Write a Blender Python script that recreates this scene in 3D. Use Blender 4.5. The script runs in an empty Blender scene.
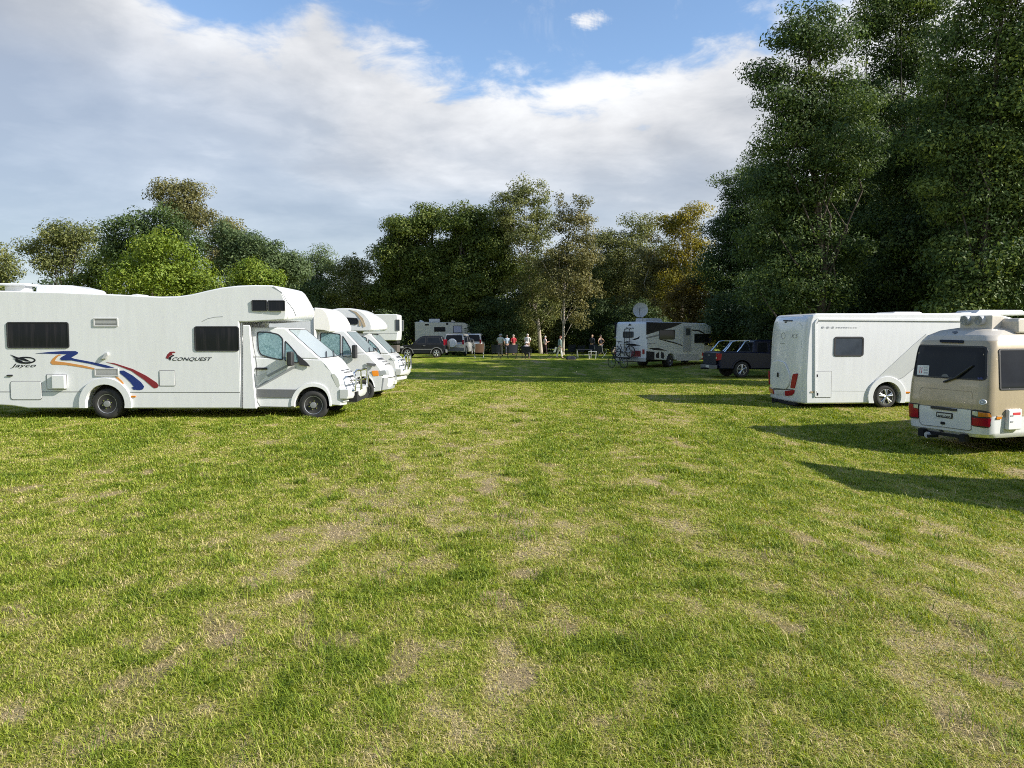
import bpy, bmesh, math, random
import numpy as np
from mathutils import Vector, Matrix, Euler

R = math.radians
SC = bpy.context.scene
COL = SC.collection

# ------------------------------------------------------------------ camera
F_PX, CAM_H, PITCH = 770.0, 2.0, math.atan(49 / 770.0)
cam_d = bpy.data.cameras.new("camera")
cam_d.sensor_width = 36.0
cam_d.lens = 36.0 * F_PX / 1024.0
cam_d.clip_start, cam_d.clip_end = 0.1, 3000.0
cam = bpy.data.objects.new("camera", cam_d)
COL.objects.link(cam)
cam.location = (0, 0, CAM_H)
cam.rotation_euler = (R(90) - PITCH, 0, 0)
SC.camera = cam

# ------------------------------------------------------------------ light
SUN_EL, SUN_AZ = R(30), math.atan2(-0.27, 1.0)       # azimuth measured from +X towards +Y
sun_dir = Vector((math.cos(SUN_EL) * math.cos(SUN_AZ), math.cos(SUN_EL) * math.sin(SUN_AZ), math.sin(SUN_EL)))
sl = bpy.data.lights.new("sun", "SUN")
sl.energy, sl.angle, sl.color = 5.0, R(0.6), (1.0, 0.955, 0.875)
so = bpy.data.objects.new("sun", sl)
COL.objects.link(so)
so.rotation_euler = sun_dir.to_track_quat('Z', 'Y').to_euler()
so.location = (30, -10, 40)

SC.view_settings.view_transform = 'Standard'
SC.view_settings.look = 'None'
SC.view_settings.gamma = 1.0
SC.view_settings.exposure = 0.68
SC.view_settings.use_curve_mapping = False
SC.render.engine = 'CYCLES'
SC.cycles.filter_width = 1.0
SC.cycles.use_denoising = False
SC.cycles.max_bounces = 6
SC.cycles.diffuse_bounces = 3
SC.cycles.glossy_bounces = 3
SC.cycles.transmission_bounces = 3
SC.cycles.transparent_max_bounces = 6
SC.cycles.caustics_reflective = False
SC.cycles.caustics_refractive = False


class NT:
    """small helper to write node trees"""
    def __init__(self, tree):
        self.t = tree
    def n(self, typ, **kw):
        nd = self.t.nodes.new(typ)
        for k, v in kw.items():
            if k.startswith('i_'):
                nd.inputs[k[2:].replace('_', ' ')].default_value = v
            else:
                setattr(nd, k, v)
        return nd
    def l(self, a, b):
        self.t.links.new(a, b)
    def math(self, op, a, b=None, c=None, clamp=False):
        nd = self.t.nodes.new('ShaderNodeMath')
        nd.operation = op
        nd.use_clamp = clamp
        for i, v in enumerate((a, b, c)):
            if v is None:
                continue
            if isinstance(v, (int, float)):
                nd.inputs[i].default_value = v
            else:
                self.l(v, nd.inputs[i])
        return nd.outputs[0]
    def mix(self, fac, a, b, blend='MIX'):
        nd = self.t.nodes.new('ShaderNodeMix')
        nd.data_type = 'RGBA'
        nd.blend_type = blend
        for idx, v in ((0, fac), (6, a), (7, b)):
            if isinstance(v, (int, float)):
                nd.inputs[idx].default_value = v
            elif isinstance(v, tuple):
                nd.inputs[idx].default_value = v if len(v) == 4 else (*v, 1)
            else:
                self.l(v, nd.inputs[idx])
        return nd.outputs[2]
    def noise(self, vec, scale, detail=4, rough=0.5, dist=0.0):
        nd = self.t.nodes.new('ShaderNodeTexNoise')
        nd.inputs['Scale'].default_value = scale
        nd.inputs['Detail'].default_value = detail
        nd.inputs['Roughness'].default_value = rough
        nd.inputs['Distortion'].default_value = dist
        if vec is not None:
            self.l(vec, nd.inputs['Vector'])
        return nd.outputs[0]
    def ramp(self, fac, stops, interp='LINEAR'):
        nd = self.t.nodes.new('ShaderNodeValToRGB')
        cr = nd.color_ramp
        cr.interpolation = interp
        while len(cr.elements) < len(stops):
            cr.elements.new(0.5)
        for e, (p, c) in zip(cr.elements, stops):
            e.position = p
            e.color = c if len(c) == 4 else (*c, 1)
        self.l(fac, nd.inputs[0])
        return nd.outputs[0]


# ------------------------------------------------------------------ sky
world = bpy.data.worlds.new("World")
SC.world = world
world.use_nodes = True
wt = NT(world.node_tree)
world.node_tree.nodes.clear()
sky = wt.n('ShaderNodeTexSky', sky_type='NISHITA', sun_disc=False)
sky.sun_elevation = SUN_EL
sky.sun_rotation = R(90) - SUN_AZ
sky.altitude = 300
sky.air_density, sky.dust_density, sky.ozone_density = 1.0, 0.15, 2.5
tc = wt.n('ShaderNodeTexCoord')
sep = wt.n('ShaderNodeSeparateXYZ')
wt.l(tc.outputs['Generated'], sep.inputs[0])
X, Y, Z = sep.outputs
hor = wt.math('SQRT', wt.math('ADD', wt.math('MULTIPLY', X, X), wt.math('MULTIPLY', Y, Y)))
slope = wt.math('DIVIDE', Z, wt.math('MAXIMUM', hor, 0.02))            # tan of the elevation
az = wt.math('ARCTAN2', X, Y)                                          # 0 = looking along +Y
# the layer of cloud lies on a plane high above: project the direction on it
den = wt.math('ADD', wt.math('MAXIMUM', Z, 0.0), 0.16)
comb = wt.n('ShaderNodeCombineXYZ')
wt.l(wt.math('DIVIDE', X, den), comb.inputs[0])
wt.l(wt.math('DIVIDE', Y, den), comb.inputs[1])
P = comb.outputs[0]
ncl = wt.noise(P, 1.35, 9, 0.56, 0.25)
nfine = wt.noise(P, 5.5, 8, 0.6, 0.3)
nbig = wt.noise(P, 0.75, 5, 0.5, 0.4)
nwisp = wt.noise(P, 2.6, 9, 0.66, 0.9)
# how high above the horizon the bank of cloud reaches in each direction
azn = wt.math('MULTIPLY_ADD', az, 0.5 / 0.75, 0.5, clamp=True)
def e_(px, py):
    u = math.atan((px - 512) / 770.0)
    return (u * 0.5 / 0.75 + 0.5, ((335 - py) / 770.0 - 0.1) / 0.6)
prof = [(-60, -140), (60, -80), (120, -30), (145, 34), (205, 62), (285, 54), (322, 8), (365, 44), (430, 74), (480, 88),
        (560, 92), (640, 84), (705, 58), (750, 44), (800, 40), (1024, 10)]
pts = [(0.0, 0.62)] + [e_(*p) for p in prof] + [(1.0, 0.5)]
edge = wt.ramp(azn, [(p, (v, v, v)) for p, v in pts])
edge = wt.math('MULTIPLY_ADD', edge, 0.6, 0.1)
dcl = wt.math('SUBTRACT', edge, slope)
m0 = wt.math('MULTIPLY', dcl, 15.0)
m1 = wt.math('MULTIPLY_ADD', wt.math('SUBTRACT', ncl, 0.5), 3.4, m0)
m1 = wt.math('MULTIPLY_ADD', wt.math('SUBTRACT', nfine, 0.5), 3.0, m1)
puff = wt.math('ADD', wt.math('POWER', wt.math('DIVIDE', wt.math('SUBTRACT', az, 0.108), 0.045), 2.0), wt.math('POWER', wt.math('DIVIDE', wt.math('SUBTRACT', slope, 0.396), 0.019), 2.0))
puff = wt.math('MULTIPLY_ADD', wt.math('ADD', wt.math('SUBTRACT', nfine, 0.5), wt.math('SUBTRACT', nwisp, 0.5)), 5.0, wt.math('SUBTRACT', 0.25, puff))
m1 = wt.math('MAXIMUM', m1, puff)
mask = wt.n('ShaderNodeMapRange', interpolation_type='SMOOTHSTEP')
mask.inputs['From Min'].default_value = -0.40
mask.inputs['From Max'].default_value = 0.60
wt.l(m1, mask.inputs['Value'])
mask = mask.outputs[0]
wisp = wt.n('ShaderNodeMapRange', interpolation_type='SMOOTHSTEP')
wisp.inputs['From Min'].default_value = 0.55
wisp.inputs['From Max'].default_value = 0.80
wisp.inputs['To Max'].default_value = 0.75
wt.l(nwisp, wisp.inputs['Value'])
mask = wt.math('MAXIMUM', mask, wisp.outputs[0])
# thinner, bluer veil low down at the left
veil = wt.n('ShaderNodeMapRange', interpolation_type='SMOOTHSTEP')
veil.inputs['From Min'].default_value = 0.10
veil.inputs['From Max'].default_value = 0.32
veil.inputs['To Min'].default_value = 0.78
veil.inputs['To Max'].default_value = 1.0
wt.l(wt.math('MULTIPLY_ADD', az, 0.22, wt.math('MULTIPLY_ADD', wt.math('SUBTRACT', nbig, 0.5), 0.45, slope)), veil.inputs['Value'])
mask = wt.math('MULTIPLY', mask, veil.outputs[0])
# cloud brightness: bright rim near the upper edge, soft grey bellies
bel = wt.n('ShaderNodeMapRange')
bel.inputs['From Min'].default_value = 0.0
bel.inputs['From Max'].default_value = 0.26
bel.inputs['To Min'].default_value = 1.0
bel.inputs['To Max'].default_value = 0.0
wt.l(dcl, bel.inputs['Value'])
br = wt.math('MULTIPLY_ADD', wt.math('SUBTRACT', nbig, 0.5), 1.5, wt.math('MULTIPLY', bel.outputs[0], 0.55))
br = wt.math('MULTIPLY_ADD', wt.math('SUBTRACT', ncl, 0.5), 1.5, br)
br = wt.math('MULTIPLY_ADD', wt.math('SUBTRACT', nfine, 0.5), 0.55, br)
br = wt.math('MULTIPLY_ADD', az, 0.30, wt.math('ADD', br, 0.28))
ccol = wt.ramp(br, [(0.0, (0.262, 0.285, 0.328)), (0.42, (0.358, 0.378, 0.412)), (0.75, (0.51, 0.52, 0.54)), (1.0, (0.63, 0.64, 0.655))])
SKY_STRENGTH = 0.135
cg = wt.mix(1.0, ccol, (1 / SKY_STRENGTH,) * 3, 'MULTIPLY')
skyc = wt.mix(1.0, sky.outputs[0], (1.0, 1.0, 1.0), 'MULTIPLY')
final = wt.mix(mask, skyc, cg)
bg = wt.n('ShaderNodeBackground')
bg.inputs['Strength'].default_value = SKY_STRENGTH
wt.l(final, bg.inputs['Color'])
wo = wt.n('ShaderNodeOutputWorld')
wt.l(bg.outputs[0], wo.inputs[0])

# ------------------------------------------------------------------ helpers
def px(u, v, yplane):
    """photo measurement -> metric point on the vertical plane y = yplane"""
    a, b = (u - 512) / F_PX, (384 - v) / F_PX
    dy = math.cos(PITCH) + b * math.sin(PITCH)
    dz = -math.sin(PITCH) + b * math.cos(PITCH)
    t = yplane / dy
    return t * a, CAM_H + t * dz

def smooth(t):
    t = np.clip(t, 0.0, 1.0)
    return t * t * (3 - 2 * t)

def ground_z(x, y):
    x = np.asarray(x, float); y = np.asarray(y, float)
    drop = -0.62 * smooth((x - 2.0) / 7.0) * (1 - smooth((y - 12) / 14.0))
    rise = 0.30 * smooth((y - 42) / 22.0)
    und = 0.018 * np.sin(x * 0.9 + 1.3) * np.sin(y * 0.7 + 0.4) + 0.012 * np.sin(x * 2.3 + y * 1.1)
    far = np.clip(1 - np.hypot(x, y) / 200, 0, 1)
    return drop + rise + und * far
def gz(x, y):
    return float(ground_z(x, y))

_rng = np.random.default_rng(11)
_LAT = _rng.random((256, 256))
def vnoise(x, y, seed=0):
    x = np.asarray(x, float) + seed * 17.37; y = np.asarray(y, float) + seed * 9.71
    xi = np.floor(x).astype(int); yi = np.floor(y).astype(int)
    fx = x - xi; fy = y - yi
    fx = fx * fx * (3 - 2 * fx); fy = fy * fy * (3 - 2 * fy)
    a = _LAT[xi & 255, yi & 255]; b = _LAT[(xi + 1) & 255, yi & 255]
    c = _LAT[xi & 255, (yi + 1) & 255]; d = _LAT[(xi + 1) & 255, (yi + 1) & 255]
    return (a * (1 - fx) + b * fx) * (1 - fy) + (c * (1 - fx) + d * fx) * fy
def fbm(x, y, oct=4, seed=0, gain=0.5):
    s = 0; amp = 1; tot = 0
    ca, sa = math.cos(0.6), math.sin(0.6)
    for i in range(oct):
        s = s + amp * vnoise(x, y, seed + i * 3)
        tot += amp
        amp *= gain
        x, y = (x * ca - y * sa) * 2.03, (x * sa + y * ca) * 2.03
    return s / tot

def dryness(x, y):
    """0 = lush grass, 1 = worn, straw-coloured turf"""
    x = np.asarray(x, float); y = np.asarray(y, float)
    big = fbm(x * 0.24 + 3, y * 0.17, 3, 1)
    mid = fbm(x * 1.75 + y * 0.25, y * 0.80, 4, 5, 0.55)
    fine = fbm(x * 5.0, y * 3.4, 3, 9, 0.6)
    streak = fbm(x * 1.0 - y * 0.16, y * 0.09 + x * 0.05, 3, 21)
    d = 0.32 * (big - 0.5) + 0.95 * (mid - 0.5) + 1.05 * (fine - 0.5) + 0.70 * (streak - 0.5) + 0.385
    # worn wheel track running away up the middle of the field
    xc = -0.9 + 0.012 * y
    d = d + 0.13 * np.exp(-((x - xc) / 1.6) ** 2) - 0.05 * smooth((y - 22) / 12)
    return np.clip(d, 0, 1)

def bare(x, y):
    """patches of bare brown soil"""
    b = fbm(np.asarray(x) * 2.6 + 7, np.asarray(y) * 1.5 + 2, 3, 40, 0.55)
    f = fbm(np.asarray(x) * 4.0, np.asarray(y) * 3.0, 2, 50)
    return smooth((b + 0.30 * (f - 0.5) + 0.16 * (dryness(x, y) - 0.5) - 0.685) / 0.12)

def recalc(me):
    bm = bmesh.new(); bm.from_mesh(me)
    bmesh.ops.recalc_face_normals(bm, faces=bm.faces)
    bm.to_mesh(me); bm.free()

def tag(o, label=None, cat=None, group=None, kind=None):
    if label: o['label'] = label
    if cat: o['category'] = cat
    if group: o['group'] = group
    if kind: o['kind'] = kind
    return o

def empty(name, loc=(0, 0, 0), rz=0.0):
    o = bpy.data.objects.new(name, None)
    o.empty_display_size = 0.3
    COL.objects.link(o)
    o.location = loc
    o.rotation_euler = (0, 0, rz)
    return o

def link_mesh(name, me, mat, parent=None):
    o = bpy.data.objects.new(name, me)
    if mat is not None and not me.materials:
        me.materials.append(mat)
    COL.objects.link(o)
    if parent is not None:
        o.parent = parent
    return o

def copy_tree(o, parent=None):
    c = o.copy()
    COL.objects.link(c)
    if parent is not None:
        c.parent = parent
    for ch in list(o.children):
        copy_tree(ch, c)
    return c

class MB:
    """collects simple solids; build() links them as one mesh object"""
    def __init__(self):
        self.v, self.f = [], []
    def add(self, verts, faces):
        b = len(self.v)
        self.v += [tuple(p) for p in verts]
        self.f += [tuple(i + b for i in f) for f in faces]
        return self
    def box(self, c, s, rot=None):
        hx, hy, hz = s[0] / 2, s[1] / 2, s[2] / 2
        vs = [Vector((x, y, z)) for x in (-hx, hx) for y in (-hy, hy) for z in (-hz, hz)]
        if rot is not None:
            m = Euler(rot).to_matrix()
            vs = [m @ p for p in vs]
        vs = [p + Vector(c) for p in vs]
        return self.add(vs, [(0, 1, 3, 2), (4, 6, 7, 5), (0, 4, 5, 1), (2, 3, 7, 6), (0, 2, 6, 4), (1, 5, 7, 3)])
    def tube(self, pts, r, n=8, closed=False):
        """tube through points; r a number or a list"""
        pts = [Vector(p) for p in pts]
        k = len(pts)
        rr = r if isinstance(r, (list, tuple)) else [r] * k
        ref = None
        rings = []
        for i, p in enumerate(pts):
            if closed:
                d = pts[(i + 1) % k] - pts[i - 1]
            else:
                d = pts[min(i + 1, k - 1)] - pts[max(i - 1, 0)]
            d.normalize()
            if ref is None:
                ref = Vector((0, 0, 1)) if abs(d.z) < 0.9 else Vector((1, 0, 0))
            a = d.cross(ref)
            if a.length < 1e-5:
                a = d.orthogonal()
            a.normalize()
            b = d.cross(a).normalized()
            ref = -b if b.length else ref
            ref = b.cross(Vector((0, 0, 0))) if False else a.cross(d)
            rings.append([p + (a * math.cos(t) + b * math.sin(t)) * rr[i] for t in [2 * math.pi * j / n for j in range(n)]])
        vs = [q for ring in rings for q in ring]
        fs = []
        m = k if closed else k - 1
        for i in range(m):
            i2 = (i + 1) % k
            for j in range(n):
                j2 = (j + 1) % n
                fs.append((i * n + j, i * n + j2, i2 * n + j2, i2 * n + j))
        if not closed:
            fs.append(tuple(range(n - 1, -1, -1)))
            fs.append(tuple((k - 1) * n + j for j in range(n)))
        return self.add(vs, fs)
    def lathe(self, prof, c, axis='Y', n=24):
        """prof: (radius, along) pairs, revolved about an axis through c"""
        vs, fs = [], []
        k = len(prof)
        for j in range(n):
            t = 2 * math.pi * j / n
            for r, a in prof:
                p, q = r * math.cos(t), r * math.sin(t)
                if axis == 'Y': w = (p, a, q)
                elif axis == 'X': w = (a, p, q)
                else: w = (p, q, a)
                vs.append((c[0] + w[0], c[1] + w[1], c[2] + w[2]))
        for j in range(n):
            j2 = (j + 1) % n
            for i in range(k - 1):
                fs.append((j * k + i, j2 * k + i, j2 * k + i + 1, j * k + i + 1))
        fs.append(tuple(j * k for j in range(n)))
        fs.append(tuple(j * k + k - 1 for j in range(n)))
        return self.add(vs, fs)
    def prism(self, poly, ys, deform=None):
        """side outline (x, z) swept across the stations ys; deform(x, y, z) -> (x, y, z)"""
        k = len(poly)
        vs = [(x, y, z) for y in ys for x, z in poly]
        fs = []
        for s in range(len(ys) - 1):
            for i in range(k):
                i2 = (i + 1) % k
                fs.append((s * k + i, s * k + i2, (s + 1) * k + i2, (s + 1) * k + i))
        fs.append(tuple(range(k)))
        fs.append(tuple((len(ys) - 1) * k + i for i in range(k)))
        if deform:
            vs = [deform(*p) for p in vs]
        return self.add(vs, fs)
    def decal(self, poly, f, t=0.006, back=0.004):
        """thin plate: outline (u, v) laid on a surface by f(u, v, offset)"""
        k = len(poly)
        vs = [f(u, v, t) for u, v in poly] + [f(u, v, -back) for u, v in poly]
        fs = [tuple(range(k)), tuple(range(2 * k - 1, k - 1, -1))]
        for i in range(k):
            i2 = (i + 1) % k
            fs.append((i, i2, k + i2, k + i))
        return self.add(vs, fs)
    def patch(self, poly, f, t=0.006, nu=14, nv=8):
        """convex outline laid as a grid on a curved surface"""
        vs_ = [p[1] for p in poly]; v0, v1 = min(vs_), max(vs_)
        k = len(poly)
        e = (v1 - v0) * 1e-4
        lv = sorted(set([v0 + e, v1 - e] + [v0 + (v1 - v0) * i / nv for i in range(1, nv)] + [min(max(p[1], v0 + e), v1 - e) for p in poly]))
        lv = [v for i, v in enumerate(lv) if i == 0 or v - lv[i - 1] > (v1 - v0) * 0.004]
        b = []
        for v in lv:
            xs = []
            for i in range(k):
                (ua, va), (ub, vb) = poly[i], poly[(i + 1) % k]
                if (va - v) * (vb - v) <= 0 and abs(vb - va) > 1e-9:
                    xs.append(ua + (ub - ua) * (v - va) / (vb - va))
            a, c = min(xs), max(xs)
            b += [f(a + (c - a) * j / nu, v, t) for j in range(nu + 1)]
        n = nu + 1
        fs = [(i * n + j, i * n + j + 1, (i + 1) * n + j + 1, (i + 1) * n + j) for i in range(len(lv) - 1) for j in range(nu)]
        return self.add(b, fs)
    def ring(self, outer, inner, f, t=0.006, back=0.004):
        """thin closed frame between two outlines with the same number of points"""
        k = len(outer)
        vs = [f(u, v, t) for u, v in outer] + [f(u, v, t) for u, v in inner] + \
             [f(u, v, -back) for u, v in outer] + [f(u, v, -back) for u, v in inner]
        fs = []
        for i in range(k):
            j = (i + 1) % k
            fs += [(i, j, k + j, k + i), (2 * k + i, 3 * k + i, 3 * k + j, 2 * k + j), (i, 2 * k + i, 2 * k + j, j), (k + i, k + j, 3 * k + j, 3 * k + i)]
        return self.add(vs, fs)
    def build(self, name, mat, parent=None, bevel=0.0, seg=2, smooth=True, angle=32, loc=None):
        me = bpy.data.meshes.new(name)
        me.from_pydata(self.v, [], self.f)
        recalc(me)
        if smooth:
            me.polygons.foreach_set('use_smooth', [True] * len(me.polygons))
            if not bevel:
                me.set_sharp_from_angle(angle=R(angle))
        o = link_mesh(name, me, mat, parent)
        if bevel:
            m = o.modifiers.new('bevel', 'BEVEL')
            m.width, m.segments, m.limit_method, m.angle_limit = bevel, seg, 'ANGLE', R(angle)
            m.harden_normals = True
            m.use_clamp_overlap = True
        if loc:
            o.location = loc
        return o

def rrect(x0, z0, x1, z1, r=0.05, n=4):
    if x1 < x0: x0, x1 = x1, x0
    if z1 < z0: z0, z1 = z1, z0
    r = min(r, (x1 - x0) / 2.01, (z1 - z0) / 2.01)
    out = []
    for cx, cz, a0 in ((x1 - r, z1 - r, 0), (x0 + r, z1 - r, 90), (x0 + r, z0 + r, 180), (x1 - r, z0 + r, 270)):
        for i in range(n + 1):
            a = R(a0 + 90 * i / n)
            out.append((cx + r * math.cos(a), cz + r * math.sin(a)))
    return out

def inset(poly, d):
    """inset a convex-ish outline by d towards its inside"""
    k = len(poly)
    area = sum(poly[i][0] * poly[(i + 1) % k][1] - poly[(i + 1) % k][0] * poly[i][1] for i in range(k))
    s = 1 if area > 0 else -1
    out = []
    for i in range(k):
        a, b, c = Vector(poly[i - 1]), Vector(poly[i]), Vector(poly[(i + 1) % k])
        e1, e2 = (b - a), (c - b)
        if e1.length < 1e-7 or e2.length < 1e-7:
            out.append(tuple(b)); continue
        e1.normalize(); e2.normalize()
        n1, n2 = Vector((-e1.y, e1.x)) * s, Vector((-e2.y, e2.x)) * s
        m = n1 + n2
        if m.length < 1e-6:
            out.append(tuple(b)); continue
        m.normalize()
        out.append(tuple(b + m * (d / max(0.35, m.dot(n1)))))
    return out

def roundpoly(poly, r, n=3):
    """round the corners of an outline"""
    k = len(poly); out = []
    for i in range(k):
        a, b, c = Vector(poly[i - 1]), Vector(poly[i]), Vector(poly[(i + 1) % k])
        d1, d2 = a - b, c - b
        q = min(r, d1.length * 0.45, d2.length * 0.45)
        p1, p2 = b + d1.normalized() * q, b + d2.normalized() * q
        for j in range(n + 1):
            t = j / n
            out.append(tuple(p1.lerp(b, t).lerp(b.lerp(p2, t), t)))
    return out

# ------------------------------------------------------------------ materials
_MATS = {}
def mat(name, col, rough=0.5, metal=0.0, coat=0.0, spec=0.5, dirt=0.0, dirtcol=(0.20, 0.17, 0.12), dscale=1.3, bump=0.0, bscale=60, var=0.06):
    """Principled with a little procedural variation so nothing is perfectly even"""
    if name in _MATS:
        return _MATS[name]
    m = bpy.data.materials.new(name)
    m.use_nodes = True
    t = NT(m.node_tree)
    b = m.node_tree.nodes['Principled BSDF']
    tcn = t.n('ShaderNodeTexCoord')
    ob = tcn.outputs['Object']
    n1 = t.noise(ob, dscale, 6, 0.6)
    lo = tuple(c * (1 - var) for c in col)
    hi = tuple(min(1, c * (1 + var)) for c in col)
    c = t.mix(n1, lo, hi)
    if dirt:
        st = t.n('ShaderNodeMapping'); st.inputs['Scale'].default_value = (7.0, 7.0, 0.7)
        t.l(ob, st.inputs[0])
        n2 = t.noise(st.outputs[0], 1.2, 5, 0.65)
        dm = t.math('MULTIPLY', t.math('MULTIPLY_ADD', n2, 2.4, -0.85, clamp=True), dirt)
        c = t.mix(dm, c, dirtcol)
    t.l(c, b.inputs['Base Color'])
    b.inputs['Roughness'].default_value = rough
    rr = t.math('MULTIPLY_ADD', t.math('SUBTRACT', n1, 0.5), 0.25 * min(1, rough * 2), rough, clamp=True)
    t.l(rr, b.inputs['Roughness'])
    b.inputs['Metallic'].default_value = metal
    b.inputs['Coat Weight'].default_value = coat
    b.inputs['Coat Roughness'].default_value = 0.08
    b.inputs['Specular IOR Level'].default_value = spec
    if bump:
        bp = t.n('ShaderNodeBump')
        bp.inputs['Strength'].default_value = bump
        bp.inputs['Distance'].default_value = 0.02
        t.l(t.noise(ob, bscale, 4, 0.6), bp.inputs['Height'])
        t.l(bp.outputs[0], b.inputs['Normal'])
    _MATS[name] = m
    return m

def glass_mat(name, col=(0.012, 0.014, 0.018), stripes=0.0, scol=(0.09, 0.08, 0.085), rough=0.06):
    """dark tinted pane; stripes = folds of the curtain hanging right behind it"""
    if name in _MATS:
        return _MATS[name]
    m = bpy.data.materials.new(name); m.use_nodes = True
    t = NT(m.node_tree); b = m.node_tree.nodes['Principled BSDF']
    tcn = t.n('ShaderNodeTexCoord')
    if stripes:
        mp = t.n('ShaderNodeMapping'); mp.inputs['Scale'].default_value = (13.0, 0.3, 0.9)
        t.l(tcn.outputs['Object'], mp.inputs[0])
        n1 = t.noise(mp.outputs[0], 1.0, 3, 0.5)
        f = t.math('MULTIPLY', t.math('MULTIPLY_ADD', n1, 5.0, -2.45, clamp=True), stripes)
        c = t.mix(f, col, scol)
    else:
        c = t.mix(t.noise(tcn.outputs['Object'], 2.5, 3), tuple(x * 0.6 for x in col), tuple(x * 1.5 for x in col))
    t.l(c, b.inputs['Base Color'])
    b.inputs['Roughness'].default_value = rough
    b.inputs['Specular IOR Level'].default_value = 0.2
    _MATS[name] = m
    return m
# ------------------------------------------------------------------ ground
def leaf_like(name, stops, trans=0.35, attr='tone', gloss=0.25):
    m = bpy.data.materials.new(name); m.use_nodes = True
    t = NT(m.node_tree)
    m.node_tree.nodes.clear()
    at = t.n('ShaderNodeAttribute', attribute_name=attr)
    c = t.ramp(at.outputs['Fac'], stops)
    p = t.n('ShaderNodeBsdfPrincipled')
    p.inputs['Roughness'].default_value = 0.55
    p.inputs['Specular IOR Level'].default_value = gloss
    t.l(c, p.inputs['Base Color'])
    tr = t.n('ShaderNodeBsdfTranslucent')
    hs = t.n('ShaderNodeHueSaturation')
    hs.inputs['Saturation'].default_value = 1.15
    hs.inputs['Value'].default_value = 1.25
    hs.inputs['Hue'].default_value = 0.485
    t.l(c, hs.inputs['Color'])
    t.l(hs.outputs[0], tr.inputs['Color'])
    mx = t.n('ShaderNodeMixShader')
    mx.inputs[0].default_value = trans
    t.l(p.outputs[0], mx.inputs[1]); t.l(tr.outputs[0], mx.inputs[2])
    o = t.n('ShaderNodeOutputMaterial')
    t.l(mx.outputs[0], o.inputs[0])
    return m

GRASS_STOPS = [(0.0, (0.125, 0.190, 0.014)), (0.28, (0.250, 0.320, 0.026)), (0.52, (0.355, 0.385, 0.055)), (0.75, (0.500, 0.440, 0.150)), (1.0, (0.580, 0.470, 0.260))]

def ground_material():
    m = bpy.data.materials.new('turf'); m.use_nodes = True
    t = NT(m.node_tree); b = m.node_tree.nodes['Principled BSDF']
    geo = t.n('ShaderNodeNewGeometry')
    P = geo.outputs['Position']
    dry = t.n('ShaderNodeAttribute', attribute_name='dry').outputs['Fac']
    bar = t.n('ShaderNodeAttribute', attribute_name='bare').outputs['Fac']
    n1 = t.noise(P, 26, 5, 0.7)
    n2 = t.noise(P, 5.0, 5, 0.65)
    n3 = t.noise(P, 90, 3, 0.7)
    f = t.math('MULTIPLY_ADD', t.math('SUBTRACT', n1, 0.5), 1.0, dry)
    f = t.math('MULTIPLY_ADD', t.math('SUBTRACT', n2, 0.5), 0.8, f)
    f = t.math('MULTIPLY_ADD', t.math('SUBTRACT', n3, 0.5), 0.5, f, clamp=True)
    c = t.ramp(f, [(p_, tuple(v_ * 0.80 for v_ in c_)) for p_, c_ in GRASS_STOPS])  # darkened evenly: thatch tone plus the self-shadow that blades would give
    soil = t.mix(n1, (0.22, 0.155, 0.080), (0.46, 0.36, 0.20))
    c = t.mix(t.math('MULTIPLY', bar, 0.7), c, soil)
    t.l(c, b.inputs['Base Color'])
    b.inputs['Roughness'].default_value = 0.9
    b.inputs['Specular IOR Level'].default_value = 0.1
    bp = t.n('ShaderNodeBump')
    bp.inputs['Strength'].default_value = 0.9
    bp.inputs['Distance'].default_value = 0.06
    t.l(t.math('ADD', n1, t.math('MULTIPLY', n3, 0.6)), bp.inputs['Height'])
    t.l(bp.outputs[0], b.inputs['Normal'])
    return m

def build_ground():
    # polar sheet: fine near the camera, reaching the horizon
    rad = np.concatenate([[0.0], np.geomspace(0.9, 1500.0, 520)])
    a1 = np.linspace(R(90 - 50), R(90 + 50), 420)
    a2 = np.linspace(R(90 + 50), R(360 + 90 - 50), 90)[1:-1]
    ang = np.concatenate([a1, a2])
    n, k = len(ang), len(rad)
    rr, aa = np.meshgrid(rad[1:], ang, indexing='ij')
    x = rr * np.cos(aa); y = rr * np.sin(aa)
    x = np.concatenate([[0.0], x.ravel()]); y = np.concatenate([[0.0], y.ravel()])
    z = ground_z(x, y)
    i = np.arange(k - 2)[:, None] * n; j = np.arange(n)[None, :]; j2 = (j + 1) % n
    quads = np.stack([1 + i + j, 1 + i + n + j, 1 + i + n + j2, 1 + i + j2], -1).reshape(-1, 4)
    tris = np.stack([np.zeros(n, int), 1 + np.arange(n), 1 + (np.arange(n) + 1) % n], -1)
    me = bpy.data.meshes.new('ground')
    nv = len(x)
    me.vertices.add(nv)
    me.vertices.foreach_set('co', np.stack([x, y, z], -1).astype(np.float32).ravel())
    li = np.concatenate([tris.ravel(), quads.ravel()]).astype(np.int32)
    me.loops.add(len(li)); me.loops.foreach_set('vertex_index', li)
    st = np.concatenate([np.arange(len(tris)) * 3, len(tris) * 3 + np.arange(len(quads)) * 4]).astype(np.int32)
    me.polygons.add(len(st)); me.polygons.foreach_set('loop_start', st)
    me.update(calc_edges=True)
    me.polygons.foreach_set('use_smooth', np.ones(len(st), bool))
    for nm, fn in (('dry', dryness), ('bare', bare)):
        at = me.attributes.new(nm, 'FLOAT', 'POINT')
        at.data.foreach_set('value', np.asarray(fn(x, y), np.float32))
    o = link_mesh('ground', me, ground_material())
    tag(o, kind='structure')
build_ground()

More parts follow.
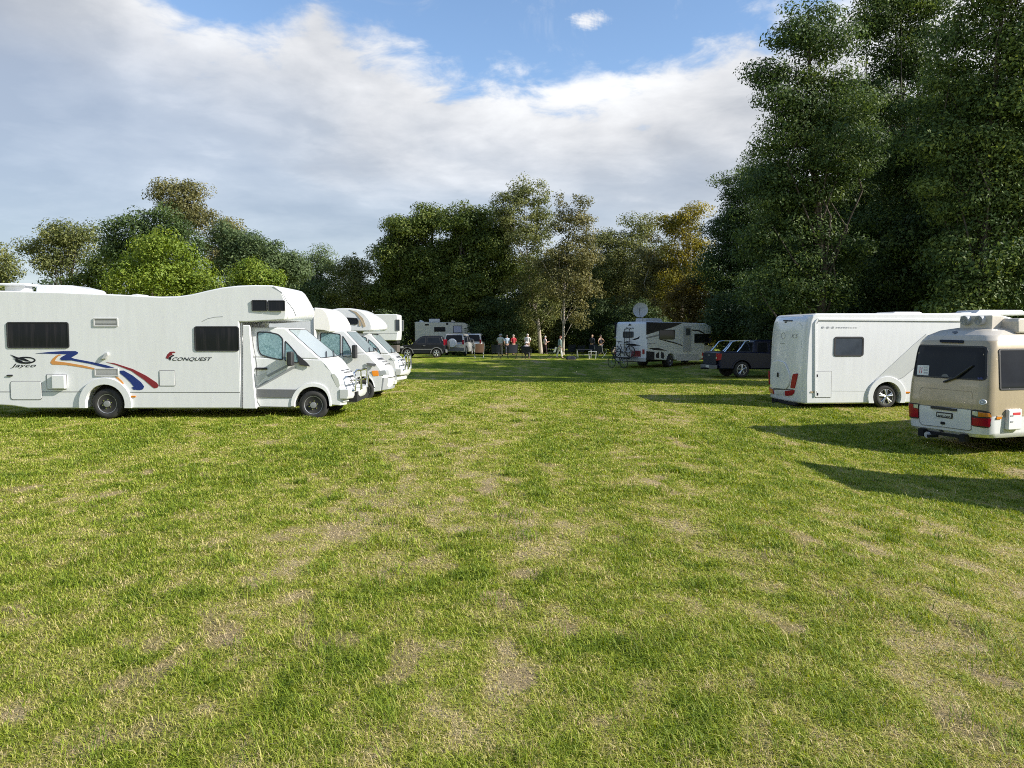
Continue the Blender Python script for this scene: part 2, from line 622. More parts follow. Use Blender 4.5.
def quads_mesh(name, V, tone, polys):
    """V: (N, k, 3) corner points of N equal pieces, polys: index tuples inside one piece, tone per piece"""
    N, k, _ = V.shape
    me = bpy.data.meshes.new(name)
    me.vertices.add(N * k)
    me.vertices.foreach_set('co', V.astype(np.float32).ravel())
    base = (np.arange(N) * k)[:, None]
    flat = np.array([i for p in polys for i in p])[None, :]
    li = (base + flat).astype(np.int32).ravel()
    me.loops.add(len(li)); me.loops.foreach_set('vertex_index', li)
    lens = [len(p) for p in polys]
    off = np.cumsum([0] + lens[:-1])
    st = ((np.arange(N) * sum(lens))[:, None] + off[None, :]).astype(np.int32).ravel()
    me.polygons.add(len(st)); me.polygons.foreach_set('loop_start', st)
    me.update(calc_edges=True)
    at = me.attributes.new('tone', 'FLOAT', 'FACE')
    at.data.foreach_set('value', np.repeat(np.clip(tone, 0, 1), len(polys)).astype(np.float32))
    return me

N_BLADES = 1200000
def build_grass():
    rg = np.random.default_rng(5)
    d0, d1 = 2.7, 34.0
    # number per square metre falls off with distance
    ymax = rg.random(N_BLADES)
    p = 0.45
    y = (d0 ** p + ymax * (d1 ** p - d0 ** p)) ** (1 / p)
    x = (rg.random(N_BLADES) * 2 - 1) * np.where(rg.random(N_BLADES) < 0.82, 0.70 * y + 1.2, 0.95 * y + 6.0)
    dr = dryness(x, y); ba = bare(x, y)
    keep = rg.random(N_BLADES) > 0.62 * ba
    keep &= rg.random(N_BLADES) > 0.35 * np.clip((dr - 0.5) * 2, 0, 1)
    x, y, dr, ba = x[keep], y[keep], dr[keep], ba[keep]
    n = len(x)
    # rank tufts and weeds standing out of the mown turf
    nc = 420
    cy = (d0 ** p + rg.random(nc) * (20 ** p - d0 ** p)) ** (1 / p); cx = (rg.random(nc) * 2 - 1) * (0.70 * cy + 1.0)
    ti = np.repeat(np.arange(nc), 70); tr = 0.05 + 0.09 * rg.random(nc)
    tx = cx[ti] + rg.normal(size=len(ti)) * tr[ti]; ty_ = cy[ti] + rg.normal(size=len(ti)) * tr[ti]
    n0 = len(x)
    x, y = np.concatenate([x, tx]), np.concatenate([y, ty_])
    dr = np.concatenate([dr, np.where(rg.random(nc) < 0.75, 0.02, 0.6)[ti]]); ba = np.concatenate([ba, np.zeros(len(ti))])
    n = len(x)
    z = ground_z(x, y)
    tuft = fbm(x * 1.7, y * 1.7, 3, 70)
    h = (0.017 + 0.030 * np.clip(1 - dr * 1.25, 0, 1) * (0.4 + 1.2 * tuft)) * (0.55 + 0.9 * rg.random(n))
    h *= np.where(rg.random(n) < 0.02, 1.7, 1.0)
    h[n0:] *= 1.7
    w = (0.0014 + 0.0016 * rg.random(n)) * np.maximum(1.0, (y / 4.0)) ** 0.9
    az = rg.random(n) * 2 * np.pi
    lean = (0.35 + 1.25 * rg.random(n)) + 0.5 * dr
    dx, dy = np.cos(az), np.sin(az)
    wx, wy = -np.sin(az + 0.4 * (rg.random(n) - .5)) * w, np.cos(az) * w
    V = np.zeros((n, 5, 3))
    m1, m2 = 0.5 * h, h
    off1, off2 = 0.30 * h * lean, h * lean
    for i, s in ((0, -1), (1, 1)):
        V[:, i] = np.stack([x + s * wx, y + s * wy, z - 0.004], -1)
    for i, s in ((3, -0.75), (2, 0.75)):
        V[:, i] = np.stack([x + s * wx + dx * off1, y + s * wy + dy * off1, z + m1], -1)
    V[:, 4] = np.stack([x + dx * off2, y + dy * off2, z + m2 * np.clip(1.15 - 0.4 * lean, 0.3, 1)], -1)
    tone = 0.10 + 0.66 * dr + 0.50 * (rg.random(n) - 0.5) + 0.25 * ba + 0.55 * (fbm(x * 7, y * 6, 2, 33) - 0.5)
    tone = np.where(rg.random(n) < 0.18, tone + 0.35, tone)
    me = quads_mesh('grass', V, tone, [(0, 1, 2, 3), (3, 2, 4)])
    o = link_mesh('grass', me, leaf_like('grass_blade', GRASS_STOPS, 0.30, gloss=0.3))
    tag(o, 'short worn grass of the field, green with straw coloured patches', 'grass', kind='stuff')
build_grass()

# ------------------------------------------------------------------ trees
LEAF = {
    'dark':   [(0.0, (0.044, 0.070, 0.016)), (0.5, (0.108, 0.148, 0.030)), (1.0, (0.225, 0.255, 0.058))],
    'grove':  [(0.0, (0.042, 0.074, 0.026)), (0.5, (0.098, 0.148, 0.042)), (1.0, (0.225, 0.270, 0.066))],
    'blue':   [(0.0, (0.036, 0.062, 0.020)), (0.5, (0.078, 0.122, 0.036)), (1.0, (0.150, 0.190, 0.066))],
    'gum':    [(0.0, (0.075, 0.096, 0.030)), (0.5, (0.170, 0.192, 0.060)), (1.0, (0.310, 0.300, 0.105))],
    'gumbrown': [(0.0, (0.078, 0.084, 0.030)), (0.5, (0.175, 0.170, 0.060)), (1.0, (0.310, 0.270, 0.105))],
    'greygreen': [(0.0, (0.068, 0.102, 0.044)), (0.5, (0.128, 0.179, 0.072)), (1.0, (0.231, 0.273, 0.120))],
    'bright': [(0.0, (0.085, 0.140, 0.016)), (0.5, (0.195, 0.265, 0.034)), (1.0, (0.330, 0.375, 0.070))],
    'yellow': [(0.0, (0.128, 0.128, 0.021)), (0.5, (0.282, 0.248, 0.038)), (1.0, (0.495, 0.384, 0.068))],
    'autumn': [(0.0, (0.090, 0.068, 0.016)), (0.5, (0.190, 0.140, 0.034)), (1.0, (0.300, 0.220, 0.060))],
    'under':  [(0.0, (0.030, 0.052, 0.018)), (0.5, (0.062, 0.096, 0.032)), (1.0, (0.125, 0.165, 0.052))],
}
_LM = {}
def leafm(k):
    if k not in _LM:
        _LM[k] = leaf_like('foliage_' + k, LEAF[k], 0.30)
    return _LM[k]
def bark(name, a, b):
    if name in _MATS: return _MATS[name]
    m = bpy.data.materials.new(name); m.use_nodes = True
    t = NT(m.node_tree); p = m.node_tree.nodes['Principled BSDF']
    tcn = t.n('ShaderNodeTexCoord'); mp = t.n('ShaderNodeMapping')
    mp.inputs['Scale'].default_value = (3, 3, 0.6)
    t.l(tcn.outputs['Object'], mp.inputs[0])
    n1 = t.noise(mp.outputs[0], 2.0, 6, 0.65)
    t.l(t.mix(t.math('MULTIPLY_ADD', n1, 2.0, -0.5, clamp=True), a, b), p.inputs['Base Color'])
    p.inputs['Roughness'].default_value = 0.85
    bp = t.n('ShaderNodeBump'); bp.inputs['Distance'].default_value = 0.05
    t.l(n1, bp.inputs['Height']); t.l(bp.outputs[0], p.inputs['Normal'])
    _MATS[name] = m
    return m
BARK_DARK = bark('dark_bark', (0.045, 0.035, 0.028), (0.12, 0.095, 0.075))
BARK_PALE = bark('pale_bark', (0.26, 0.21, 0.16), (0.52, 0.46, 0.38))

def leaves(name, C, Rr, cnt, size, rg, ctone, up=0.3, spread=0.8, tvar=0.55, aspect=0.45):
    """C, Rr: clump centres and radii (k, 3); cnt leaves in each; returns a mesh of small folded leaf sprays"""
    idx = np.repeat(np.arange(len(C)), cnt)
    n = len(idx)
    u = rg.normal(size=(n, 3)); u /= np.linalg.norm(u, axis=1, keepdims=True)
    rad = rg.random(n) ** 0.33
    P = C[idx] + u * Rr[idx] * rad[:, None]
    nrm = u * 1.0 + rg.normal(size=(n, 3)) * spread * 0.55
    nrm[:, 2] += up
    nrm /= np.linalg.norm(nrm, axis=1, keepdims=True)
    t = rg.normal(size=(n, 3)); t[:, 2] -= 0.25
    t -= nrm * (t * nrm).sum(1, keepdims=True)
    t /= np.linalg.norm(t, axis=1, keepdims=True)
    b = np.cross(nrm, t)
    L = size * (0.6 + 0.8 * rg.random(n))[:, None]
    W = L * aspect * (0.7 + 0.6 * rg.random(n))[:, None]
    V = np.stack([P - t * L * 0.5, P + b * W * 0.5 + nrm * L * 0.06, P + t * L * 0.5, P - b * W * 0.5 + nrm * L * 0.06], 1)
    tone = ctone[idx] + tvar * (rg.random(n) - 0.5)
    return quads_mesh(name, V, tone, [(0, 1, 2, 3)])

def make_tree(name, label, cat, D, base, lobes, leaf, group=None, bark_m=None, trunk_r=0.25, size=0.28, clump=0.9, dens=1.0, flat=0.75,
              gap=0.25, depth=0.85, seed=0, trunk_px=None, limbs=10, lean=0.0, up=0.3, tone=0.45, domes=0, base_z=None):
    """lobes: (u, v, half width, half height [, dD]) as measured on the photograph at distance D (metres) -> metric crown lobes"""
    rg = np.random.default_rng(seed + 100)
    size *= 0.76
    k = D / F_PX
    bx, _ = px(base, 335, D)
    bz = gz(bx, D) if base_z is None else base_z
    root = empty(name, (bx, D, bz))
    tag(root, label, cat, group)
    LC, LR = [], []
    for lb in lobes:
        X0, Z0 = px(lb[0], lb[1], D)
        dd = lb[4] if len(lb) > 4 else rg.uniform(-0.4, 0.4) * lb[2] * k
        LC.append((X0 - bx, dd, Z0 - bz)); LR.append((lb[2] * k, lb[2] * k * depth, lb[3] * k))
    LC, LR = np.array(LC), np.array(LR)
    if domes:
        # leafy domes budding out of every lobe, each lit and shaded on its own
        base_c, base_r = LC.copy(), LR.copy()
        LR = LR * 0.80
        nd = []; ndr = []
        for c, r in zip(base_c, base_r):
            m = max(4, int(domes * r[0] * r[2]))
            u = rg.normal(size=(m, 3)); u[:, 2] = np.abs(u[:, 2]) * 0.9 - 0.35; u /= np.linalg.norm(u, axis=1, keepdims=True)
            nd.append(c + u * r * 0.80)
            rr_ = (0.55 + 0.55 * rg.random(m)) * 1.05
            ndr.append(np.stack([rr_, rr_, rr_ * 0.85], -1))
        LC = np.concatenate([LC] + nd); LR = np.concatenate([LR] + ndr)
    C, RR, TT = [], [], []
    for c, r in zip(LC, LR):
        area = 4 * math.pi * ((r[0] * r[1]) ** 1.6 / 3 + 2 * (r[0] * r[2]) ** 1.6 / 3) ** (1 / 1.6)
        m = max(5, int(dens * (1 - gap) * area / (clump * clump) * 0.95))
        u = rg.normal(size=(m, 3)); u /= np.linalg.norm(u, axis=1, keepdims=True)
        rad = 0.45 + 0.58 * rg.random(m) ** 0.6
        rad = np.where(rg.random(m) < 0.12, rad * 1.16, rad)
        pc = c + u * r * rad[:, None]
        s = clump * np.clip(np.exp(rg.normal(size=m) * 0.42) * 0.85, 0.3, 1.7) * np.where(rad > 1.05, 0.55, 1.0)
        C.append(pc)
        an = 0.75 + 0.7 * rg.random((m, 2))
        RR.append(np.stack([s * an[:, 0], s * an[:, 1], s * flat], -1))
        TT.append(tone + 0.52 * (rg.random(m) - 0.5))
    C, RR, TT = np.concatenate(C), np.concatenate(RR), np.concatenate(TT)
    ok = C[:, 2] > 0.15
    C, RR, TT = C[ok], RR[ok], TT[ok]
    cnt = np.maximum(6, (dens * 10.5 * RR[:, 0] * RR[:, 0] / (size * size) * 0.62).astype(int))
    me = leaves('crown', C, RR, cnt, size, rg, TT, up=up)
    link_mesh('crown', me, leafm(leaf), root)
    # trunk and limbs, one mesh
    tb = MB()
    top = LC[np.argmax(LC[:, 2])]
    if trunk_px:
        path = []
        for (u, v) in trunk_px:
            X0, Z0 = px(u, v, D); path.append(Vector((X0 - bx, 0, Z0 - bz)))
        path[0].z = -0.15
    else:
        path = [Vector((0, 0, -0.15)), Vector((top[0] * 0.15 + rg.normal() * 0.1, rg.normal() * 0.2, top[2] * 0.3)), Vector((top[0] * 0.5, top[1] * 0.4, top[2] * 0.65)), Vector((top[0] * 0.9, top[1] * 0.9, top[2] * 1.02))]
    kk = len(path)
    tb.tube(path, [trunk_r * (1.25 if i == 0 else 1) * (1 - 0.82 * i / (kk - 1)) for i in range(kk)], 9)
    order = rg.permutation(len(C))[:limbs]
    ends = [Vector(c) for c in LC[:14]] + [Vector(C[i]) for i in order]
    for e in ends:
        f = rg.uniform(0.3, 0.8) * min(1.0, e.z / max(path[-1].z, 0.1)) * (kk - 1)
        i0 = min(int(f), kk - 2); s = path[i0].lerp(path[i0 + 1], f - i0)
        if (e - s).length < 0.3: continue
        r0 = trunk_r * (1 - 0.82 * f / (kk - 1)) * 0.34
        mid = s.lerp(e, 0.5) + Vector((rg.normal() * 0.12, rg.normal() * 0.12, -0.08)) * (e - s).length
        tb.tube([s, mid, e], [r0, r0 * 0.6, r0 * 0.18], 6)
    tb.build('trunk', bark_m or BARK_DARK, root)
    return root

GL = 'trees behind the left motorhomes'
make_tree('gum_tree', 'olive gum tree with rounded airy crown, far left beyond the big motorhome roof', 'tree', 64, 62,
          [(45, 246, 16, 14), (62, 240, 20, 16), (78, 238, 18, 14), (90, 252, 9, 18), (32, 246, 8, 8), (60, 262, 24, 14)], 'gum', GL, seed=1, clump=0.8, size=0.26, gap=0.35)
make_tree('tree', 'olive tree cut by the left edge of the photo, low rounded crown', 'tree', 60, -8,
          [(-8, 272, 18, 20), (4, 268, 10, 14), (-30, 258, 24, 26)], 'gum', GL, seed=2, clump=0.8)
make_tree('broadleaf_tree', 'dense blue green tree with bushy crown behind the brightest green tree', 'tree', 58, 150,
          [(135, 238, 26, 22), (160, 230, 24, 22), (120, 245, 14, 22), (182, 245, 18, 22), (150, 265, 40, 26)], 'blue', GL, seed=3, clump=0.6, gap=0.25, size=0.26)
make_tree('gum_tree', 'tallest gum tree on the left with clumped olive brown crown', 'tree', 66, 185,
          [(174, 194, 22, 17), (163, 200, 12, 12), (190, 200, 10, 12), (205, 222, 12, 14), (228, 232, 12, 11), (214, 245, 14, 14), (198, 215, 8, 10), (222, 255, 22, 18), (180, 225, 18, 18)],
          'gumbrown', GL, bark_m=BARK_PALE, seed=4, clump=0.75, size=0.26, gap=0.3)
make_tree('leafy_tree', 'tall bright yellow green leafy tree above the motorhome roof', 'tree', 46, 165,
          [(160, 248, 22, 20), (140, 262, 20, 22), (175, 262, 18, 26), (130, 280, 20, 18), (160, 285, 34, 20), (198, 274, 15, 22), (188, 290, 20, 14)], 'bright', GL, seed=5, clump=0.6, gap=0.32, size=0.22, trunk_r=0.18, up=0.45, tone=0.5)
make_tree('broadleaf_tree', 'grey green tree sloping down to the right behind the motorhome nose', 'tree', 60, 248,
          [(232, 245, 14, 16), (250, 252, 18, 18), (270, 262, 16, 16), (286, 272, 12, 14), (235, 272, 26, 24), (262, 285, 30, 20)], 'greygreen', GL, seed=6, clump=0.6, gap=0.3, domes=2.5, size=0.25, tone=0.35)
make_tree('leafy_bush', 'round bright green bush just above the motorhome overcab', 'bush', 44, 256,
          [(256, 275, 21, 16), (245, 283, 12, 12), (268, 285, 14, 14), (256, 300, 24, 20)], 'bright', GL, seed=7, clump=0.5, gap=0.25, size=0.2, trunk_r=0.1, up=0.45, tone=0.35)
make_tree('feathery_tree', 'pale grey green feathery tree between the motorhome nose and the big dark tree', 'tree', 78, 322,
          [(320, 258, 10, 14), (316, 274, 14, 18), (330, 285, 18, 20), (308, 292, 14, 20), (322, 318, 24, 22)], 'greygreen', GL, seed=8, clump=0.7, gap=0.3, size=0.24)
make_tree('gum_tree', 'olive gum tree with yellowish top against the big dark tree', 'tree', 76, 352,
          [(345, 272, 13, 13), (358, 264, 12, 12), (366, 278, 10, 18), (350, 295, 22, 20), (356, 322, 22, 20)], 'gum', GL, seed=9, clump=0.75, gap=0.25, size=0.25)
make_tree('dark_tree', 'dark low tree at the far left between the olive gum and the bright tree', 'tree', 62, 100,
          [(100, 272, 16, 18), (112, 258, 10, 14), (90, 286, 24, 14)], 'dark', GL, seed=10, clump=0.7, gap=0.1)

GC = 'trees along the far end of the field'
make_tree('evergreen_tree', 'broad dark evergreen with domed leafy crown behind the parked cars', 'tree', 74, 425,
          [(412, 234, 22, 20), (430, 224, 18, 14), (398, 258, 18, 26), (425, 262, 36, 30), (400, 292, 30, 28), (440, 295, 30, 28), (412, 318, 36, 24), (386, 282, 10, 22)], 'dark', GC, seed=11, clump=0.75, gap=0.25, domes=2.6, size=0.30, trunk_r=0.4, tone=0.5)
make_tree('evergreen_tree', 'second domed dark evergreen, right of the broadest one', 'tree', 72, 478,
          [(462, 224, 14, 20), (482, 234, 22, 22), (468, 252, 24, 26), (492, 262, 18, 28), (474, 288, 28, 28), (456, 308, 24, 24), (488, 315, 24, 22)], 'dark', GC, seed=12, clump=0.75, gap=0.25, domes=2.6, size=0.30, trunk_r=0.4, tone=0.48)
make_tree('tall_gum_tree', 'tallest gum at the far end with spiky olive top and pale leaning trunk', 'tree', 70, 541,
          [(500, 206, 9, 14), (513, 196, 9, 14), (526, 193, 9, 14), (541, 196, 9, 18), (520, 218, 22, 18), (545, 222, 12, 18), (505, 226, 10, 10), (528, 246, 22, 20), (540, 275, 18, 18), (520, 290, 18, 16), (548, 306, 14, 16), (524, 314, 12, 14)],
          'gum', GC, bark_m=BARK_PALE, seed=13, clump=0.6, gap=0.45, size=0.25, trunk_px=[(541, 345), (538, 318), (531, 298), (528, 262), (524, 210)], trunk_r=0.17, limbs=7)
make_tree('tall_gum_tree', 'tall gum with bare slender pale trunk behind the standing people', 'tree', 66, 563,
          [(562, 208, 7, 14), (577, 210, 9, 14), (567, 226, 14, 16), (584, 232, 11, 16), (574, 254, 20, 18), (556, 262, 18, 18), (588, 262, 12, 16), (565, 285, 24, 16), (588, 290, 16, 16), (578, 312, 10, 12)],
          'gumbrown', GC, bark_m=BARK_PALE, seed=14, clump=0.6, gap=0.5, size=0.25, trunk_px=[(563, 350), (564, 310), (565, 278), (568, 240), (572, 208)], trunk_r=0.11, limbs=7)
make_tree('gum_tree', 'leafy gum with greener top left of the satellite dish', 'tree', 76, 612,
          [(600, 248, 13, 16), (616, 246, 14, 16), (636, 232, 12, 12), (648, 228, 8, 12), (625, 258, 22, 18), (605, 276, 20, 20), (635, 285, 24, 22), (612, 308, 26, 20)], 'gum', GC, bark_m=BARK_PALE, seed=15, clump=0.75, gap=0.3, size=0.26, limbs=6)
make_tree('gum_tree', 'sunlit yellow topped gum next to the dark grove', 'tree', 70, 680,
          [(690, 218, 12, 11), (680, 226, 14, 14), (666, 224, 9, 10), (696, 240, 12, 20), (682, 252, 18, 18), (692, 275, 16, 18), (672, 285, 16, 20)], 'yellow', GC, seed=16, bark_m=BARK_PALE, clump=0.7, gap=0.3, size=0.25, limbs=16, tone=0.4)
make_tree('gum_tree', 'brownish thin gum behind the satellite dish', 'tree', 72, 655,
          [(655, 250, 12, 16), (645, 268, 14, 18), (662, 276, 16, 18), (650, 298, 22, 20)], 'gumbrown', GC, seed=17, bark_m=BARK_PALE, clump=0.7, gap=0.38, size=0.25, limbs=6)
make_tree('autumn_tree', 'golden brown small tree behind the shaded motorhome', 'tree', 58, 690,
          [(690, 292, 16, 14), (680, 306, 18, 14), (700, 310, 14, 18), (692, 326, 20, 16)], 'autumn', GC, seed=18, clump=0.5, gap=0.25, size=0.2, trunk_r=0.12, tone=0.35)
make_tree('evergreen_tree', 'dark tree filling the gap behind the two pale gum trunks', 'tree', 80, 545,
          [(525, 290, 30, 34), (560, 282, 30, 34), (545, 318, 40, 26), (590, 295, 30, 34)], 'dark', GC, seed=19, clump=1.2, gap=0.08, size=0.3, trunk_r=0.25, tone=0.3)
make_tree('evergreen_tree', 'dark tree filling the gap behind the satellite dish', 'tree', 82, 645,
          [(625, 290, 30, 34), (660, 285, 30, 36), (640, 315, 40, 26), (695, 300, 26, 34)], 'dark', GC, seed=20, clump=1.2, gap=0.08, size=0.3, trunk_r=0.25, tone=0.3)
GU = 'bushes under the far trees'
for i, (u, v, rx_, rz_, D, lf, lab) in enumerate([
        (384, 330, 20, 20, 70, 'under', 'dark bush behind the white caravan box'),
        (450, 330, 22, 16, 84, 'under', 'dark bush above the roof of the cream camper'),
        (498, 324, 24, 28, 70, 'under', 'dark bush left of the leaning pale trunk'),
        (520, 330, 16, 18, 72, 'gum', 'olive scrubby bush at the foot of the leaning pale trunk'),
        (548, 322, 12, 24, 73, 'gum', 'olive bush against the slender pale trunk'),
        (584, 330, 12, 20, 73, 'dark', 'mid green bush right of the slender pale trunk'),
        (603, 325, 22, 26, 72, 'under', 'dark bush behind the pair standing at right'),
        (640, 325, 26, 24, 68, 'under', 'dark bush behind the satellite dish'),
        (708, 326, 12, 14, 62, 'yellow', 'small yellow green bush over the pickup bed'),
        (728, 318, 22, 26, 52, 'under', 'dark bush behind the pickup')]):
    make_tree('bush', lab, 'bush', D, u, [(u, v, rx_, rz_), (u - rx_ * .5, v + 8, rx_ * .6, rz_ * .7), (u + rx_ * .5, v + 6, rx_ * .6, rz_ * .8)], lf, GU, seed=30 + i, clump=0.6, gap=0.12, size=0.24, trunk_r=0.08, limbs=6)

GR = 'trees of the tall dark grove'
make_tree('grove_tree', 'dark skirted tree at the left edge of the tall grove', 'tree', 57, 760,
          [(742, 190, 24, 20), (765, 172, 22, 20), (734, 225, 20, 24), (760, 225, 34, 30), (722, 268, 20, 28), (755, 275, 36, 30), (785, 255, 30, 36), (735, 312, 28, 22), (775, 315, 34, 22)],
          'grove', GR, seed=50, clump=0.95, gap=-0.1, size=0.21, trunk_r=0.2, limbs=10, flat=0.5, tone=0.22)  # low leaf tone puts the grove's shade into the foliage colour
make_tree('grove_tree', 'grove tree with layered limbs and sunlit tuft at top left', 'tree', 35, 818,
          [(806, 22, 26, 18), (792, 44, 20, 12), (822, 40, 20, 16), (770, 72, 20, 10), (795, 82, 26, 14), (830, 74, 24, 14), (775, 102, 16, 10), (802, 112, 24, 16), (830, 112, 26, 18), (798, 150, 28, 20), (840, 158, 34, 24), (815, 205, 36, 28), (830, 255, 36, 30), (815, 300, 34, 22), (778, 148, 16, 14), (768, 178, 22, 16), (785, 195, 28, 24), (775, 238, 28, 26), (775, 285, 28, 26), (850, 110, 20, 20)],
          'grove', GR, seed=51, clump=0.72, gap=0.1, size=0.19, trunk_r=0.22, limbs=14, flat=0.62, tone=0.36)
make_tree('grove_tree', 'tallest grove tree with see-through top and visible dark trunk', 'tree', 40, 905,
          [(880, 20, 26, 22), (905, 5, 30, 24), (930, 28, 22, 24), (890, 58, 26, 18), (918, 66, 24, 18), (868, 90, 22, 16), (900, 118, 38, 24), (880, 165, 36, 28), (920, 175, 34, 30), (895, 225, 44, 30), (900, 280, 44, 30), (900, -30, 40, 30)],
          'grove', GR, seed=52, clump=0.8, gap=0.18, size=0.20, trunk_r=0.24, limbs=16, flat=0.55, tone=0.35)
make_tree('grove_tree', 'grove tree with yellowish sunlit boughs near the right edge', 'tree', 30, 975,
          [(962, 50, 26, 20), (990, 20, 34, 24), (1010, 55, 30, 22), (955, 90, 28, 18), (990, 98, 32, 20), (950, 140, 30, 22), (985, 150, 34, 24), (960, 195, 34, 26), (998, 205, 32, 28), (970, 255, 38, 30), (1000, 290, 36, 26), (960, 300, 30, 20), (1000, -30, 40, 34)],
          'grove', GR, seed=53, clump=0.72, gap=0.08, size=0.18, trunk_r=0.2, limbs=14, flat=0.6, tone=0.5)
make_tree('grove_tree', 'grove tree cut by the right edge of the photo', 'tree', 29.5, 1060,
          [(1050, 30, 36, 34), (1085, 60, 40, 40), (1040, 110, 34, 28), (1075, 140, 40, 36), (1042, 190, 34, 30), (1070, 230, 40, 36), (1045, 285, 36, 30), (1100, 290, 40, 34), (1060, -30, 44, 40)],
          'grove', GR, seed=54, clump=0.85, gap=0.08, size=0.22, trunk_r=0.2, limbs=20, flat=0.55, tone=0.5)
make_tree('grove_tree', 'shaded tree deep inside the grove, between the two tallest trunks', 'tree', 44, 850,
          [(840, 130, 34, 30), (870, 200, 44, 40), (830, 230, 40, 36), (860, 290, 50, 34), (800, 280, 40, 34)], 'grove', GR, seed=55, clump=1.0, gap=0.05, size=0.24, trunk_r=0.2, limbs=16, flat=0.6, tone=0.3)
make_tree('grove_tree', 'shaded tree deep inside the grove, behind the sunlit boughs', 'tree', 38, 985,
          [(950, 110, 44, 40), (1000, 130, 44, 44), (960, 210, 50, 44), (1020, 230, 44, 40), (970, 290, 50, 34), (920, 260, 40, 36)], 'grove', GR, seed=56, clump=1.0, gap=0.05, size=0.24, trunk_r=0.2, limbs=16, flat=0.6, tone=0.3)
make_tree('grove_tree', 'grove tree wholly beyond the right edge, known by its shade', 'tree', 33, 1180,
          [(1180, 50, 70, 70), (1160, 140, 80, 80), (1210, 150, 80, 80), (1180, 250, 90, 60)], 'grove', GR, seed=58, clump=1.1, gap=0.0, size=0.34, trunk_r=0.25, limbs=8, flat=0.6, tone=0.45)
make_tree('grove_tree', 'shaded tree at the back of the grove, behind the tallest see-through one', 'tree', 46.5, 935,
          [(935, 150, 60, 50), (915, 215, 70, 60), (955, 220, 70, 60), (925, 285, 80, 44), (985, 280, 60, 44), (880, 270, 50, 44)], 'grove', GR, seed=61, clump=1.0, gap=-0.1, size=0.26, trunk_r=0.2, limbs=8, flat=0.55, tone=0.3)  # tree added so that the motorhome with the dish stands in shade
for i, (u, lab) in enumerate([(790, 'low dark bush at the grove foot behind the white coachbuilt motorhome roof end'), (850, 'low dark bush at the grove foot above the motorhome window'),
                              (915, 'low dark bush at the grove foot above the roof hatch'), (985, 'low dark bush at the grove foot above the minibus roof fans')]):
    make_tree('bush', lab, 'bush', 40 if u < 930 else 34, u, [(u, 308, 32, 26), (u - 22, 316, 22, 22), (u + 22, 314, 22, 22)], 'under', GU, seed=60 + i, clump=0.65, gap=0.1, size=0.2, trunk_r=0.1, limbs=6)

def woodland():
    """the dark wood behind everything reads as one mass"""
    rg = np.random.default_rng(77)
    k = 900
    u = rg.uniform(-140, 1180, k)
    D = rg.uniform(92, 108, k)
    top = 280 + 10 * np.sin(u * 0.021) + 9 * np.sin(u * 0.057 + 1) - np.where(u > 700, 25, 0)
    v = top + (348 - top) * rg.random(k) ** 0.9
    C = []
    for a, b, d in zip(u, v, D):
        X0, Z0 = px(a, b, d); C.append((X0, d, max(Z0, 0.4)))
    C = np.array(C)
    s = rg.uniform(1.3, 2.3, k)
    RR = np.stack([s, s, s * 0.8], -1)
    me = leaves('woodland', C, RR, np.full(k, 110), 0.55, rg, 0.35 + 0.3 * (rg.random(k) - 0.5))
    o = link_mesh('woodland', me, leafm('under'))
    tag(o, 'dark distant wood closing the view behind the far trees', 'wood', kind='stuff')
woodland()

def undergrowth():
    """scrub and saplings between the trunks: one dark mass"""
    rg = np.random.default_rng(78)
    u = np.concatenate([rg.uniform(360, 735, 380), rg.uniform(725, 1120, 420)])
    D = np.concatenate([rg.uniform(75, 82, 380), rg.uniform(56, 62, 420)])
    X0 = (u - 512) / F_PX * D
    hmax = 2.2 + 1.6 * fbm(X0 * 0.12, D * 0.1, 3, 90)
    Zr = ground_z(X0, D) + 0.2 + hmax * rg.random(800) ** 0.8
    s = rg.uniform(0.6, 1.1, 800)
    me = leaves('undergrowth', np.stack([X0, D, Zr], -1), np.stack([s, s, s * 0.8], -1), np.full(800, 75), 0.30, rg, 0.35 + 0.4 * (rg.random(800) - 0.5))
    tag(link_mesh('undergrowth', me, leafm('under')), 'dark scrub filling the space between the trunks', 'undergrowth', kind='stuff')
undergrowth()
# ------------------------------------------------------------------ vehicle materials
WHITE = mat('white_gelcoat', (0.75, 0.755, 0.75), 0.28, coat=0.35, dirt=0.10, var=0.03)
WHITE2 = mat('white_paint', (0.75, 0.755, 0.75), 0.25, coat=0.5, dirt=0.10, var=0.03)
IVORY = mat('ivory_gelcoat', (0.79, 0.77, 0.71), 0.32, coat=0.3, dirt=0.10, var=0.03)
CREAM = mat('cream_paint', (0.64, 0.62, 0.55), 0.4, coat=0.2, dirt=0.3, var=0.04)
BEIGE = mat('champagne_paint', (0.45, 0.365, 0.24), 0.3, metal=0.15, coat=0.5, dirt=0.22, var=0.04)
ROOFB = mat('pale_roof_paint', (0.56, 0.51, 0.43), 0.4, coat=0.2, dirt=0.25, var=0.04)
RUBBER = mat('tyre_rubber', (0.022, 0.022, 0.022), 0.8, dirt=0.35, dirtcol=(0.10, 0.09, 0.07))
BLACKP = mat('black_plastic', (0.025, 0.025, 0.027), 0.55)
UNDER = mat('underbody', (0.012, 0.012, 0.012), 0.9)
GREYP = mat('grey_plastic', (0.14, 0.145, 0.15), 0.55, dirt=0.2)
LGREY = mat('light_grey_plastic', (0.50, 0.50, 0.49), 0.5, dirt=0.15)
SEAM = mat('seam_shadow_gap', (0.16, 0.16, 0.155), 0.7)
STEEL = mat('painted_steel_rim', (0.40, 0.41, 0.42), 0.4, metal=0.5, dirt=0.4, dirtcol=(0.12, 0.1, 0.08), dscale=4)
ALLOY = mat('alloy_rim', (0.62, 0.63, 0.64), 0.3, metal=0.8)
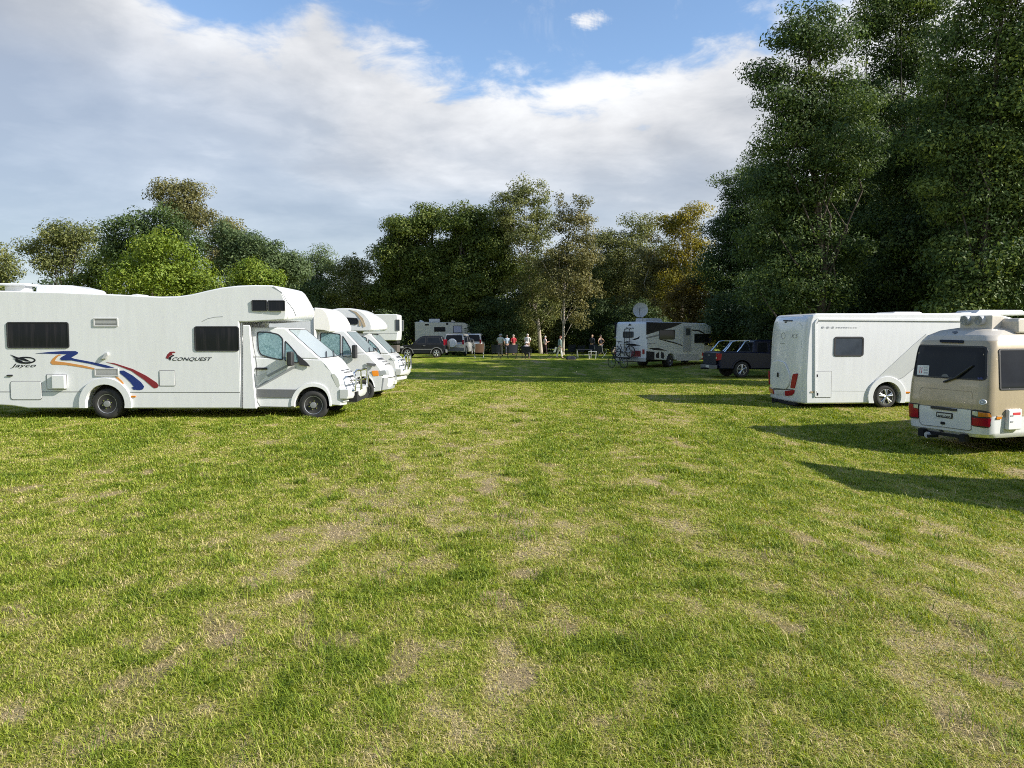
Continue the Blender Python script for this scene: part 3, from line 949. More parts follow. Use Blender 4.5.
CHROME = mat('polished_bar', (0.78, 0.78, 0.78), 0.15, metal=1.0)
DARKRIM = mat('dark_steel_rim', (0.06, 0.06, 0.062), 0.5, metal=0.3, dirt=0.3)
GLASS = glass_mat('tinted_glass')
GLASSC = glass_mat('curtained_glass', stripes=0.5, scol=(0.045, 0.040, 0.045))
GLASSB = glass_mat('blue_grey_glass', (0.055, 0.065, 0.080), rough=0.1)
LENSW = mat('headlight_lens', (0.55, 0.57, 0.58), 0.08, metal=0.35, coat=1.0)
LENSR = mat('red_lens', (0.34, 0.008, 0.022), 0.2, spec=0.3)
LENSA = mat('amber_lens', (0.62, 0.20, 0.015), 0.15, coat=0.8)
NAVY = mat('navy_decal', (0.012, 0.030, 0.165), 0.35)
ORANGE = mat('orange_decal', (0.60, 0.27, 0.075), 0.35)
MAROON = mat('maroon_decal', (0.22, 0.018, 0.028), 0.35)
INK = mat('black_decal', (0.014, 0.015, 0.02), 0.5, spec=0.2)
GREYD = mat('grey_decal', (0.30, 0.31, 0.32), 0.35)
LGREYD = mat('light_grey_decal', (0.55, 0.56, 0.54), 0.35)
TAND = mat('tan_decal', (0.38, 0.30, 0.20), 0.4)
PLATE = mat('number_plate', (0.62, 0.62, 0.56), 0.4)
PAPER = mat('paper_white', (0.80, 0.80, 0.80), 0.6)
REDINK = mat('red_print', (0.55, 0.03, 0.04), 0.5)
DKGREY = mat('dark_grey_paint', (0.013, 0.014, 0.018), 0.3, coat=0.1, spec=0.25)
SILVER = mat('silver_paint', (0.50, 0.50, 0.49), 0.3, metal=0.4, coat=0.5, dirt=0.2)
BLUEP = mat('navy_paint', (0.007, 0.011, 0.034), 0.3, coat=0.1, spec=0.3)

BLIND_REFLECT = mat('pale_blind_sky_reflection', (0.30, 0.36, 0.38), 0.08, spec=0.8)  # pale tone holds both the blinds and the sky reflected in the windscreen
def foil_mat():
    """silvered insulating blind pressed against the cab window"""
    m = bpy.data.materials.new('silver_window_blind'); m.use_nodes = True
    t = NT(m.node_tree); b = m.node_tree.nodes['Principled BSDF']
    tcn = t.n('ShaderNodeTexCoord')
    n1 = t.noise(tcn.outputs['Object'], 16, 3, 0.6, 1.2)
    n2 = t.noise(tcn.outputs['Object'], 3, 3, 0.5)
    c = t.mix(t.math('MULTIPLY_ADD', n1, 3.5, -1.3, clamp=True), (0.10, 0.20, 0.20), (0.34, 0.50, 0.50))
    c = t.mix(t.math('MULTIPLY_ADD', n2, 2.0, -0.6, clamp=True), c, (0.24, 0.36, 0.37))
    t.l(c, b.inputs['Base Color'])
    b.inputs['Roughness'].default_value = 0.12
    b.inputs['Metallic'].default_value = 0.2
    bp = t.n('ShaderNodeBump'); bp.inputs['Strength'].default_value = 0.3; bp.inputs['Distance'].default_value = 0.02
    t.l(n1, bp.inputs['Height']); t.l(bp.outputs[0], b.inputs['Normal'])
    return m
FOIL = foil_mat()

# ------------------------------------------------------------------ vehicle toolkit
def lerp_dy(V, pts, u0, u1):
    """outline of a nose rounded in plan: its silhouette lies on the middle plane, its root on the near side"""
    return [V.S(u, v, V.hw * max(0.0, min(1.0, (u - u0) / (u1 - u0)))) for u, v in pts]

class Veh:
    """a vehicle frame: x forward from the rear, y to the left (the near, right-hand side is y = -hw), z up"""
    def __init__(self, name, label, cat, P0, a, hw, group=None, z=None):
        self.P0, self.a, self.hw = P0, R(a), hw
        ca, sa = math.cos(self.a), math.sin(self.a)
        self.z0 = gz(P0[0] + ca * 2.5, P0[1] + sa * 2.5) if z is None else z
        self.root = tag(empty(name, (P0[0] - sa * hw, P0[1] + ca * hw, self.z0), self.a), label, cat, group)
    def _ray(self, u, v):
        a, b = (u - 512) / F_PX, (384 - v) / F_PX
        return a, math.cos(PITCH) + b * math.sin(PITCH), -math.sin(PITCH) + b * math.cos(PITCH)
    def _hit(self, u, v, P, d):
        rx, ry, rz = self._ray(u, v)
        # P + s d = t (rx, ry)
        det = d[0] * (-ry) - d[1] * (-rx)
        s = ((-P[0]) * (-ry) - (-P[1]) * (-rx)) / det
        t = (d[0] * (-P[1]) - d[1] * (-P[0])) / det
        return s, CAM_H + t * rz - self.z0
    def S(self, u, v, dy=0.0):
        """photo point -> (x, z) on the near side, dy further in"""
        ca, sa = math.cos(self.a), math.sin(self.a)
        return self._hit(u, v, (self.P0[0] - sa * dy, self.P0[1] + ca * dy), (ca, sa))
    def B(self, u, v):
        """photo point -> (y, z) on the rear face"""
        ca, sa = math.cos(self.a), math.sin(self.a)
        s, z = self._hit(u, v, self.P0, (-sa, ca))
        return s - self.hw, z
    def B2(self, u, v, dx):
        ca, sa = math.cos(self.a), math.sin(self.a)
        s, z = self._hit(u, v, (self.P0[0] + ca * dx, self.P0[1] + sa * dx), (-sa, ca))
        return s - self.hw, z
    def Sp(self, pts, dy=0.0):
        return [self.S(u, v, dy) for u, v in pts]
    def fs(self, x, z, o):
        return (x, -self.hw - o, z)
    def fl(self, x, z, o):
        return (x, self.hw + o, z)
    def fb(self, y, z, o):
        return (-o, y, z)

def arch_edge(x1, x0, z, arches):
    """bottom edge from x1 back to x0 with wheel arches (cx, cz, r) cut into it"""
    pts = [(x1, z)]
    for cx, cz, r in sorted(arches, key=lambda a: -a[0] if x1 > x0 else a[0]):
        a0 = math.asin(max(-1, min(1, (z - cz) / r)))
        n = 12
        for i in range(n + 1):
            t = a0 + (math.pi - 2 * a0) * i / n
            c = math.cos(t) if x1 > x0 else -math.cos(t)
            pts.append((cx + r * c, cz + r * math.sin(t)))
    pts.append((x0, z))
    return pts

def wheel(parent, x, y, z, r, w, out, style='steel', name='wheel', detail=True):
    """y is the outer face, out = -1 for the right-hand side"""
    e = empty(name); e.parent = parent; e.location = (x, y, z)
    s = out
    ty = MB().lathe([(r * 0.62, 0.0), (r * 0.66, 0.012 * s), (r * 0.80, 0.018 * s), (r * 0.93, 0.004 * s), (r * 0.985, -0.022 * s), (r, -0.055 * s),
                     (r, -(w - 0.055) * s), (r * 0.985, -(w - 0.02) * s), (r * 0.9, -w * s), (r * 0.6, -w * s)], (0, 0, 0), 'Y', 32)
    ty.build('tyre', RUBBER, e, angle=50)
    rm = MB()
    if style == 'steel' or style == 'dark':
        rm.lathe([(r * 0.64, -0.005 * s), (r * 0.62, 0.010 * s), (r * 0.59, 0.004 * s), (r * 0.56, -0.045 * s), (r * 0.42, -0.050 * s), (r * 0.36, -0.02 * s), (r * 0.22, -0.02 * s), (r * 0.20, 0.03 * s), (0.01, 0.035 * s)], (0, 0, 0), 'Y', 32)
        rim = rm.build('rim', STEEL if style == 'steel' else DARKRIM, e, angle=25)
        if out < 0 and detail:
            h0 = None
            for i in range(8):
                t = 2 * math.pi * i / 8
                p = (r * 0.485 * math.cos(t), -0.045 * s, r * 0.485 * math.sin(t))
                if h0 is None:
                    h0 = MB().lathe([(0.030, -0.006), (0.030, 0.006)], (0, 0, 0), 'Y', 10).build('vent_hole', UNDER, rim, loc=p)
                else:
                    link_mesh('vent_hole', h0.data, UNDER, rim).location = p
            h0 = None
            for i in range(6):
                t = 2 * math.pi * i / 6 + 0.3
                p = (r * 0.29 * math.cos(t), -0.005 * s, r * 0.29 * math.sin(t))
                if h0 is None:
                    h0 = MB().lathe([(0.016, -0.014), (0.014, 0.014)], (0, 0, 0), 'Y', 6).build('wheel_nut', CHROME, rim, loc=p)
                else:
                    link_mesh('wheel_nut', h0.data, CHROME, rim).location = p
    else:
        rm.lathe([(r * 0.66, -0.02 * s), (r * 0.66, 0.008 * s), (r * 0.61, 0.010 * s), (r * 0.60, -0.03 * s)], (0, 0, 0), 'Y', 32)
        for i in range(5):
            t = 2 * math.pi * i / 5 + 0.35
            for dt in (-0.17, 0.17):
                c1, s1 = math.cos(t), math.sin(t); c2, s2 = math.cos(t + dt), math.sin(t + dt)
                rm.tube([(r * 0.10 * c1, 0.002 * s, r * 0.10 * s1), (r * 0.40 * math.cos(t + dt * .8), 0.008 * s, r * 0.40 * math.sin(t + dt * .8)), (r * 0.625 * c2, 0.0, r * 0.625 * s2)], [r * 0.085, r * 0.06, r * 0.065], 6)
        rm.lathe([(r * 0.17, -0.03 * s), (r * 0.16, 0.014 * s), (r * 0.10, 0.020 * s), (0.005, 0.020 * s)], (0, 0, 0), 'Y', 16)
        rim = rm.build('rim', ALLOY, e, angle=30)
        bk = MB().lathe([(r * 0.62, -0.06 * s), (r * 0.3, -0.055 * s), (0.005, -0.055 * s)], (0, 0, 0), 'Y', 24)
        bk.build('brake_disc', UNDER, rim)
    return e

def window(parent, poly, f, pane=GLASS, frame=BLACKP, fw=0.045, name='window', t=0.016):
    """framed pane: a rubber frame with the glass set a little into it"""
    inn = inset(poly, fw)
    o = MB().ring(poly, inn, f, t, 0.006).build(name, frame, parent, bevel=0.004, seg=1)
    MB().decal(inset(poly, fw * 0.6), f, t * 0.55, 0.004).build('pane', pane, o, smooth=False)
    return o

def plate(name, parent, poly, f, m, t=0.008, bevel=0.0):
    return MB().decal(poly, f, t, 0.004).build(name, m, parent, bevel=bevel, seg=1, smooth=bool(bevel))

def hatch(parent, poly, f, m, name='hatch', t=0.012, lock=True):
    """flush service door with a visible shut line"""
    o = MB().decal(poly, f, 0.004, 0.004).build(name, SEAM, parent, smooth=False)
    MB().decal(inset(poly, 0.014), f, t, 0.0).build('hatch_panel', m, o, bevel=0.004, seg=2)
    return o

def louvre(parent, poly_box, f, m=LGREY, name='vent', n=5):
    x0, z0, x1, z1 = poly_box
    if x1 < x0: x0, x1 = x1, x0
    if z1 < z0: z0, z1 = z1, z0
    o = MB().ring(rrect(x0, z0, x1, z1, 0.02), rrect(x0 + .03, z0 + .03, x1 - .03, z1 - .03, 0.01), f, 0.02, 0.004).build(name, m, parent, bevel=0.004, seg=1)
    plate('recess', o, rrect(x0 + .02, z0 + .02, x1 - .02, z1 - .02, 0.01), f, GREYP, 0.004)
    sb = MB()
    h = (z1 - z0 - 0.06) / n
    for i in range(n):
        zc = z0 + .03 + h * i
        sb.decal([(x0 + .03, zc), (x1 - .03, zc), (x1 - .03, zc + h * .55), (x0 + .03, zc + h * .55)], f, 0.014, 0.002)
    sb.build('slats', m, o, smooth=False)
    return o

def text_on(name, parent, s, box, f, m, shear=0.0, off=0.006, font_off=0.0):
    """lettering: the word s fitted in box (u0, v0, u1, v1) of a surface f"""
    cu = bpy.data.curves.new(name, 'FONT')
    cu.body = s
    cu.size = 1.0
    cu.extrude = 0.5
    cu.shear = shear
    cu.offset = 0.0
    cu.resolution_u = 3
    tmp = bpy.data.objects.new(name, cu)
    COL.objects.link(tmp)
    dg = bpy.context.evaluated_depsgraph_get()
    me = bpy.data.meshes.new_from_object(tmp.evaluated_get(dg))
    bpy.data.objects.remove(tmp); bpy.data.curves.remove(cu)
    co = np.empty(len(me.vertices) * 3); me.vertices.foreach_get('co', co); co = co.reshape(-1, 3)
    lo, hi = co.min(0), co.max(0)
    u0, v0, u1, v1 = box
    for v in me.vertices:
        a = (v.co.x - lo[0]) / max(1e-6, hi[0] - lo[0]); b = (v.co.y - lo[1]) / max(1e-6, hi[1] - lo[1])
        v.co = f(u0 + a * (u1 - u0), v0 + b * (v1 - v0), off if v.co.z > 0 else -0.003)
    me.materials.clear()
    return link_mesh(name, me, m, parent)

def seam(parent, pts, f, w=0.010, m=SEAM, name='seam', t=0.0035):
    """thin shut line along a polyline on a surface"""
    b = MB()
    for (x0, z0), (x1, z1) in zip(pts[:-1], pts[1:]):
        dx, dz = x1 - x0, z1 - z0
        L = math.hypot(dx, dz) or 1e-6
        nx, nz = -dz / L * w / 2, dx / L * w / 2
        b.decal([(x0 + nx, z0 + nz), (x1 + nx, z1 + nz), (x1 - nx, z1 - nz), (x0 - nx, z0 - nz)], f, t, 0.004)
    return b.build(name, m, parent, smooth=False)

def flare(parent, cx, cz, r0, r1, z, f, m, t=0.035):
    """moulded lip round a wheel arch, cut off at height z"""
    n = 18
    def arc(r):
        a0 = math.asin(max(-1, min(1, (z - cz) / r)))
        return [(cx + r * math.cos(a0 + (math.pi - 2 * a0) * i / n), cz + r * math.sin(a0 + (math.pi - 2 * a0) * i / n)) for i in range(n + 1)]
    poly = arc(r1) + arc(r0)[::-1]
    return MB().decal(poly, f, t, 0.004).build('arch_flare', m, parent, bevel=0.012, seg=2)

def yst(hw, n=7):
    return [-hw + 2 * hw * i / (n - 1) for i in range(n)]

def van_cab(V, sp):
    """forward control cab of a light van; all outlines are photo measurements on the near side, dy inside the coach wall"""
    dy, hw = sp['dy'], V.hw - sp['dy']
    S = lambda pts: V.Sp(pts, dy)
    f0 = S(sp['front'])
    fa, fb_ = f0[-1][0], max(p[0] for p in f0)
    front = [V.S(u, v, dy + hw * max(0.0, min(1.0, 1.8 * (q[0] - fa) / (fb_ - fa)))) for (u, v), q in zip(sp['front'], f0)]                      # from bumper bottom up the nose to the windscreen foot
    rear_b, belt_r = S([sp['rear_bottom']])[0], S([sp['belt_rear']])[0]
    (wx, wz), (wx2, wz2) = S([sp['wheel'], sp['wheel_edge']])
    wr = wz + 0.0 if sp.get('wr') is None else sp['wr']
    ar = sp.get('arch_r', wr + 0.10)
    xa, xf = front[-1][0], max(p[0] for p in front)
    kk = sp.get('nose', 0.26)
    def df(x, y, z):
        w = max(0.0, min(1.0, (x - xa) / (xf - xa)))
        w = w * w * (3 - 2 * w)
        q = abs(y) / hw
        return (x - kk * q ** 2.2 * w, y * (1 - 0.07 * w), z)
    low = arch_edge(front[0][0], rear_b[0], min(front[0][1], rear_b[1]) if abs(front[0][1] - rear_b[1]) < .12 else rear_b[1], [(wx, wz, ar)])
    poly = [belt_r] + list(reversed(front)) + low[0:]
    body = MB().prism(poly, yst(hw, 17), df).build('cab_body', sp['paint'], V.root, bevel=0.035, seg=3, angle=28)
    fside = lambda x, z, o: df(x, -hw - o, z)
    fsl = lambda x, z, o: df(x, hw + o, z)
    # upper cab
    tr, tf = S([sp['top_rear']])[0], S([sp['top_front']])[0]
    br, bf = belt_r, front[-1]
    hb, ht = hw - 0.012, hw - 0.13
    def slant(x, z, o, sgn=-1):
        t = (z - br[1]) / (tr[1] - br[1])
        return (x, sgn * (hb + (ht - hb) * t + o), z)
    b = MB()
    hull = [slant(*br, 0), slant(*bf, 0), slant(*tf, 0), slant(*tr, 0), slant(*br, 0, 1), slant(*bf, 0, 1), slant(*tf, 0, 1), slant(*tr, 0, 1)]
    b.add(hull, [(0, 1, 2, 3), (4, 5, 6, 7), (0, 1, 5, 4), (1, 2, 6, 5), (2, 3, 7, 6), (3, 0, 4, 7)])
    upper = b.build('cab_roof', sp['paint'], V.root, bevel=0.04, seg=3)
    # windscreen
    d = Vector((tf[0] - bf[0], 0, tf[1] - bf[1])); nrm = Vector((d.z, 0, -d.x)).normalized()
    if nrm.x < 0: nrm = -nrm
    def fw(yv, t, o):
        p = Vector((bf[0], 0, bf[1])) + d * t + nrm * o
        w = hb + (ht - hb) * t
        return (p.x, yv * w, p.z)
    window(V.root, roundpoly([(-0.93, 0.03), (0.93, 0.03), (0.92, 0.95), (-0.92, 0.95)], 0.08), fw, sp.get('ws', BLIND_REFLECT), BLACKP, 0.02, 'windscreen', 0.012)
    wp = MB()
    for y0 in (-0.45, 0.35):
        wp.tube([fw(y0, 0.02, 0.03), fw(y0 + 0.35, 0.12, 0.035), fw(y0 + 0.62, 0.2, 0.03)], 0.012, 6)
    wp.build('wiper', BLACKP, V.root)
    for sgn in (-1, 1):
        f = (lambda x, z, o, s=sgn: slant(x, z, o, s))
        dw = S(sp['door_window'])
        window(V.root, roundpoly(dw, 0.06), f, sp.get('dw_glass', FOIL), BLACKP, 0.028, 'door_window', 0.012)
        if 'quarter' in sp:
            window(V.root, roundpoly(S(sp['quarter']), 0.04), f, sp.get('dw_glass', FOIL), BLACKP, 0.022, 'quarter_window', 0.012)
        if 'sail' in sp:
            plate('mirror_base', V.root, roundpoly(S(sp['sail']), 0.03), f, BLACKP, 0.02)
        mx, mz = S([sp['mirror']])[0]
        mw, mh = sp.get('mirror_size', (0.16, 0.34))
        m_ = MB().box((0, 0, 0), (0.13, mw * 1.25, mh))
        mo = m_.build('mirror', sp.get('mirror_mat', BLACKP), V.root, bevel=0.035, seg=3, loc=(mx, sgn * (hw + 0.16), mz))
        MB().tube([(0.0, 0, -mh * .3), (-0.02, -sgn * 0.17, -mh * .3)], 0.022, 6).build('mirror_arm', BLACKP, mo)
        MB().box((-0.068, 0, 0), (0.006, mw, mh * 0.85)).build('mirror_glass', CHROME, mo)
        fd = fside if sgn < 0 else fsl
        if 'molding' in sp:
            plate('side_moulding', V.root, S(sp['molding']), fd, GREYP, 0.018, bevel=0.005)
        if 'handle' in sp:
            x0, z0 = S([sp['handle'][0]])[0]; x1, z1 = S([sp['handle'][1]])[0]
            plate('door_handle', V.root, rrect(x0, z0, x1, z1, 0.012), fd, BLACKP, 0.035, bevel=0.006)
        if 'door_seam' in sp:
            seam(V.root, S(sp['door_seam']), fd, 0.014, name='door_gap')
        hl = roundpoly(S(sp['headlight']), 0.05)
        h_ = MB().decal(hl, fd, 0.012, 0.02).build('headlight', LENSW, V.root, bevel=0.006)
        # the lamp wraps round the corner on to the nose
        if 'amber' in sp:
            plate('indicator', V.root, roundpoly(S(sp['amber']), 0.03), fd, LENSA, 0.02)
        if 'arch_lip' in sp:
            flare(V.root, wx, wz, ar, ar + sp['arch_lip'], rear_b[1] + 0.03, fd, sp['paint'], 0.022)
        wheel(V.root, wx, sgn * (hw - 0.01), wz, wr, 0.22, sgn, sp.get('rim', 'steel'))
    # nose: follow the outline of the front
    zs = [p[1] for p in front]; xs = [p[0] for p in front]
    def fnose(y, z, o):
        x = float(np.interp(z, zs, xs))
        p = df(x + o, y, z)
        return p
    z0, z1 = S([sp['grille'][0]])[0][1], S([sp['grille'][1]])[0][1]
    if z0 > z1: z0, z1 = z1, z0
    def strip(zc0, zc1, y0, y1, o):
        n = 9
        top = [(y0 + (y1 - y0) * i / (n - 1), zc1) for i in range(n)]
        bot = [(y0 + (y1 - y0) * i / (n - 1), zc0) for i in range(n)]
        return top + bot[::-1]
    g = plate('grille', V.root, strip(z0, z1, -0.5, 0.5, 0), fnose, BLACKP, 0.012)
    gb = MB()
    for i in range(3):
        zc = z0 + (z1 - z0) * (i + 0.5) / 3
        gb.decal(strip(zc - 0.012, zc + 0.012, -0.48, 0.48, 0), fnose, 0.022, 0.0)
    gb.build('grille_bar', sp.get('grille_mat', GREYP), g, smooth=False)
    for sgn in (-1, 1):
        hz0, hz1 = sorted((S([sp['lampz'][0]])[0][1], S([sp['lampz'][1]])[0][1]))
        plate('front_lamp', V.root, strip(hz0, hz1, sgn * 0.56 if sgn > 0 else -0.93, 0.93 if sgn > 0 else -0.56, 0), lambda y, z, o: fnose(y * hw, z, o), LENSW, 0.014)
    bz0, bz1 = sorted((S([sp['bumper'][0]])[0][1], S([sp['bumper'][1]])[0][1]))
    bb = MB()
    n = 15
    st = [(-1.0 + 2.0 * i / (n - 1)) for i in range(n)]
    plate('bumper', V.root, [(y, bz1) for y in st] + [(y, bz0) for y in st[::-1]], lambda y, z, o: fnose(y * hw, z, o), sp.get('bumper_mat', GREYP), 0.045)
    plate('number_plate', V.root, rrect(-0.19, (bz0 + bz1) / 2 - 0.06, 0.19, (bz0 + bz1) / 2 + 0.06, 0.01), lambda y, z, o: fnose(y, z, o), PLATE, 0.06)
    if 'bullbar' in sp:
        bx = max(xs) + 0.10
        t0, t1 = sorted((S([sp['bullbar'][0]])[0][1], S([sp['bullbar'][1]])[0][1]))
        bt = MB()
        for sgn in (-1, 1):
            bt.tube([(bx - 0.25, sgn * hw * 0.82, t0), (bx - 0.06, sgn * hw * 0.80, t0), (bx - 0.03, sgn * hw * 0.80, t0 + (t1 - t0) * .5), (bx - 0.09, sgn * hw * 0.78, t1 - .06), (bx - 0.05, sgn * hw * 0.62, t1), (bx, sgn * hw * 0.40, t1 - .02), (bx + 0.02, sgn * hw * 0.38, t0)], 0.026, 8)
            bt.box((bx + 0.0, sgn * hw * 0.40, (t0 + t1) / 2), (0.02, 0.07, t1 - t0))
        bt.tube([(bx - .05, -hw * 0.62, t1), (bx, -hw * .4, t1), (bx + 0.02, 0, t1), (bx, hw * .4, t1), (bx - .05, hw * 0.62, t1)], 0.026, 8)
        bt.tube([(bx - .06, -hw * 0.80, t0 + (t1 - t0) * .5), (bx + 0.0, -hw * .4, t0 + (t1 - t0) * .5), (bx + 0.02, 0, t0 + (t1 - t0) * .5), (bx, hw * .4, t0 + (t1 - t0) * .5), (bx - .06, hw * 0.80, t0 + (t1 - t0) * .5)], 0.024, 8)
        bt.build('bull_bar', CHROME, V.root)
        lower = MB().prism([(bx - 0.20, t0 - .20), (bx - 0.02, t0 - .20), (bx + 0.02, t0 - 0.12), (bx + 0.02, t0 + 0.04), (bx - 0.2, t0 + 0.04)], yst(hw * 0.97, 9), lambda x, y, z: (x - 0.22 * (abs(y) / hw) ** 2.4, y, z))
        lower.build('bar_bumper', sp.get('bar_mat', LGREYD), V.root, bevel=0.02, seg=2)
    return body, df, fside, slant, (wx, wz)

MG = 'motorhomes parked along the left side of the field'
# ------------------------------------------------------------------ the big motorhome at left
V1 = Veh('motorhome', 'large white motorhome with blue, orange and maroon swoosh stripes on its side', 'motorhome', (-12.7, 18.4), 0, 1.15, MG)
def v1():
    V, r = V1, V1.root
    S, f = V.S, V.fs
    (wx, wz) = S(106, 404); wr = 0.37
    wz = wr - 0.01
    xb, zb = S(241, 408.5)
    arch = 0.475
    top = [(246, 322.2), (302.5, 320.6), (307.5, 319.0), (310.6, 315.5), (311.2, 311.8), (309.2, 307.0), (304.8, 301.5), (298, 295.6), (290.5, 290.6), (282, 287.0), (272, 285.3), (255, 285.0), (238, 285.6), (222, 287.4), (206, 290.8),
           (192, 294.2), (178, 296.2), (160, 296.6), (120, 294.6), (60, 292.0), (0, 290.6)]
    poly = [(xb, S(241, 322)[1])] + lerp_dy(V, top, 272, 308) + [(0.0, S(0, 290.3)[1]), (0.0, zb + 0.10), (0.7, zb + 0.06), (1.1, zb)]
    low = arch_edge(1.1, xb, zb, [(wx, wz, arch)])
    poly = poly[:-1] + low
    hw = V.hw
    xn = S(265, 300)[0]; xe = S(311, 311, hw)[0]
    def df(x, y, z):
        w = max(0.0, min(1.0, (x - xn) / (xe - xn))) ** 2
        q = abs(y) / hw
        if z > S(0, 322)[1] - 0.02:
            return (x - 0.30 * q ** 2.5 * w, y * (1 - 0.05 * w), z)
        return (x, y, z)
    MB().prism(poly, yst(hw, 21), df).build('coach_body', WHITE, r, bevel=0.035, seg=3, angle=35)
    MB().box((4.6, 0, 0.50), (8.6, 1.5, 0.25)).box((4.2, 0, 0.95), (7.6, 1.75, 0.8)).build('chassis', UNDER, r)
    fl = V.fl
    for ff in (f, fl):
        seam(r, [(0.05, S(0, 391.8)[1]), (wx - arch - 0.10, S(60, 391.8)[1])], ff, 0.014, name='skirt_seam')
        seam(r, [(wx + arch + 0.10, S(140, 392.2)[1]), (xb - 0.02, S(240, 392.4)[1])], ff, 0.014, name='skirt_seam')
        flare(r, wx, wz, arch - 0.01, arch + 0.16, zb + 0.01, ff, WHITE, 0.05)
        wheel(r, wx + 0.02, (-1 if ff is f else 1) * (hw - 0.02), wz, wr, 0.42, -1 if ff is f else 1, 'steel')
        window(r, rrect(*S(7.3, 348.3), *S(68.7, 322), 0.06), ff, GLASSC, BLACKP, 0.035)
        window(r, rrect(*S(194.7, 351.3), *S(238.8, 326.2), 0.06), ff, GLASSC, BLACKP, 0.03)
        # swoosh stripes
        Q = lambda pts: [S(x / 6.02, 315 + y / 6.02) for x, y in pts]
        plate('blue_stripe', r, Q([(215, 231), (300, 222), (380, 217), (455, 217), (470, 224), (468, 234), (430, 256), (448, 263), (560, 284), (640, 302), (690, 318), (640, 318), (540, 293), (430, 273), (372, 273), (361, 264), (372, 252), (402, 236), (300, 233)]), ff, NAVY, 0.005)
        plate('orange_stripe', r, Q([(372, 240), (352, 247), (338, 262), (330, 277), (400, 286), (500, 303), (570, 320), (570, 329), (480, 313), (400, 301), (315, 298), (303, 286), (318, 262), (338, 245), (355, 238)]), ff, ORANGE, 0.005)
        plate('blue_stripe', r, Q([(722, 335), (745, 334), (800, 365), (850, 405), (868, 430), (862, 446), (845, 452), (805, 450), (792, 436), (806, 432), (785, 405), (755, 376), (722, 350)]), ff, NAVY, 0.005)
        plate('maroon_stripe', r, Q([(640, 284), (690, 290), (800, 325), (880, 365), (945, 408), (955, 424), (948, 438), (930, 441), (918, 434), (870, 392), (790, 336), (700, 301)]), ff, MAROON, 0.005)
        plate('orange_stripe', r, Q([(690, 370), (712, 375), (735, 396), (746, 412), (738, 418), (720, 398)]), ff, ORANGE, 0.0052)
        # bird emblem, maker's name and model name
        emb = MB()
        n = 22
        cx_, cz_ = S(25.5, 360.2)
        out_ = [(cx_ + 0.245 * math.cos(t), cz_ + 0.085 * math.sin(t)) for t in [2 * math.pi * i / n for i in range(n)]]
        inn_ = [(cx_ + 0.015 + 0.195 * math.cos(t), cz_ + 0.004 + 0.050 * math.sin(t)) for t in [2 * math.pi * i / n for i in range(n)]]
        emb.ring(out_, inn_, ff, 0.005)
        emb.decal(Q([(64, 238), (105, 254), (150, 262), (185, 280), (160, 278), (118, 268), (92, 262)]), ff, 0.006)
        emb.decal(Q([(78, 262), (128, 274), (150, 288), (118, 280)]), ff, 0.006)
        emb.build('bird_emblem', INK, r, smooth=False)
    x0, z0 = S(10.8, 368.2); x1, z1 = S(36.0, 363.6)
    text_on('maker_name', r, 'Jayco', (x0, z0, x1, z1), f, INK, 0.35, font_off=0.01)
    x0, z0 = S(172.6, 361.3); x1, z1 = S(212.0, 357.3)
    text_on('model_name', r, 'CONQUEST', (x0, z0, x1, z1), f, INK, 0.35, font_off=0.008)
    Q2 = lambda pts: [S(150 + x / 10.24, 345 + y / 10.24) for x, y in pts]
    plate('model_emblem', r, Q2([(162, 132), (180, 95), (205, 70), (248, 66), (262, 78), (225, 84), (232, 100), (205, 112), (182, 142)]), f, MAROON, 0.005)
    plate('model_emblem', r, Q2([(188, 140), (205, 118), (240, 98), (250, 110), (222, 122), (210, 158)]), f, INK, 0.0055)
    louvre(r, (*S(93.7, 326.7), *S(118, 318)), f, LGREY, 'fridge_vent')
    louvre(r, (*S(94.8, 376.3), *S(118.8, 368.3)), f, LGREY, 'fridge_vent')
    hatch(r, rrect(*S(10.8, 400), *S(41.7, 381), 0.07), f, WHITE, 'locker_door')
    hatch(r, rrect(*S(159.4, 386.3), *S(175, 370.2), 0.03), f, WHITE, 'service_door')
    hatch(r, rrect(*S(46.9, 389.5), *S(66.7, 374), 0.03), f, WHITE, 'heater_door')
    hx0, hz0 = S(54, 388.5); hx1, hz1 = S(66.2, 375)
    MB().box(((hx0 + hx1) / 2, -hw - 0.045, (hz0 + hz1) / 2), (abs(hx1 - hx0), 0.09, abs(hz1 - hz0))).build('heater_cowl', WHITE, r, bevel=0.015, seg=2)
    cx, cz = S(105.3, 356)
    MB().prism([(cx - .10, cz - .09), (cx + .03, cz - .07), (cx + .10, cz + 0.02), (cx + .09, cz + .09), (cx + 0.02, cz + .08)], [-hw - 0.06, -hw + 0.01]).build('water_filler_cap', LGREY, r, bevel=0.02, seg=2)
    for u, v in ((10, 375.5), (133, 396.5)):
        x, z = S(u, v)
        plate('side_marker', r, rrect(x - .07, z - .02, x + .07, z + .02, 0.015), f, LENSA if u > 100 else BLACKP, 0.02)
    # overcab window in two panes
    window(r, rrect(*S(251.8, 311), *S(267.0, 300), 0.03), f, GLASSC, BLACKP, 0.022)
    window(r, rrect(*S(267.8, 311), *S(285.0, 300.3), 0.03), f, GLASSC, BLACKP, 0.022)
    seam(r, V.Sp([(274, 286.5), (289, 293), (299, 301.5), (305, 309), (308, 316)]), lambda x, z, o: df(x, -hw - o, z), 0.018, GREYD, 'cap_seam')
    seam(r, V.Sp([(202, 321.5), (208, 318.5), (215, 317), (223, 316.6)]), f, 0.012, GREYD, 'hand_rail')
    seam(r, V.Sp([(241.5, 323), (241.5, 408)]), f, 0.03, GREYD, 'corner_trim')
    # roof gear
    zr = S(70, 292.5)[1]
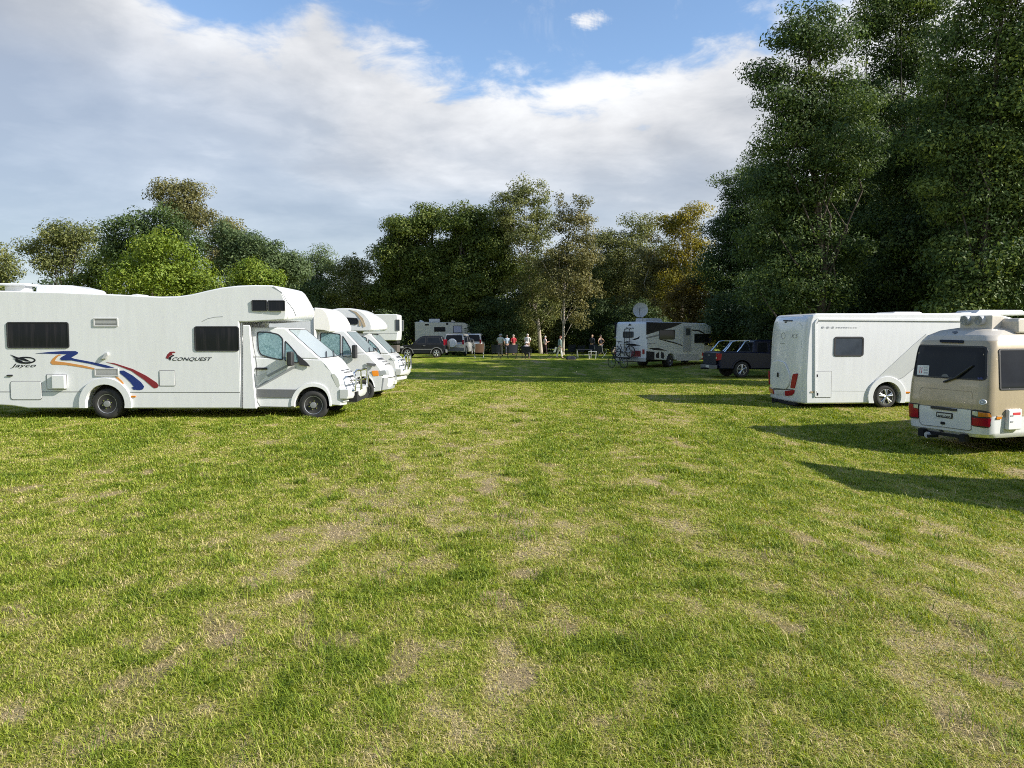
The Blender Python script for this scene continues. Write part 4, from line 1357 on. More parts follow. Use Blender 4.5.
    x0 = S(44, 290, 1.1)[0]; x1 = S(100, 290, 1.1)[0]
    MB().prism([(x0, zr - .05), (x0 + .02, zr + .20), (x0 + 0.1, zr + .235), (x1 - .5, zr + .215), (x1 - .12, zr + .12), (x1, zr - .05)], yst(0.42, 5)).build('air_conditioner', WHITE, r, bevel=0.04, seg=3)
    x0 = S(132, 290, 1.1)[0]; x1 = S(153, 290, 1.1)[0]; zr2 = S(140, 295.7)[1]
    MB().prism([(x0, zr2 - .05), (x0 + .1, zr2 + .07), (x0 + .22, zr2 + .09), (x1, zr2 - .05)], yst(0.3, 3)).build('roof_vent', LGREY, r, bevel=0.02)
    x0 = S(-5, 290, 1.1)[0]; x1 = S(32, 290, 1.1)[0]
    MB().box(((x0 + x1) / 2, 0, zr + 0.25), (x1 - x0, 0.62, 0.06)).box(((x0 + x1) / 2 + .1, 0, zr + 0.1), (0.5, 0.34, 0.28)).build('satellite_panel', WHITE, r, bevel=0.02)
    for sgn in (-1, 1):
        MB().box((0.0, sgn * 0.85, 1.0), (0.06, 0.2, 0.5)).build('tail_lamp', LENSR, r, bevel=0.02)
    # cab
    c = lambda pts: [(190 + x / 4.267, 270 + y / 4.267) for x, y in pts]
    van_cab(V, dict(dy=0.13, paint=WHITE2, rear_bottom=(240, 407.5), belt_rear=(240, 357),
        front=[(334, 402.5), (357.5, 402.3), (360, 397), (359.8, 389), (356.5, 383), (354.5, 377.5), (351, 373), (345, 369.3), (335, 364.4), (326, 361), (321, 359.6)],
        top_rear=(240, 327), top_front=(283.5, 327.5), wheel=(313.3, 405.2), wheel_edge=(313.3, 419), wr=0.355, arch_r=0.445, arch_lip=0.10,
        door_window=c([(279, 262), (330, 263), (372, 272), (394, 292), (398, 387), (345, 377), (300, 364), (287, 338)]),
        quarter=c([(402, 300), (425, 322), (452, 352), (470, 380), (462, 398), (403, 388)]),
        sail=c([(455, 358), (500, 395), (515, 412), (468, 405)]),
        mirror=(292.5, 358.5), mirror_size=(0.19, 0.34), molding=c([(285, 508), (470, 510), (445, 545), (287, 543)]),
        handle=(c([(280, 425)])[0], c([(330, 416)])[0]),
        door_seam=c([(262, 262), (272, 330), (284, 400), (286, 560), (300, 582), (435, 585), (450, 545)]),
        headlight=c([(622, 445), (645, 440), (672, 462), (682, 498), (664, 502), (640, 470)]),
        grille=((356, 371.5), (356, 384)), lampz=((350, 374), (350, 386)), bumper=((356, 389.5), (356, 402)), bumper_mat=LGREYD, bullbar=((358, 371), (358, 391)), bar_mat=LGREYD, nose=0.24))
    g = lambda pts: [V.S(240 + x / 6.98, 315 + y / 6.98, 0.13) for x, y in pts]
    fcab = lambda x, z, o: (x, -(hw - 0.13) - o, z)
    for p in ([(185, 420), (320, 350), (350, 352), (197, 434)], [(112, 505), (182, 458), (205, 455), (365, 358), (398, 362), (190, 478), (128, 510)], [(108, 430), (186, 396), (186, 418), (108, 500)]):
        plate('grey_stripe', r, g(p), fcab, LGREYD if p[0][0] == 108 else GREYD, 0.005)
    bx, bz = V.S(244, 408, 0.1)
    MB().prism(V.Sp([(242, 409), (242, 325), (249, 325), (253, 380), (256, 409)]), [-hw + 0.03, -hw + 0.13]).build('cab_step_panel', WHITE, r, bevel=0.02)
v1()

# ------------------------------------------------------------------ second motorhome, ivory overcab
V2 = Veh('motorhome', 'second motorhome in the left row with ivory overcab and amber indicators', 'motorhome', (-11.2, 24.0), 0, 1.12, MG)
def v2():
    V, r = V2, V2.root
    S, hw = V.S, V.hw
    xb, zb = S(316, 388)
    c = lambda pts: [(190 + x / 4.267, 270 + y / 4.267) for x, y in pts]
    body = [(xb, zb), V.S(316, 308), (0.0, S(200, 309)[1]), (0.0, zb)]
    wx = 2.0; wr = 0.34
    poly = body[:3] + arch_edge(0.0, xb, zb, [(wx, wr, 0.45)])
    MB().prism(poly, yst(hw, 3)).build('coach_body', WHITE, r, bevel=0.04, seg=3)
    MB().box((3.3, 0, 0.55), (6.2, 1.5, 0.3)).box((3.2, 0, 1.0), (5.6, 1.7, 0.7)).build('chassis', UNDER, r)
    x0 = xb
    cap = [(xb - .02, S(316, 329.8)[1]), (xb - .02, S(316, 307.6)[1])] + lerp_dy(V, [(322, 308), (328.5, 309.6), (336, 312.8), (344, 317.8), (348, 323.5), (349.6, 328), (348.6, 331.0), (345.5, 332.2), (330, 330.5)], 322, 346)
    xe = S(349.6, 328, hw)[0]
    def df(x, y, z):
        w = max(0.0, min(1.0, (x - xb) / (xe - xb))) ** 1.6
        q = abs(y) / hw
        return (x - 0.36 * q ** 2.6 * w, y * (1 - 0.06 * w), z)
    MB().prism(cap, yst(hw + 0.01, 21), df).build('overcab', IVORY, r, bevel=0.05, seg=3, angle=35)
    for sgn in (-1, 1):
        ff = V.fs if sgn < 0 else V.fl
        wheel(r, wx, sgn * (hw - 0.06), wr, wr, 0.4, sgn, 'steel')
        window(r, rrect(1.0, 1.6, 2.4, 2.2, 0.06), ff, GLASSC)
        window(r, rrect(3.6, 1.6, 4.7, 2.2, 0.06), ff, GLASSC)
        plate('tail_lamp', r, rrect(sgn * 0.85 - 0.1, 0.8, sgn * 0.85 + 0.1, 1.1, 0.02), V.fb, LENSR, 0.03)
        MB().tube([(xb - 0.03, sgn * (hw + .005), zb), (xb - .03, sgn * (hw + .005), 2.75)], 0.025, 6).build('corner_trim', LGREY, r)
    van_cab(V, dict(dy=0.10, paint=WHITE2, rear_bottom=(312, 388), belt_rear=(312, 355.5),
        front=[(374.5, 391.5), (392, 389), (394.3, 384), (394.3, 376), (393.2, 371), (391.6, 367), (386, 362), (377.5, 357.8), (371, 355), (366, 353.3)],
        top_rear=(312, 330), top_front=(343.5, 330.5), wheel=(363.4, 390.2), wheel_edge=(363, 401), wr=0.335, arch_r=0.43, arch_lip=0.05,
        door_window=c([(552, 267), (600, 267), (640, 273), (643, 370), (600, 364), (560, 353), (553, 330)]),
        quarter=c([(648, 278), (664, 300), (684, 332), (690, 358), (684, 373), (650, 371)]),
        mirror=(355.8, 351.5), mirror_size=(0.2, 0.42),
        handle=(c([(560, 425)])[0], c([(585, 418)])[0]), door_seam=c([(540, 262), (545, 400), (640, 410), (658, 440), (656, 375)]),
        headlight=c([(828, 430), (864, 427), (868, 446), (832, 452)]), amber=c([(782, 430), (828, 429), (832, 452), (792, 453)]),
        grille=((390, 359), (390, 366)), lampz=((390, 370.5), (390, 375.5)), bumper=((390, 378), (390, 390)), bumper_mat=GREYD, nose=0.22))
    f = lambda x, z, o: (x, -(hw - 0.10) - o, z)
    plate('side_repeater', r, [V.S(*p, 0.1) for p in c([(752, 396), (795, 400), (790, 412), (758, 408)])], f, GREYP, 0.015)
v2()

# ------------------------------------------------------------------ third motorhome, big overcab with a tan swoosh
V3 = Veh('motorhome', 'third motorhome in the left row with small overcab window and tan swoosh', 'motorhome', (-11.5, 28.6), 0, 1.15, MG)
def v3():
    V, r = V3, V3.root
    S, hw = V.S, V.hw
    xb, zb = S(352, 378)
    c = lambda pts: [(320 + x / 5.12, 290 + y / 5.12) for x, y in pts]
    wx, wr = 2.3, 0.34
    poly = [(xb, zb), (xb, S(352, 331.3)[1])] + lerp_dy(V, [(382, 331.2), (386.2, 329.6), (386.8, 326.5), (384.8, 322.8), (380.5, 319), (374, 315.2), (366.5, 311.6), (358, 309.2), (350, 308.3), (338, 308.4)], 352, 382) + [(S(326, 310)[0], S(326, 310.4)[1]), (0, S(300, 311)[1])] + arch_edge(0.0, xb, zb, [(wx, wr, 0.45)])[:-1]
    xn, xe = S(352, 320)[0], S(386.8, 327, hw)[0]
    zo = S(352, 333)[1]
    def df(x, y, z):
        w = max(0.0, min(1.0, (x - xn) / (xe - xn))) ** 1.6
        q = abs(y) / hw
        return (x - 0.38 * q ** 2.6 * w, y * (1 - 0.06 * w), z) if z > zo else (x, y, z)
    MB().prism(poly, yst(hw, 21), df).build('coach_body', WHITE, r, bevel=0.05, seg=3, angle=35)
    fd = lambda x, z, o: df(x, -hw - o, z)
    MB().box((3.3, 0, 0.55), (6.2, 1.5, 0.3)).box((3.2, 0, 1.0), (5.4, 1.7, 0.7)).build('chassis', UNDER, r)
    window(r, roundpoly(V.Sp(c([(132, 140), (196, 143), (203, 160), (196, 178), (140, 176), (128, 158)])), 0.12), fd, GLASS, BLACKP, 0.03)
    for p in ([(150, 100), (190, 112), (235, 145), (258, 185), (240, 190), (215, 150), (180, 118)], [(205, 150), (220, 170), (222, 184), (205, 184)]):
        plate('tan_stripe', r, V.Sp(c(p)), fd, TAND, 0.006)
    for sgn in (-1, 1):
        ff = V.fs if sgn < 0 else V.fl
        wheel(r, wx, sgn * (hw - 0.06), wr, wr, 0.4, sgn, 'steel')
        window(r, rrect(0.6, 1.6, 1.8, 2.2, 0.06), ff, GLASSC)
        plate('tail_lamp', r, rrect(sgn * 0.9 - 0.1, 0.8, sgn * 0.9 + 0.1, 1.1, 0.02), V.fb, LENSR, 0.03)
    van_cab(V, dict(dy=0.14, paint=WHITE2, rear_bottom=(350, 378), belt_rear=(350, 352),
        front=[(386, 381), (402, 381), (406.5, 377.5), (406.8, 370), (405.5, 364), (403.5, 360.3), (399, 357.3), (393.5, 355), (389.5, 354)],
        top_rear=(350, 333), top_front=(369.5, 333.5), wheel=(380, 379.5), wheel_edge=(380, 389), wr=0.34, arch_r=0.43, arch_lip=0.08,
        door_window=c([(170, 236), (215, 236), (238, 244), (240, 326), (205, 322), (175, 312)]),
        quarter=c([(245, 250), (268, 268), (300, 300), (314, 328), (245, 327)]),
        mirror=(376.2, 352), mirror_size=(0.18, 0.32), molding=[(352, 366), (374, 366.5), (373, 372), (352, 372)],
        headlight=c([(362, 345), (400, 346), (424, 366), (400, 362), (372, 356)]),
        grille=((404, 357), (404, 365)), lampz=((404, 358.5), (404, 366)), bumper=((404, 369), (404, 380)), bumper_mat=LGREYD, bullbar=((406, 356), (406, 370)), nose=0.24))
v3()
# ------------------------------------------------------------------ white coachbuilt motorhome at right
V10 = Veh('motorhome', 'white coachbuilt motorhome with red rear lamp strips, behind the beige minibus', 'motorhome', (8.40, 22.0), 6.5, 1.15, 'motorhomes on the right side of the field')
def v10():
    V, r = V10, V10.root
    S, B, hw, f, fb, fl = V.S, V.B, V.hw, V.fs, V.fb, V.fl
    L = 7.3
    zb = S(830, 404)[1]
    (wx, wz) = S(886, 402); wr = 0.345; wz = wr - 0.02
    zt = S(850, 313.4)[1]
    arch = 0.44
    # main shell: squared coach with an A-class nose
    poly = [(0.02, zb + 0.02), (0.0, 0.9), (0.03, 2.0), (0.10, zt - 0.22), (0.16, zt - 0.06), (0.26, zt), (L - 1.5, zt + 0.02), (L - 0.9, zt - 0.12), (L - 0.45, zt - 0.55), (L - 0.16, 1.45), (L - 0.02, 1.15), (L, 0.75), (L - .05, zb)]
    low = arch_edge(L - 0.05, 0.02, zb, [(wx, wz, arch), (L - 1.15, wz, 0.44)])
    MB().prism(poly[1:-1] + low, yst(hw, 5)).build('coach_body', WHITE, r, bevel=0.06, seg=3, angle=30)
    MB().box((L / 2, 0, 0.50), (L - 0.5, 1.5, 0.3)).box((L / 2, 0, 1.0), (L - 0.5, 1.7, 0.8)).build('chassis', UNDER, r)
    # moulded rear panel standing proud of the shell, with sloping cap
    bq = lambda pts: [B(764 + x / 7.38, 308 + y / 7.38) for x, y in pts]
    y0, y1 = -hw + 0.16, hw - 0.10
    pr = [(0.02, zb - 0.02), (-0.10, zb + 0.02), (-0.14, 0.62), (-0.13, 1.2), (-0.09, 2.2), (-0.05, 2.48), (0.02, zt - 0.13), (0.16, zt - 0.05), (0.3, zt - 0.04), (0.3, zb + 0.1)]
    def dr(x, y, z):
        q = abs((y - (y0 + y1) / 2) / ((y1 - y0) / 2))
        return (x + 0.10 * q ** 3, y, z)
    MB().prism(pr, [y0 + (y1 - y0) * i / 8 for i in range(9)], dr).build('rear_panel', WHITE2, r, bevel=0.05, seg=3, angle=30)
    def fr(y, z, o):
        x = float(np.interp(z, [zb, 0.62, 1.2, 2.2, 2.48, zt], [-0.10, -0.14, -0.13, -0.09, -0.05, 0.05]))
        q = abs((y - (y0 + y1) / 2) / ((y1 - y0) / 2))
        return (x + 0.10 * min(1.15, q) ** 3 - o, y, z)
    seam(r, bq([(88, 120), (100, 105), (265, 112), (280, 130), (282, 300)]), fr, 0.016, LGREYD, 'panel_seam')
    seam(r, bq([(88, 120), (70, 300), (62, 470)]), fr, 0.016, LGREYD, 'panel_seam')
    # round swelling low in the middle and the badge
    bul = MB()
    yc, zc = bq([(140, 490)])[0]
    pts = bq([(85, 395), (150, 386), (190, 402), (205, 440), (222, 480), (225, 560), (200, 600), (95, 590), (72, 540), (70, 440)])
    bul.decal(roundpoly(pts, 0.12), fr, 0.035)
    bul.build('rear_locker_lid', WHITE, r, bevel=0.025, seg=3)
    plate('badge', r, rrect(yc - 0.035, zc - 0.08, yc + 0.035, zc + 0.06, 0.02), lambda y, z, o: fr(y, z, o + 0.035), INK, 0.012)
    for pts, m, nm in (([(243, 488), (270, 482), (258, 560), (252, 592), (228, 590), (235, 540)], LENSR, 'tail_lamp'), ([(32, 460), (45, 470), (48, 520), (54, 565), (42, 562), (36, 530)], LENSR, 'tail_lamp'),
                       ([(188, 612), (250, 604), (245, 630), (228, 646), (185, 648)], LENSR, 'fog_lamp'), ([(40, 580), (92, 600), (98, 634), (60, 626), (44, 610)], LENSR, 'fog_lamp')):
        o = plate(nm, r, roundpoly(bq(pts), 0.03), fr, m, 0.03, bevel=0.008)
    plate('number_plate', r, bq([(118, 612), (172, 612), (172, 640), (118, 638)]), fr, PLATE, 0.02)
    plate('lamp_bar', r, bq([(95, 592), (190, 598), (240, 600), (240, 606), (95, 602)]), fr, GREYP, 0.024)
    plate('brake_light', r, bq([(150, 88), (215, 90), (215, 97), (150, 95)]), fr, INK, 0.02)
    plate('badge', r, bq([(166, 100), (178, 100), (178, 108), (166, 108)]), fr, INK, 0.02)
    # thin line emblem on the rear wall
    cy, cz = bq([(165, 205)])[0]
    eb = MB(); n = 18
    eb.ring([(cy + 0.13 * math.cos(2 * math.pi * i / n), cz + 0.10 * math.sin(2 * math.pi * i / n)) for i in range(n)], [(cy + 0.115 * math.cos(2 * math.pi * i / n), cz + 0.087 * math.sin(2 * math.pi * i / n)) for i in range(n)], fr, 0.006)
    eb.build('emblem', GREYD, r, smooth=False)
    text_on('rear_lettering', r, 'K', (*bq([(225, 222)])[0], *bq([(243, 194)])[0]), fr, GREYD, 0.2)
    text_on('rear_lettering', r, '5', (*bq([(246, 222)])[0], *bq([(262, 194)])[0]), fr, GREYD, 0.2)
    seam(r, bq([(142, 260), (176, 262)]), fr, 0.02, GREYD, 'emblem_line')
    tb = MB().box((-0.10, 0.35, zb - 0.05), (0.35, 0.08, 0.08)).box((-0.05, 0, zb - 0.04), (0.12, 1.5, 0.07)).lathe([(0.03, 0), (0.03, 0.08)], (-0.26, 0.35, zb - 0.02), 'Z', 10)
    tb.build('tow_bar', UNDER, r)
    # corner pillar moulding and side
    g = lambda pts: [S(750 + x / 4.876, 290 + y / 4.876) for x, y in pts]
    for ff in (f, fl):
        seam(r, g([(318, 520), (318, 160), (330, 143), (1015, 148)]) + [(L - 1.3, S(950, 320)[1])], ff, 0.05, WHITE2, 'rail_moulding', 0.03)
        seam(r, g([(326, 165), (334, 151), (1015, 156)]), ff, 0.014, GREYD, 'rail_shadow_gap')
        window(r, rrect(*S(833.5, 356.5), *S(864, 336.6), 0.08), ff, GLASSB, BLACKP, 0.05)
        window(r, rrect(4.6, 1.45, 5.6, 2.1, 0.08), ff, GLASSB, BLACKP, 0.05)
        hatch(r, rrect(*S(815.2, 397.8), *S(831.8, 371), 0.03), ff, WHITE, 'locker_door')
        seam(r, [S(832, 390.8), (wx - arch - .16, S(860, 391)[1])], ff, 0.016, LGREYD, 'skirt_seam')
        flare(r, wx, wz, arch - 0.01, arch + 0.15, zb + 0.01, ff, WHITE, 0.05)
        wheel(r, wx, (-1 if ff is f else 1) * (hw - 0.02), wz, wr, 0.25, -1 if ff is f else 1, 'alloy')
        wheel(r, L - 1.15, (-1 if ff is f else 1) * (hw - 0.03), wz, wr, 0.25, -1 if ff is f else 1, 'alloy')
        plate('grey_wedge', r, g([(608, 442), (710, 440), (745, 425), (860, 330), (860, 215), (800, 265)]), ff, LGREYD, 0.005)
        seam(r, g([(608, 442), (710, 442), (745, 427), (860, 332)]), ff, 0.016, GREYD, 'wedge_outline')
        seam(r, g([(608, 442), (800, 265), (860, 214)]), ff, 0.016, GREYD, 'wedge_outline')
    for u, v in ((325, 418), (327, 508)):
        x, z = g([(u, v)])[0]
        plate('hatch_lock', r, rrect(x - .03, z - .04, x + .03, z + .04, 0.02), f, INK, 0.02)
    x, z = g([(300, 498)])[0]
    plate('side_marker', r, rrect(x - .04, z - .02, x + .16, z + .025, 0.01), f, TAND, 0.012)
    x, z = g([(765, 500)])[0]
    plate('side_marker', r, rrect(x - .09, z - .02, x + .09, z + .025, 0.01), f, LENSA, 0.015)
    # row of small lettering and dashes under the roof rail
    xa, za = g([(348, 187)])[0]; xb_, zb_ = g([(410, 178)])[0]
    text_on('side_lettering', r, '\u25a0\u2014\u25a0\u2014\u25a0', (xa, za, xb_, zb_), f, GREYD, 0.2)
    for i in range(9):
        x, z = g([(418 + i * 12, 183.5)])[0]
        plate('side_dash', r, [(x, z - .016), (x + .05, z - .016), (x + .062, z + .016), (x + .012, z + .016)], f, GREYD if i < 5 else LGREY, 0.005)
    # roof hatches
    for (u0, u1, h) in ((880, 916, 0.075), (945, 966, 0.06), (962, 1016, 0.14)):
        a = S(u0, 312, hw)[0]; b = S(u1, 312, hw)[0]
        MB().prism([(a, zt - .02), (a + .2, zt + h), (b - .2, zt + h), (b, zt - .02)], yst(0.5, 3)).build('roof_hatch', WHITE, r, bevel=0.03, seg=2)
    # nose: screen, lamps and mirrors
    def fn(y, z, o):
        x = float(np.interp(z, [zb, 0.75, 1.15, 1.45, zt - 0.55, zt - 0.12], [L - .05, L, L - .02, L - .16, L - .45, L - .9]))
        return (x + o, y, z)
    window(r, rrect(-1.0, 1.5, 1.0, zt - 0.32, 0.12), fn, GLASSB, BLACKP, 0.05, 'windscreen')
    for sgn in (-1, 1):
        plate('headlight', r, rrect(sgn * 0.95 - 0.14, 0.85, sgn * 0.95 + 0.14, 1.1, 0.05), fn, LENSW, 0.02)
        mo = MB().box((0, 0, 0), (0.16, 0.2, 0.5)).build('mirror', BLACKP, r, bevel=0.04, seg=2, loc=(L - 0.25, sgn * (hw + 0.18), 1.95))
        ff = f if sgn < 0 else fl
        window(r, roundpoly([(L - 1.6, 1.45), (L - 0.75, 1.45), (L - 0.95, 2.15), (L - 1.6, 2.15)], 0.08), ff, GLASSB, BLACKP, 0.04, 'cab_window')
    plate('grille', r, rrect(-0.5, 0.75, 0.5, 1.0, 0.04), fn, BLACKP, 0.015)
v10()

# a second coachbuilt of the same kind stands just outside the photo at right: only its shadow lies on the grass
def v12():
    c = copy_tree(V10.root)
    c.location = (8.62, 11.25, gz(11, 12.0) - 0.02)
    c.rotation_euler = (0, 0, R(2))
    tag(c, 'white coachbuilt motorhome just past the right edge, known by its shadow on the grass', 'motorhome', 'motorhomes on the right side of the field')
v12()

# ------------------------------------------------------------------ beige and white minibus
V11 = Veh('minibus', 'beige over white camper minibus seen from behind at the right edge', 'minibus', (9.62, 15.55), 20, 1.015, None)
def v11():
    V, r = V11, V11.root
    L, hw = 6.9, V.hw
    B, S = V.B, V.S
    #        z     x0    x1(from front) half width  corner radius
    SEC = [(0.34, 0.10, 0.14, 0.945, 0.30), (0.42, 0.02, 0.04, 1.000, 0.30), (0.80, 0.0, 0.0, 1.015, 0.26), (1.05, 0.005, 0.01, 1.012, 0.24),
           (1.42, 0.04, 0.10, 1.000, 0.22), (2.06, 0.13, 0.45, 0.955, 0.22), (2.30, 0.18, 0.62, 0.925, 0.24), (2.45, 0.27, 0.80, 0.850, 0.28), (2.56, 0.46, 1.1, 0.72, 0.34), (2.63, 0.80, 1.5, 0.46, 0.36), (2.66, 1.3, 2.0, 0.2, 0.18)]
    zs = [s[0] for s in SEC]
    def sec(z):
        return [float(np.interp(z, zs, [s[i] for s in SEC])) for i in (1, 2, 3, 4)]
    def outline(z, grow=0.0):
        a, b, w, rad = sec(z)
        a -= grow; w += grow
        x0, x1 = a, L - b + grow
        pts = []
        n = 6
        for cx, cy, t0 in ((x1 - rad, w - rad, 0), (x0 + rad, w - rad, 90), (x0 + rad, -w + rad, 180), (x1 - rad, -w + rad, 270)):
            for i in range(n + 1):
                t = R(t0 + 90 * i / n)
                pts.append((cx + rad * math.cos(t), cy + rad * math.sin(t), z))
        return pts
    def loft(z0, z1, steps, name, m, cap=True):
        lv = sorted(set([z0, z1] + [z for z in zs if z0 < z < z1] + [z0 + (z1 - z0) * i / steps for i in range(steps)]))
        b = MB(); vs = []; fs = []
        for z in lv: vs += outline(z)
        k = len(outline(z0))
        for i in range(len(lv) - 1):
            for j in range(k):
                j2 = (j + 1) % k
                fs.append((i * k + j, i * k + j2, (i + 1) * k + j2, (i + 1) * k + j))
        fs.append(tuple(range(k))); fs.append(tuple((len(lv) - 1) * k + j for j in range(k)))
        b.add(vs, fs)
        return b.build(name, m, r, angle=40)
    loft(0.34, 0.80, 4, 'lower_body', WHITE2)
    loft(0.802, 2.34, 8, 'upper_body', BEIGE)
    loft(2.342, 2.66, 8, 'roof', ROOFB)
    def ff(y, z, o):                     # rear face, rounding off at the corners
        a, b, w, rad = sec(z)
        d = abs(y) - (w - rad)
        x = a if d <= 0 else a + rad - math.sqrt(max(0.0, rad * rad - min(d, rad) ** 2))
        return (x - o, y, z)
    def fside(x, z, o, sgn=-1):
        a, b, w, rad = sec(z)
        d = (a + rad) - x
        y = w if d <= 0 else w - rad + math.sqrt(max(0.0, rad * rad - min(d, rad) ** 2))
        return (x, sgn * (y + o), z)
    fright = lambda x, z, o: fside(x, z, o, -1)
    fleft = lambda x, z, o: fside(x, z, o, 1)
    def dense(poly, step=0.08):
        out = []
        for i in range(len(poly)):
            a, b = Vector(poly[i]), Vector(poly[(i + 1) % len(poly)])
            n = max(1, int((b - a).length / step))
            out += [tuple(a.lerp(b, j / n)) for j in range(n)]
        return out
    def BB(u, v):
        x = 0.0
        for _ in range(6):
            y, z = V.B2(u, v, x)
            y = max(-hw, min(hw, y))
            x = 0.5 * x + 0.5 * min(ff(y, z, 0)[0], 0.4)
        return y, z
    z7 = lambda pts: [BB(880 + x / 4.8, 300 + y / 4.8) for x, y in pts]
    zr = lambda pts: [BB(905 + x / 10.78, 390 + y / 10.78) for x, y in pts]
    # white lower tailgate between the lamps
    def panel(name, parent, poly, f, m, t, nu=16, nv=6):
        return MB().patch(poly, f, t, nu, nv).build(name, m, parent, angle=60)
    def cwindow(poly, f, nm='window'):
        o = MB().ring(dense(poly, 0.06), dense_in(poly, 0.035), f, 0.016, 0.006).build(nm, BLACKP, r, smooth=False)
        panel('pane', o, inset(poly, 0.02), f, GLASS, 0.009)
        return o
    def dense_in(poly, d):
        q = inset(poly, d); out = []
        for i in range(len(poly)):
            a, b = Vector(poly[i]), Vector(poly[(i + 1) % len(poly)])
            a2, b2 = Vector(q[i]), Vector(q[(i + 1) % len(poly)])
            n = max(1, int((b - a).length / 0.06))
            out += [tuple(a2.lerp(b2, j / n)) for j in range(n)]
        return out
    gate = zr([(160, 158), (715, 212), (715, 425), (690, 436), (430, 400), (190, 374), (160, 340)])
    panel('tailgate_lower', r, gate, ff, WHITE2, 0.012)
    seam(r, gate + gate[:1], lambda y, z, o: ff(y, z, o + 0.010), 0.012, SEAM, 'tailgate_gap')
    gu = z7([(190, 500), (192, 432), (200, 420), (438, 440), (444, 450), (440, 524)])
    seam(r, gu, ff, 0.012, TAND, 'tailgate_gap')
    # screen
    win = roundpoly(z7([(186, 213), (524, 222), (518, 388), (159, 366)]), 0.10)
    cwindow(win, ff, 'rear_window')
    st = z7([(183, 312), (238, 314), (234, 362), (179, 358)])
    fs2 = lambda y, z, o: ff(y, z, o + 0.012)
    sk = plate('sticker', r, st, fs2, PAPER, 0.004)
    text_on('sticker_print', sk, '11', (*z7([(191, 350)])[0], *z7([(206, 322)])[0]), lambda y, z, o: ff(y, z, o + 0.014), REDINK)
    for (a, b_, c, d) in ((212, 318, 234, 328), (212, 333, 232, 338), (212, 347, 232, 352)):
        plate('sticker_line', sk, z7([(a, b_), (c, b_ + .5), (c, d + .5), (a, d)]), lambda y, z, o: ff(y, z, o + 0.014), GREYD if b_ != 318 else LGREYD, 0.004)
    plate('sticker', r, roundpoly(z7([(293, 374), (300, 358), (318, 353), (330, 362), (334, 377)]), 0.04), fs2, GREYP, 0.004)
    for a in (476, 490):
        plate('sticker', r, z7([(a - 6, 372), (a + 3, 372), (a + 5, 381), (a - 5, 381)]), fs2, NAVY, 0.004)
    # wiper, high brake light, vents, badge
    p = [z7([q])[0] for q in ((310, 393), (372, 372), (385, 362), (450, 314))]
    MB().tube([ff(*p[0], 0.03), ff(*p[1], 0.05), ff(*p[2], 0.05), ff(*p[3], 0.035)], [0.022, 0.020, 0.026, 0.018], 6).build('wiper', BLACKP, r)
    plate('brake_light', r, dense(roundpoly(z7([(290, 190), (402, 193), (402, 206), (290, 203)]), 0.02)), ff, LENSR if False else INK, 0.03)
    plate('vent', r, z7([(344, 152), (360, 148), (374, 156), (358, 164)]), ff, GREYP, 0.015)
    cy, cz = z7([(494, 490)])[0]
    n = 18
    MB().decal([(cy + 0.055 * math.cos(2 * math.pi * i / n), cz + 0.055 * math.sin(2 * math.pi * i / n)) for i in range(n)], ff, 0.02).build('round_badge', PAPER, r)
    MB().ring([(cy + 0.036 * math.cos(2 * math.pi * i / n), cz + 0.036 * math.sin(2 * math.pi * i / n)) for i in range(n)], [(cy + 0.024 * math.cos(2 * math.pi * i / n), cz + 0.024 * math.sin(2 * math.pi * i / n)) for i in range(n)], ff, 0.024).build('badge_ring', GREYD, r)
    # lamps
    lam = roundpoly(zr([(728, 205), (880, 225), (935, 245), (955, 270), (962, 410), (722, 385)]), 0.05)
    lo = panel('tail_lamp', r, lam, ff, BLACKP, 0.02)
    fz = lambda y, z, o: ff(y, z, o + 0.02)
    panel('red_lens', lo, zr([(732, 295), (945, 308), (952, 402), (728, 378)]), fz, LENSR, 0.010)
    panel('amber_lens', lo, zr([(800, 232), (925, 252), (942, 285), (942, 298), (800, 286)]), fz, LENSA, 0.010)
    panel('clear_lens', lo, zr([(738, 226), (796, 232), (796, 284), (734, 278)]), fz, LENSW, 0.012)
    lam = roundpoly(zr([(44, 132), (158, 145), (158, 305), (130, 308), (42, 290)]), 0.04)
    lo = panel('tail_lamp', r, lam, ff, BLACKP, 0.02)
    panel('red_lens', lo, zr([(48, 140), (100, 150), (100, 190), (154, 205), (154, 296), (46, 284)]), fz, LENSR, 0.010)
    panel('clear_lens', lo, zr([(104, 152), (152, 156), (152, 198), (104, 188)]), fz, LENSW, 0.012)
    # grab bar, plate
    fg = lambda y, z, o: ff(y, z, o + 0.012)
    plate('grab_bar', r, zr([(290, 170), (566, 205), (562, 230), (290, 198)]), fg, BLACKP, 0.03)
    pl = plate('number_plate', r, roundpoly(zr([(346, 232), (522, 252), (518, 312), (345, 288)]), 0.02), fg, BLACKP, 0.012)
    pin = zr([(357, 246), (508, 262), (505, 300), (356, 280)])
    plate('plate_face', pl, pin, fg, PLATE, 0.016)
    pt = zr([(366, 277), (500, 257)])
    fpl = lambda y, z, o: ff(y, z, o + 0.028)
    text_on('plate_letters', pl, '80B 06B', (pt[0][0], pt[0][1] - 0.022, pt[1][0], pt[1][1] - 0.045), fpl, INK)
    for u, v, w in ((414, 356, 0.05), (398, 440, 0.035)):
        y, z = zr([(u, v)])[0]
        plate('tailgate_lock', r, rrect(y - w, z - w * .6, y + w, z + w * .6, 0.02), fg, INK, 0.02)
    tb = MB().box((0.08, 0.0, 0.32), (0.10, 1.15, 0.06)).box((0.02, 0.5, 0.31), (0.14, 0.14, 0.17)).box((0.02, -0.52, 0.31), (0.14, 0.12, 0.15)).box((-0.06, 0.18, 0.27), (0.26, 0.07, 0.06))
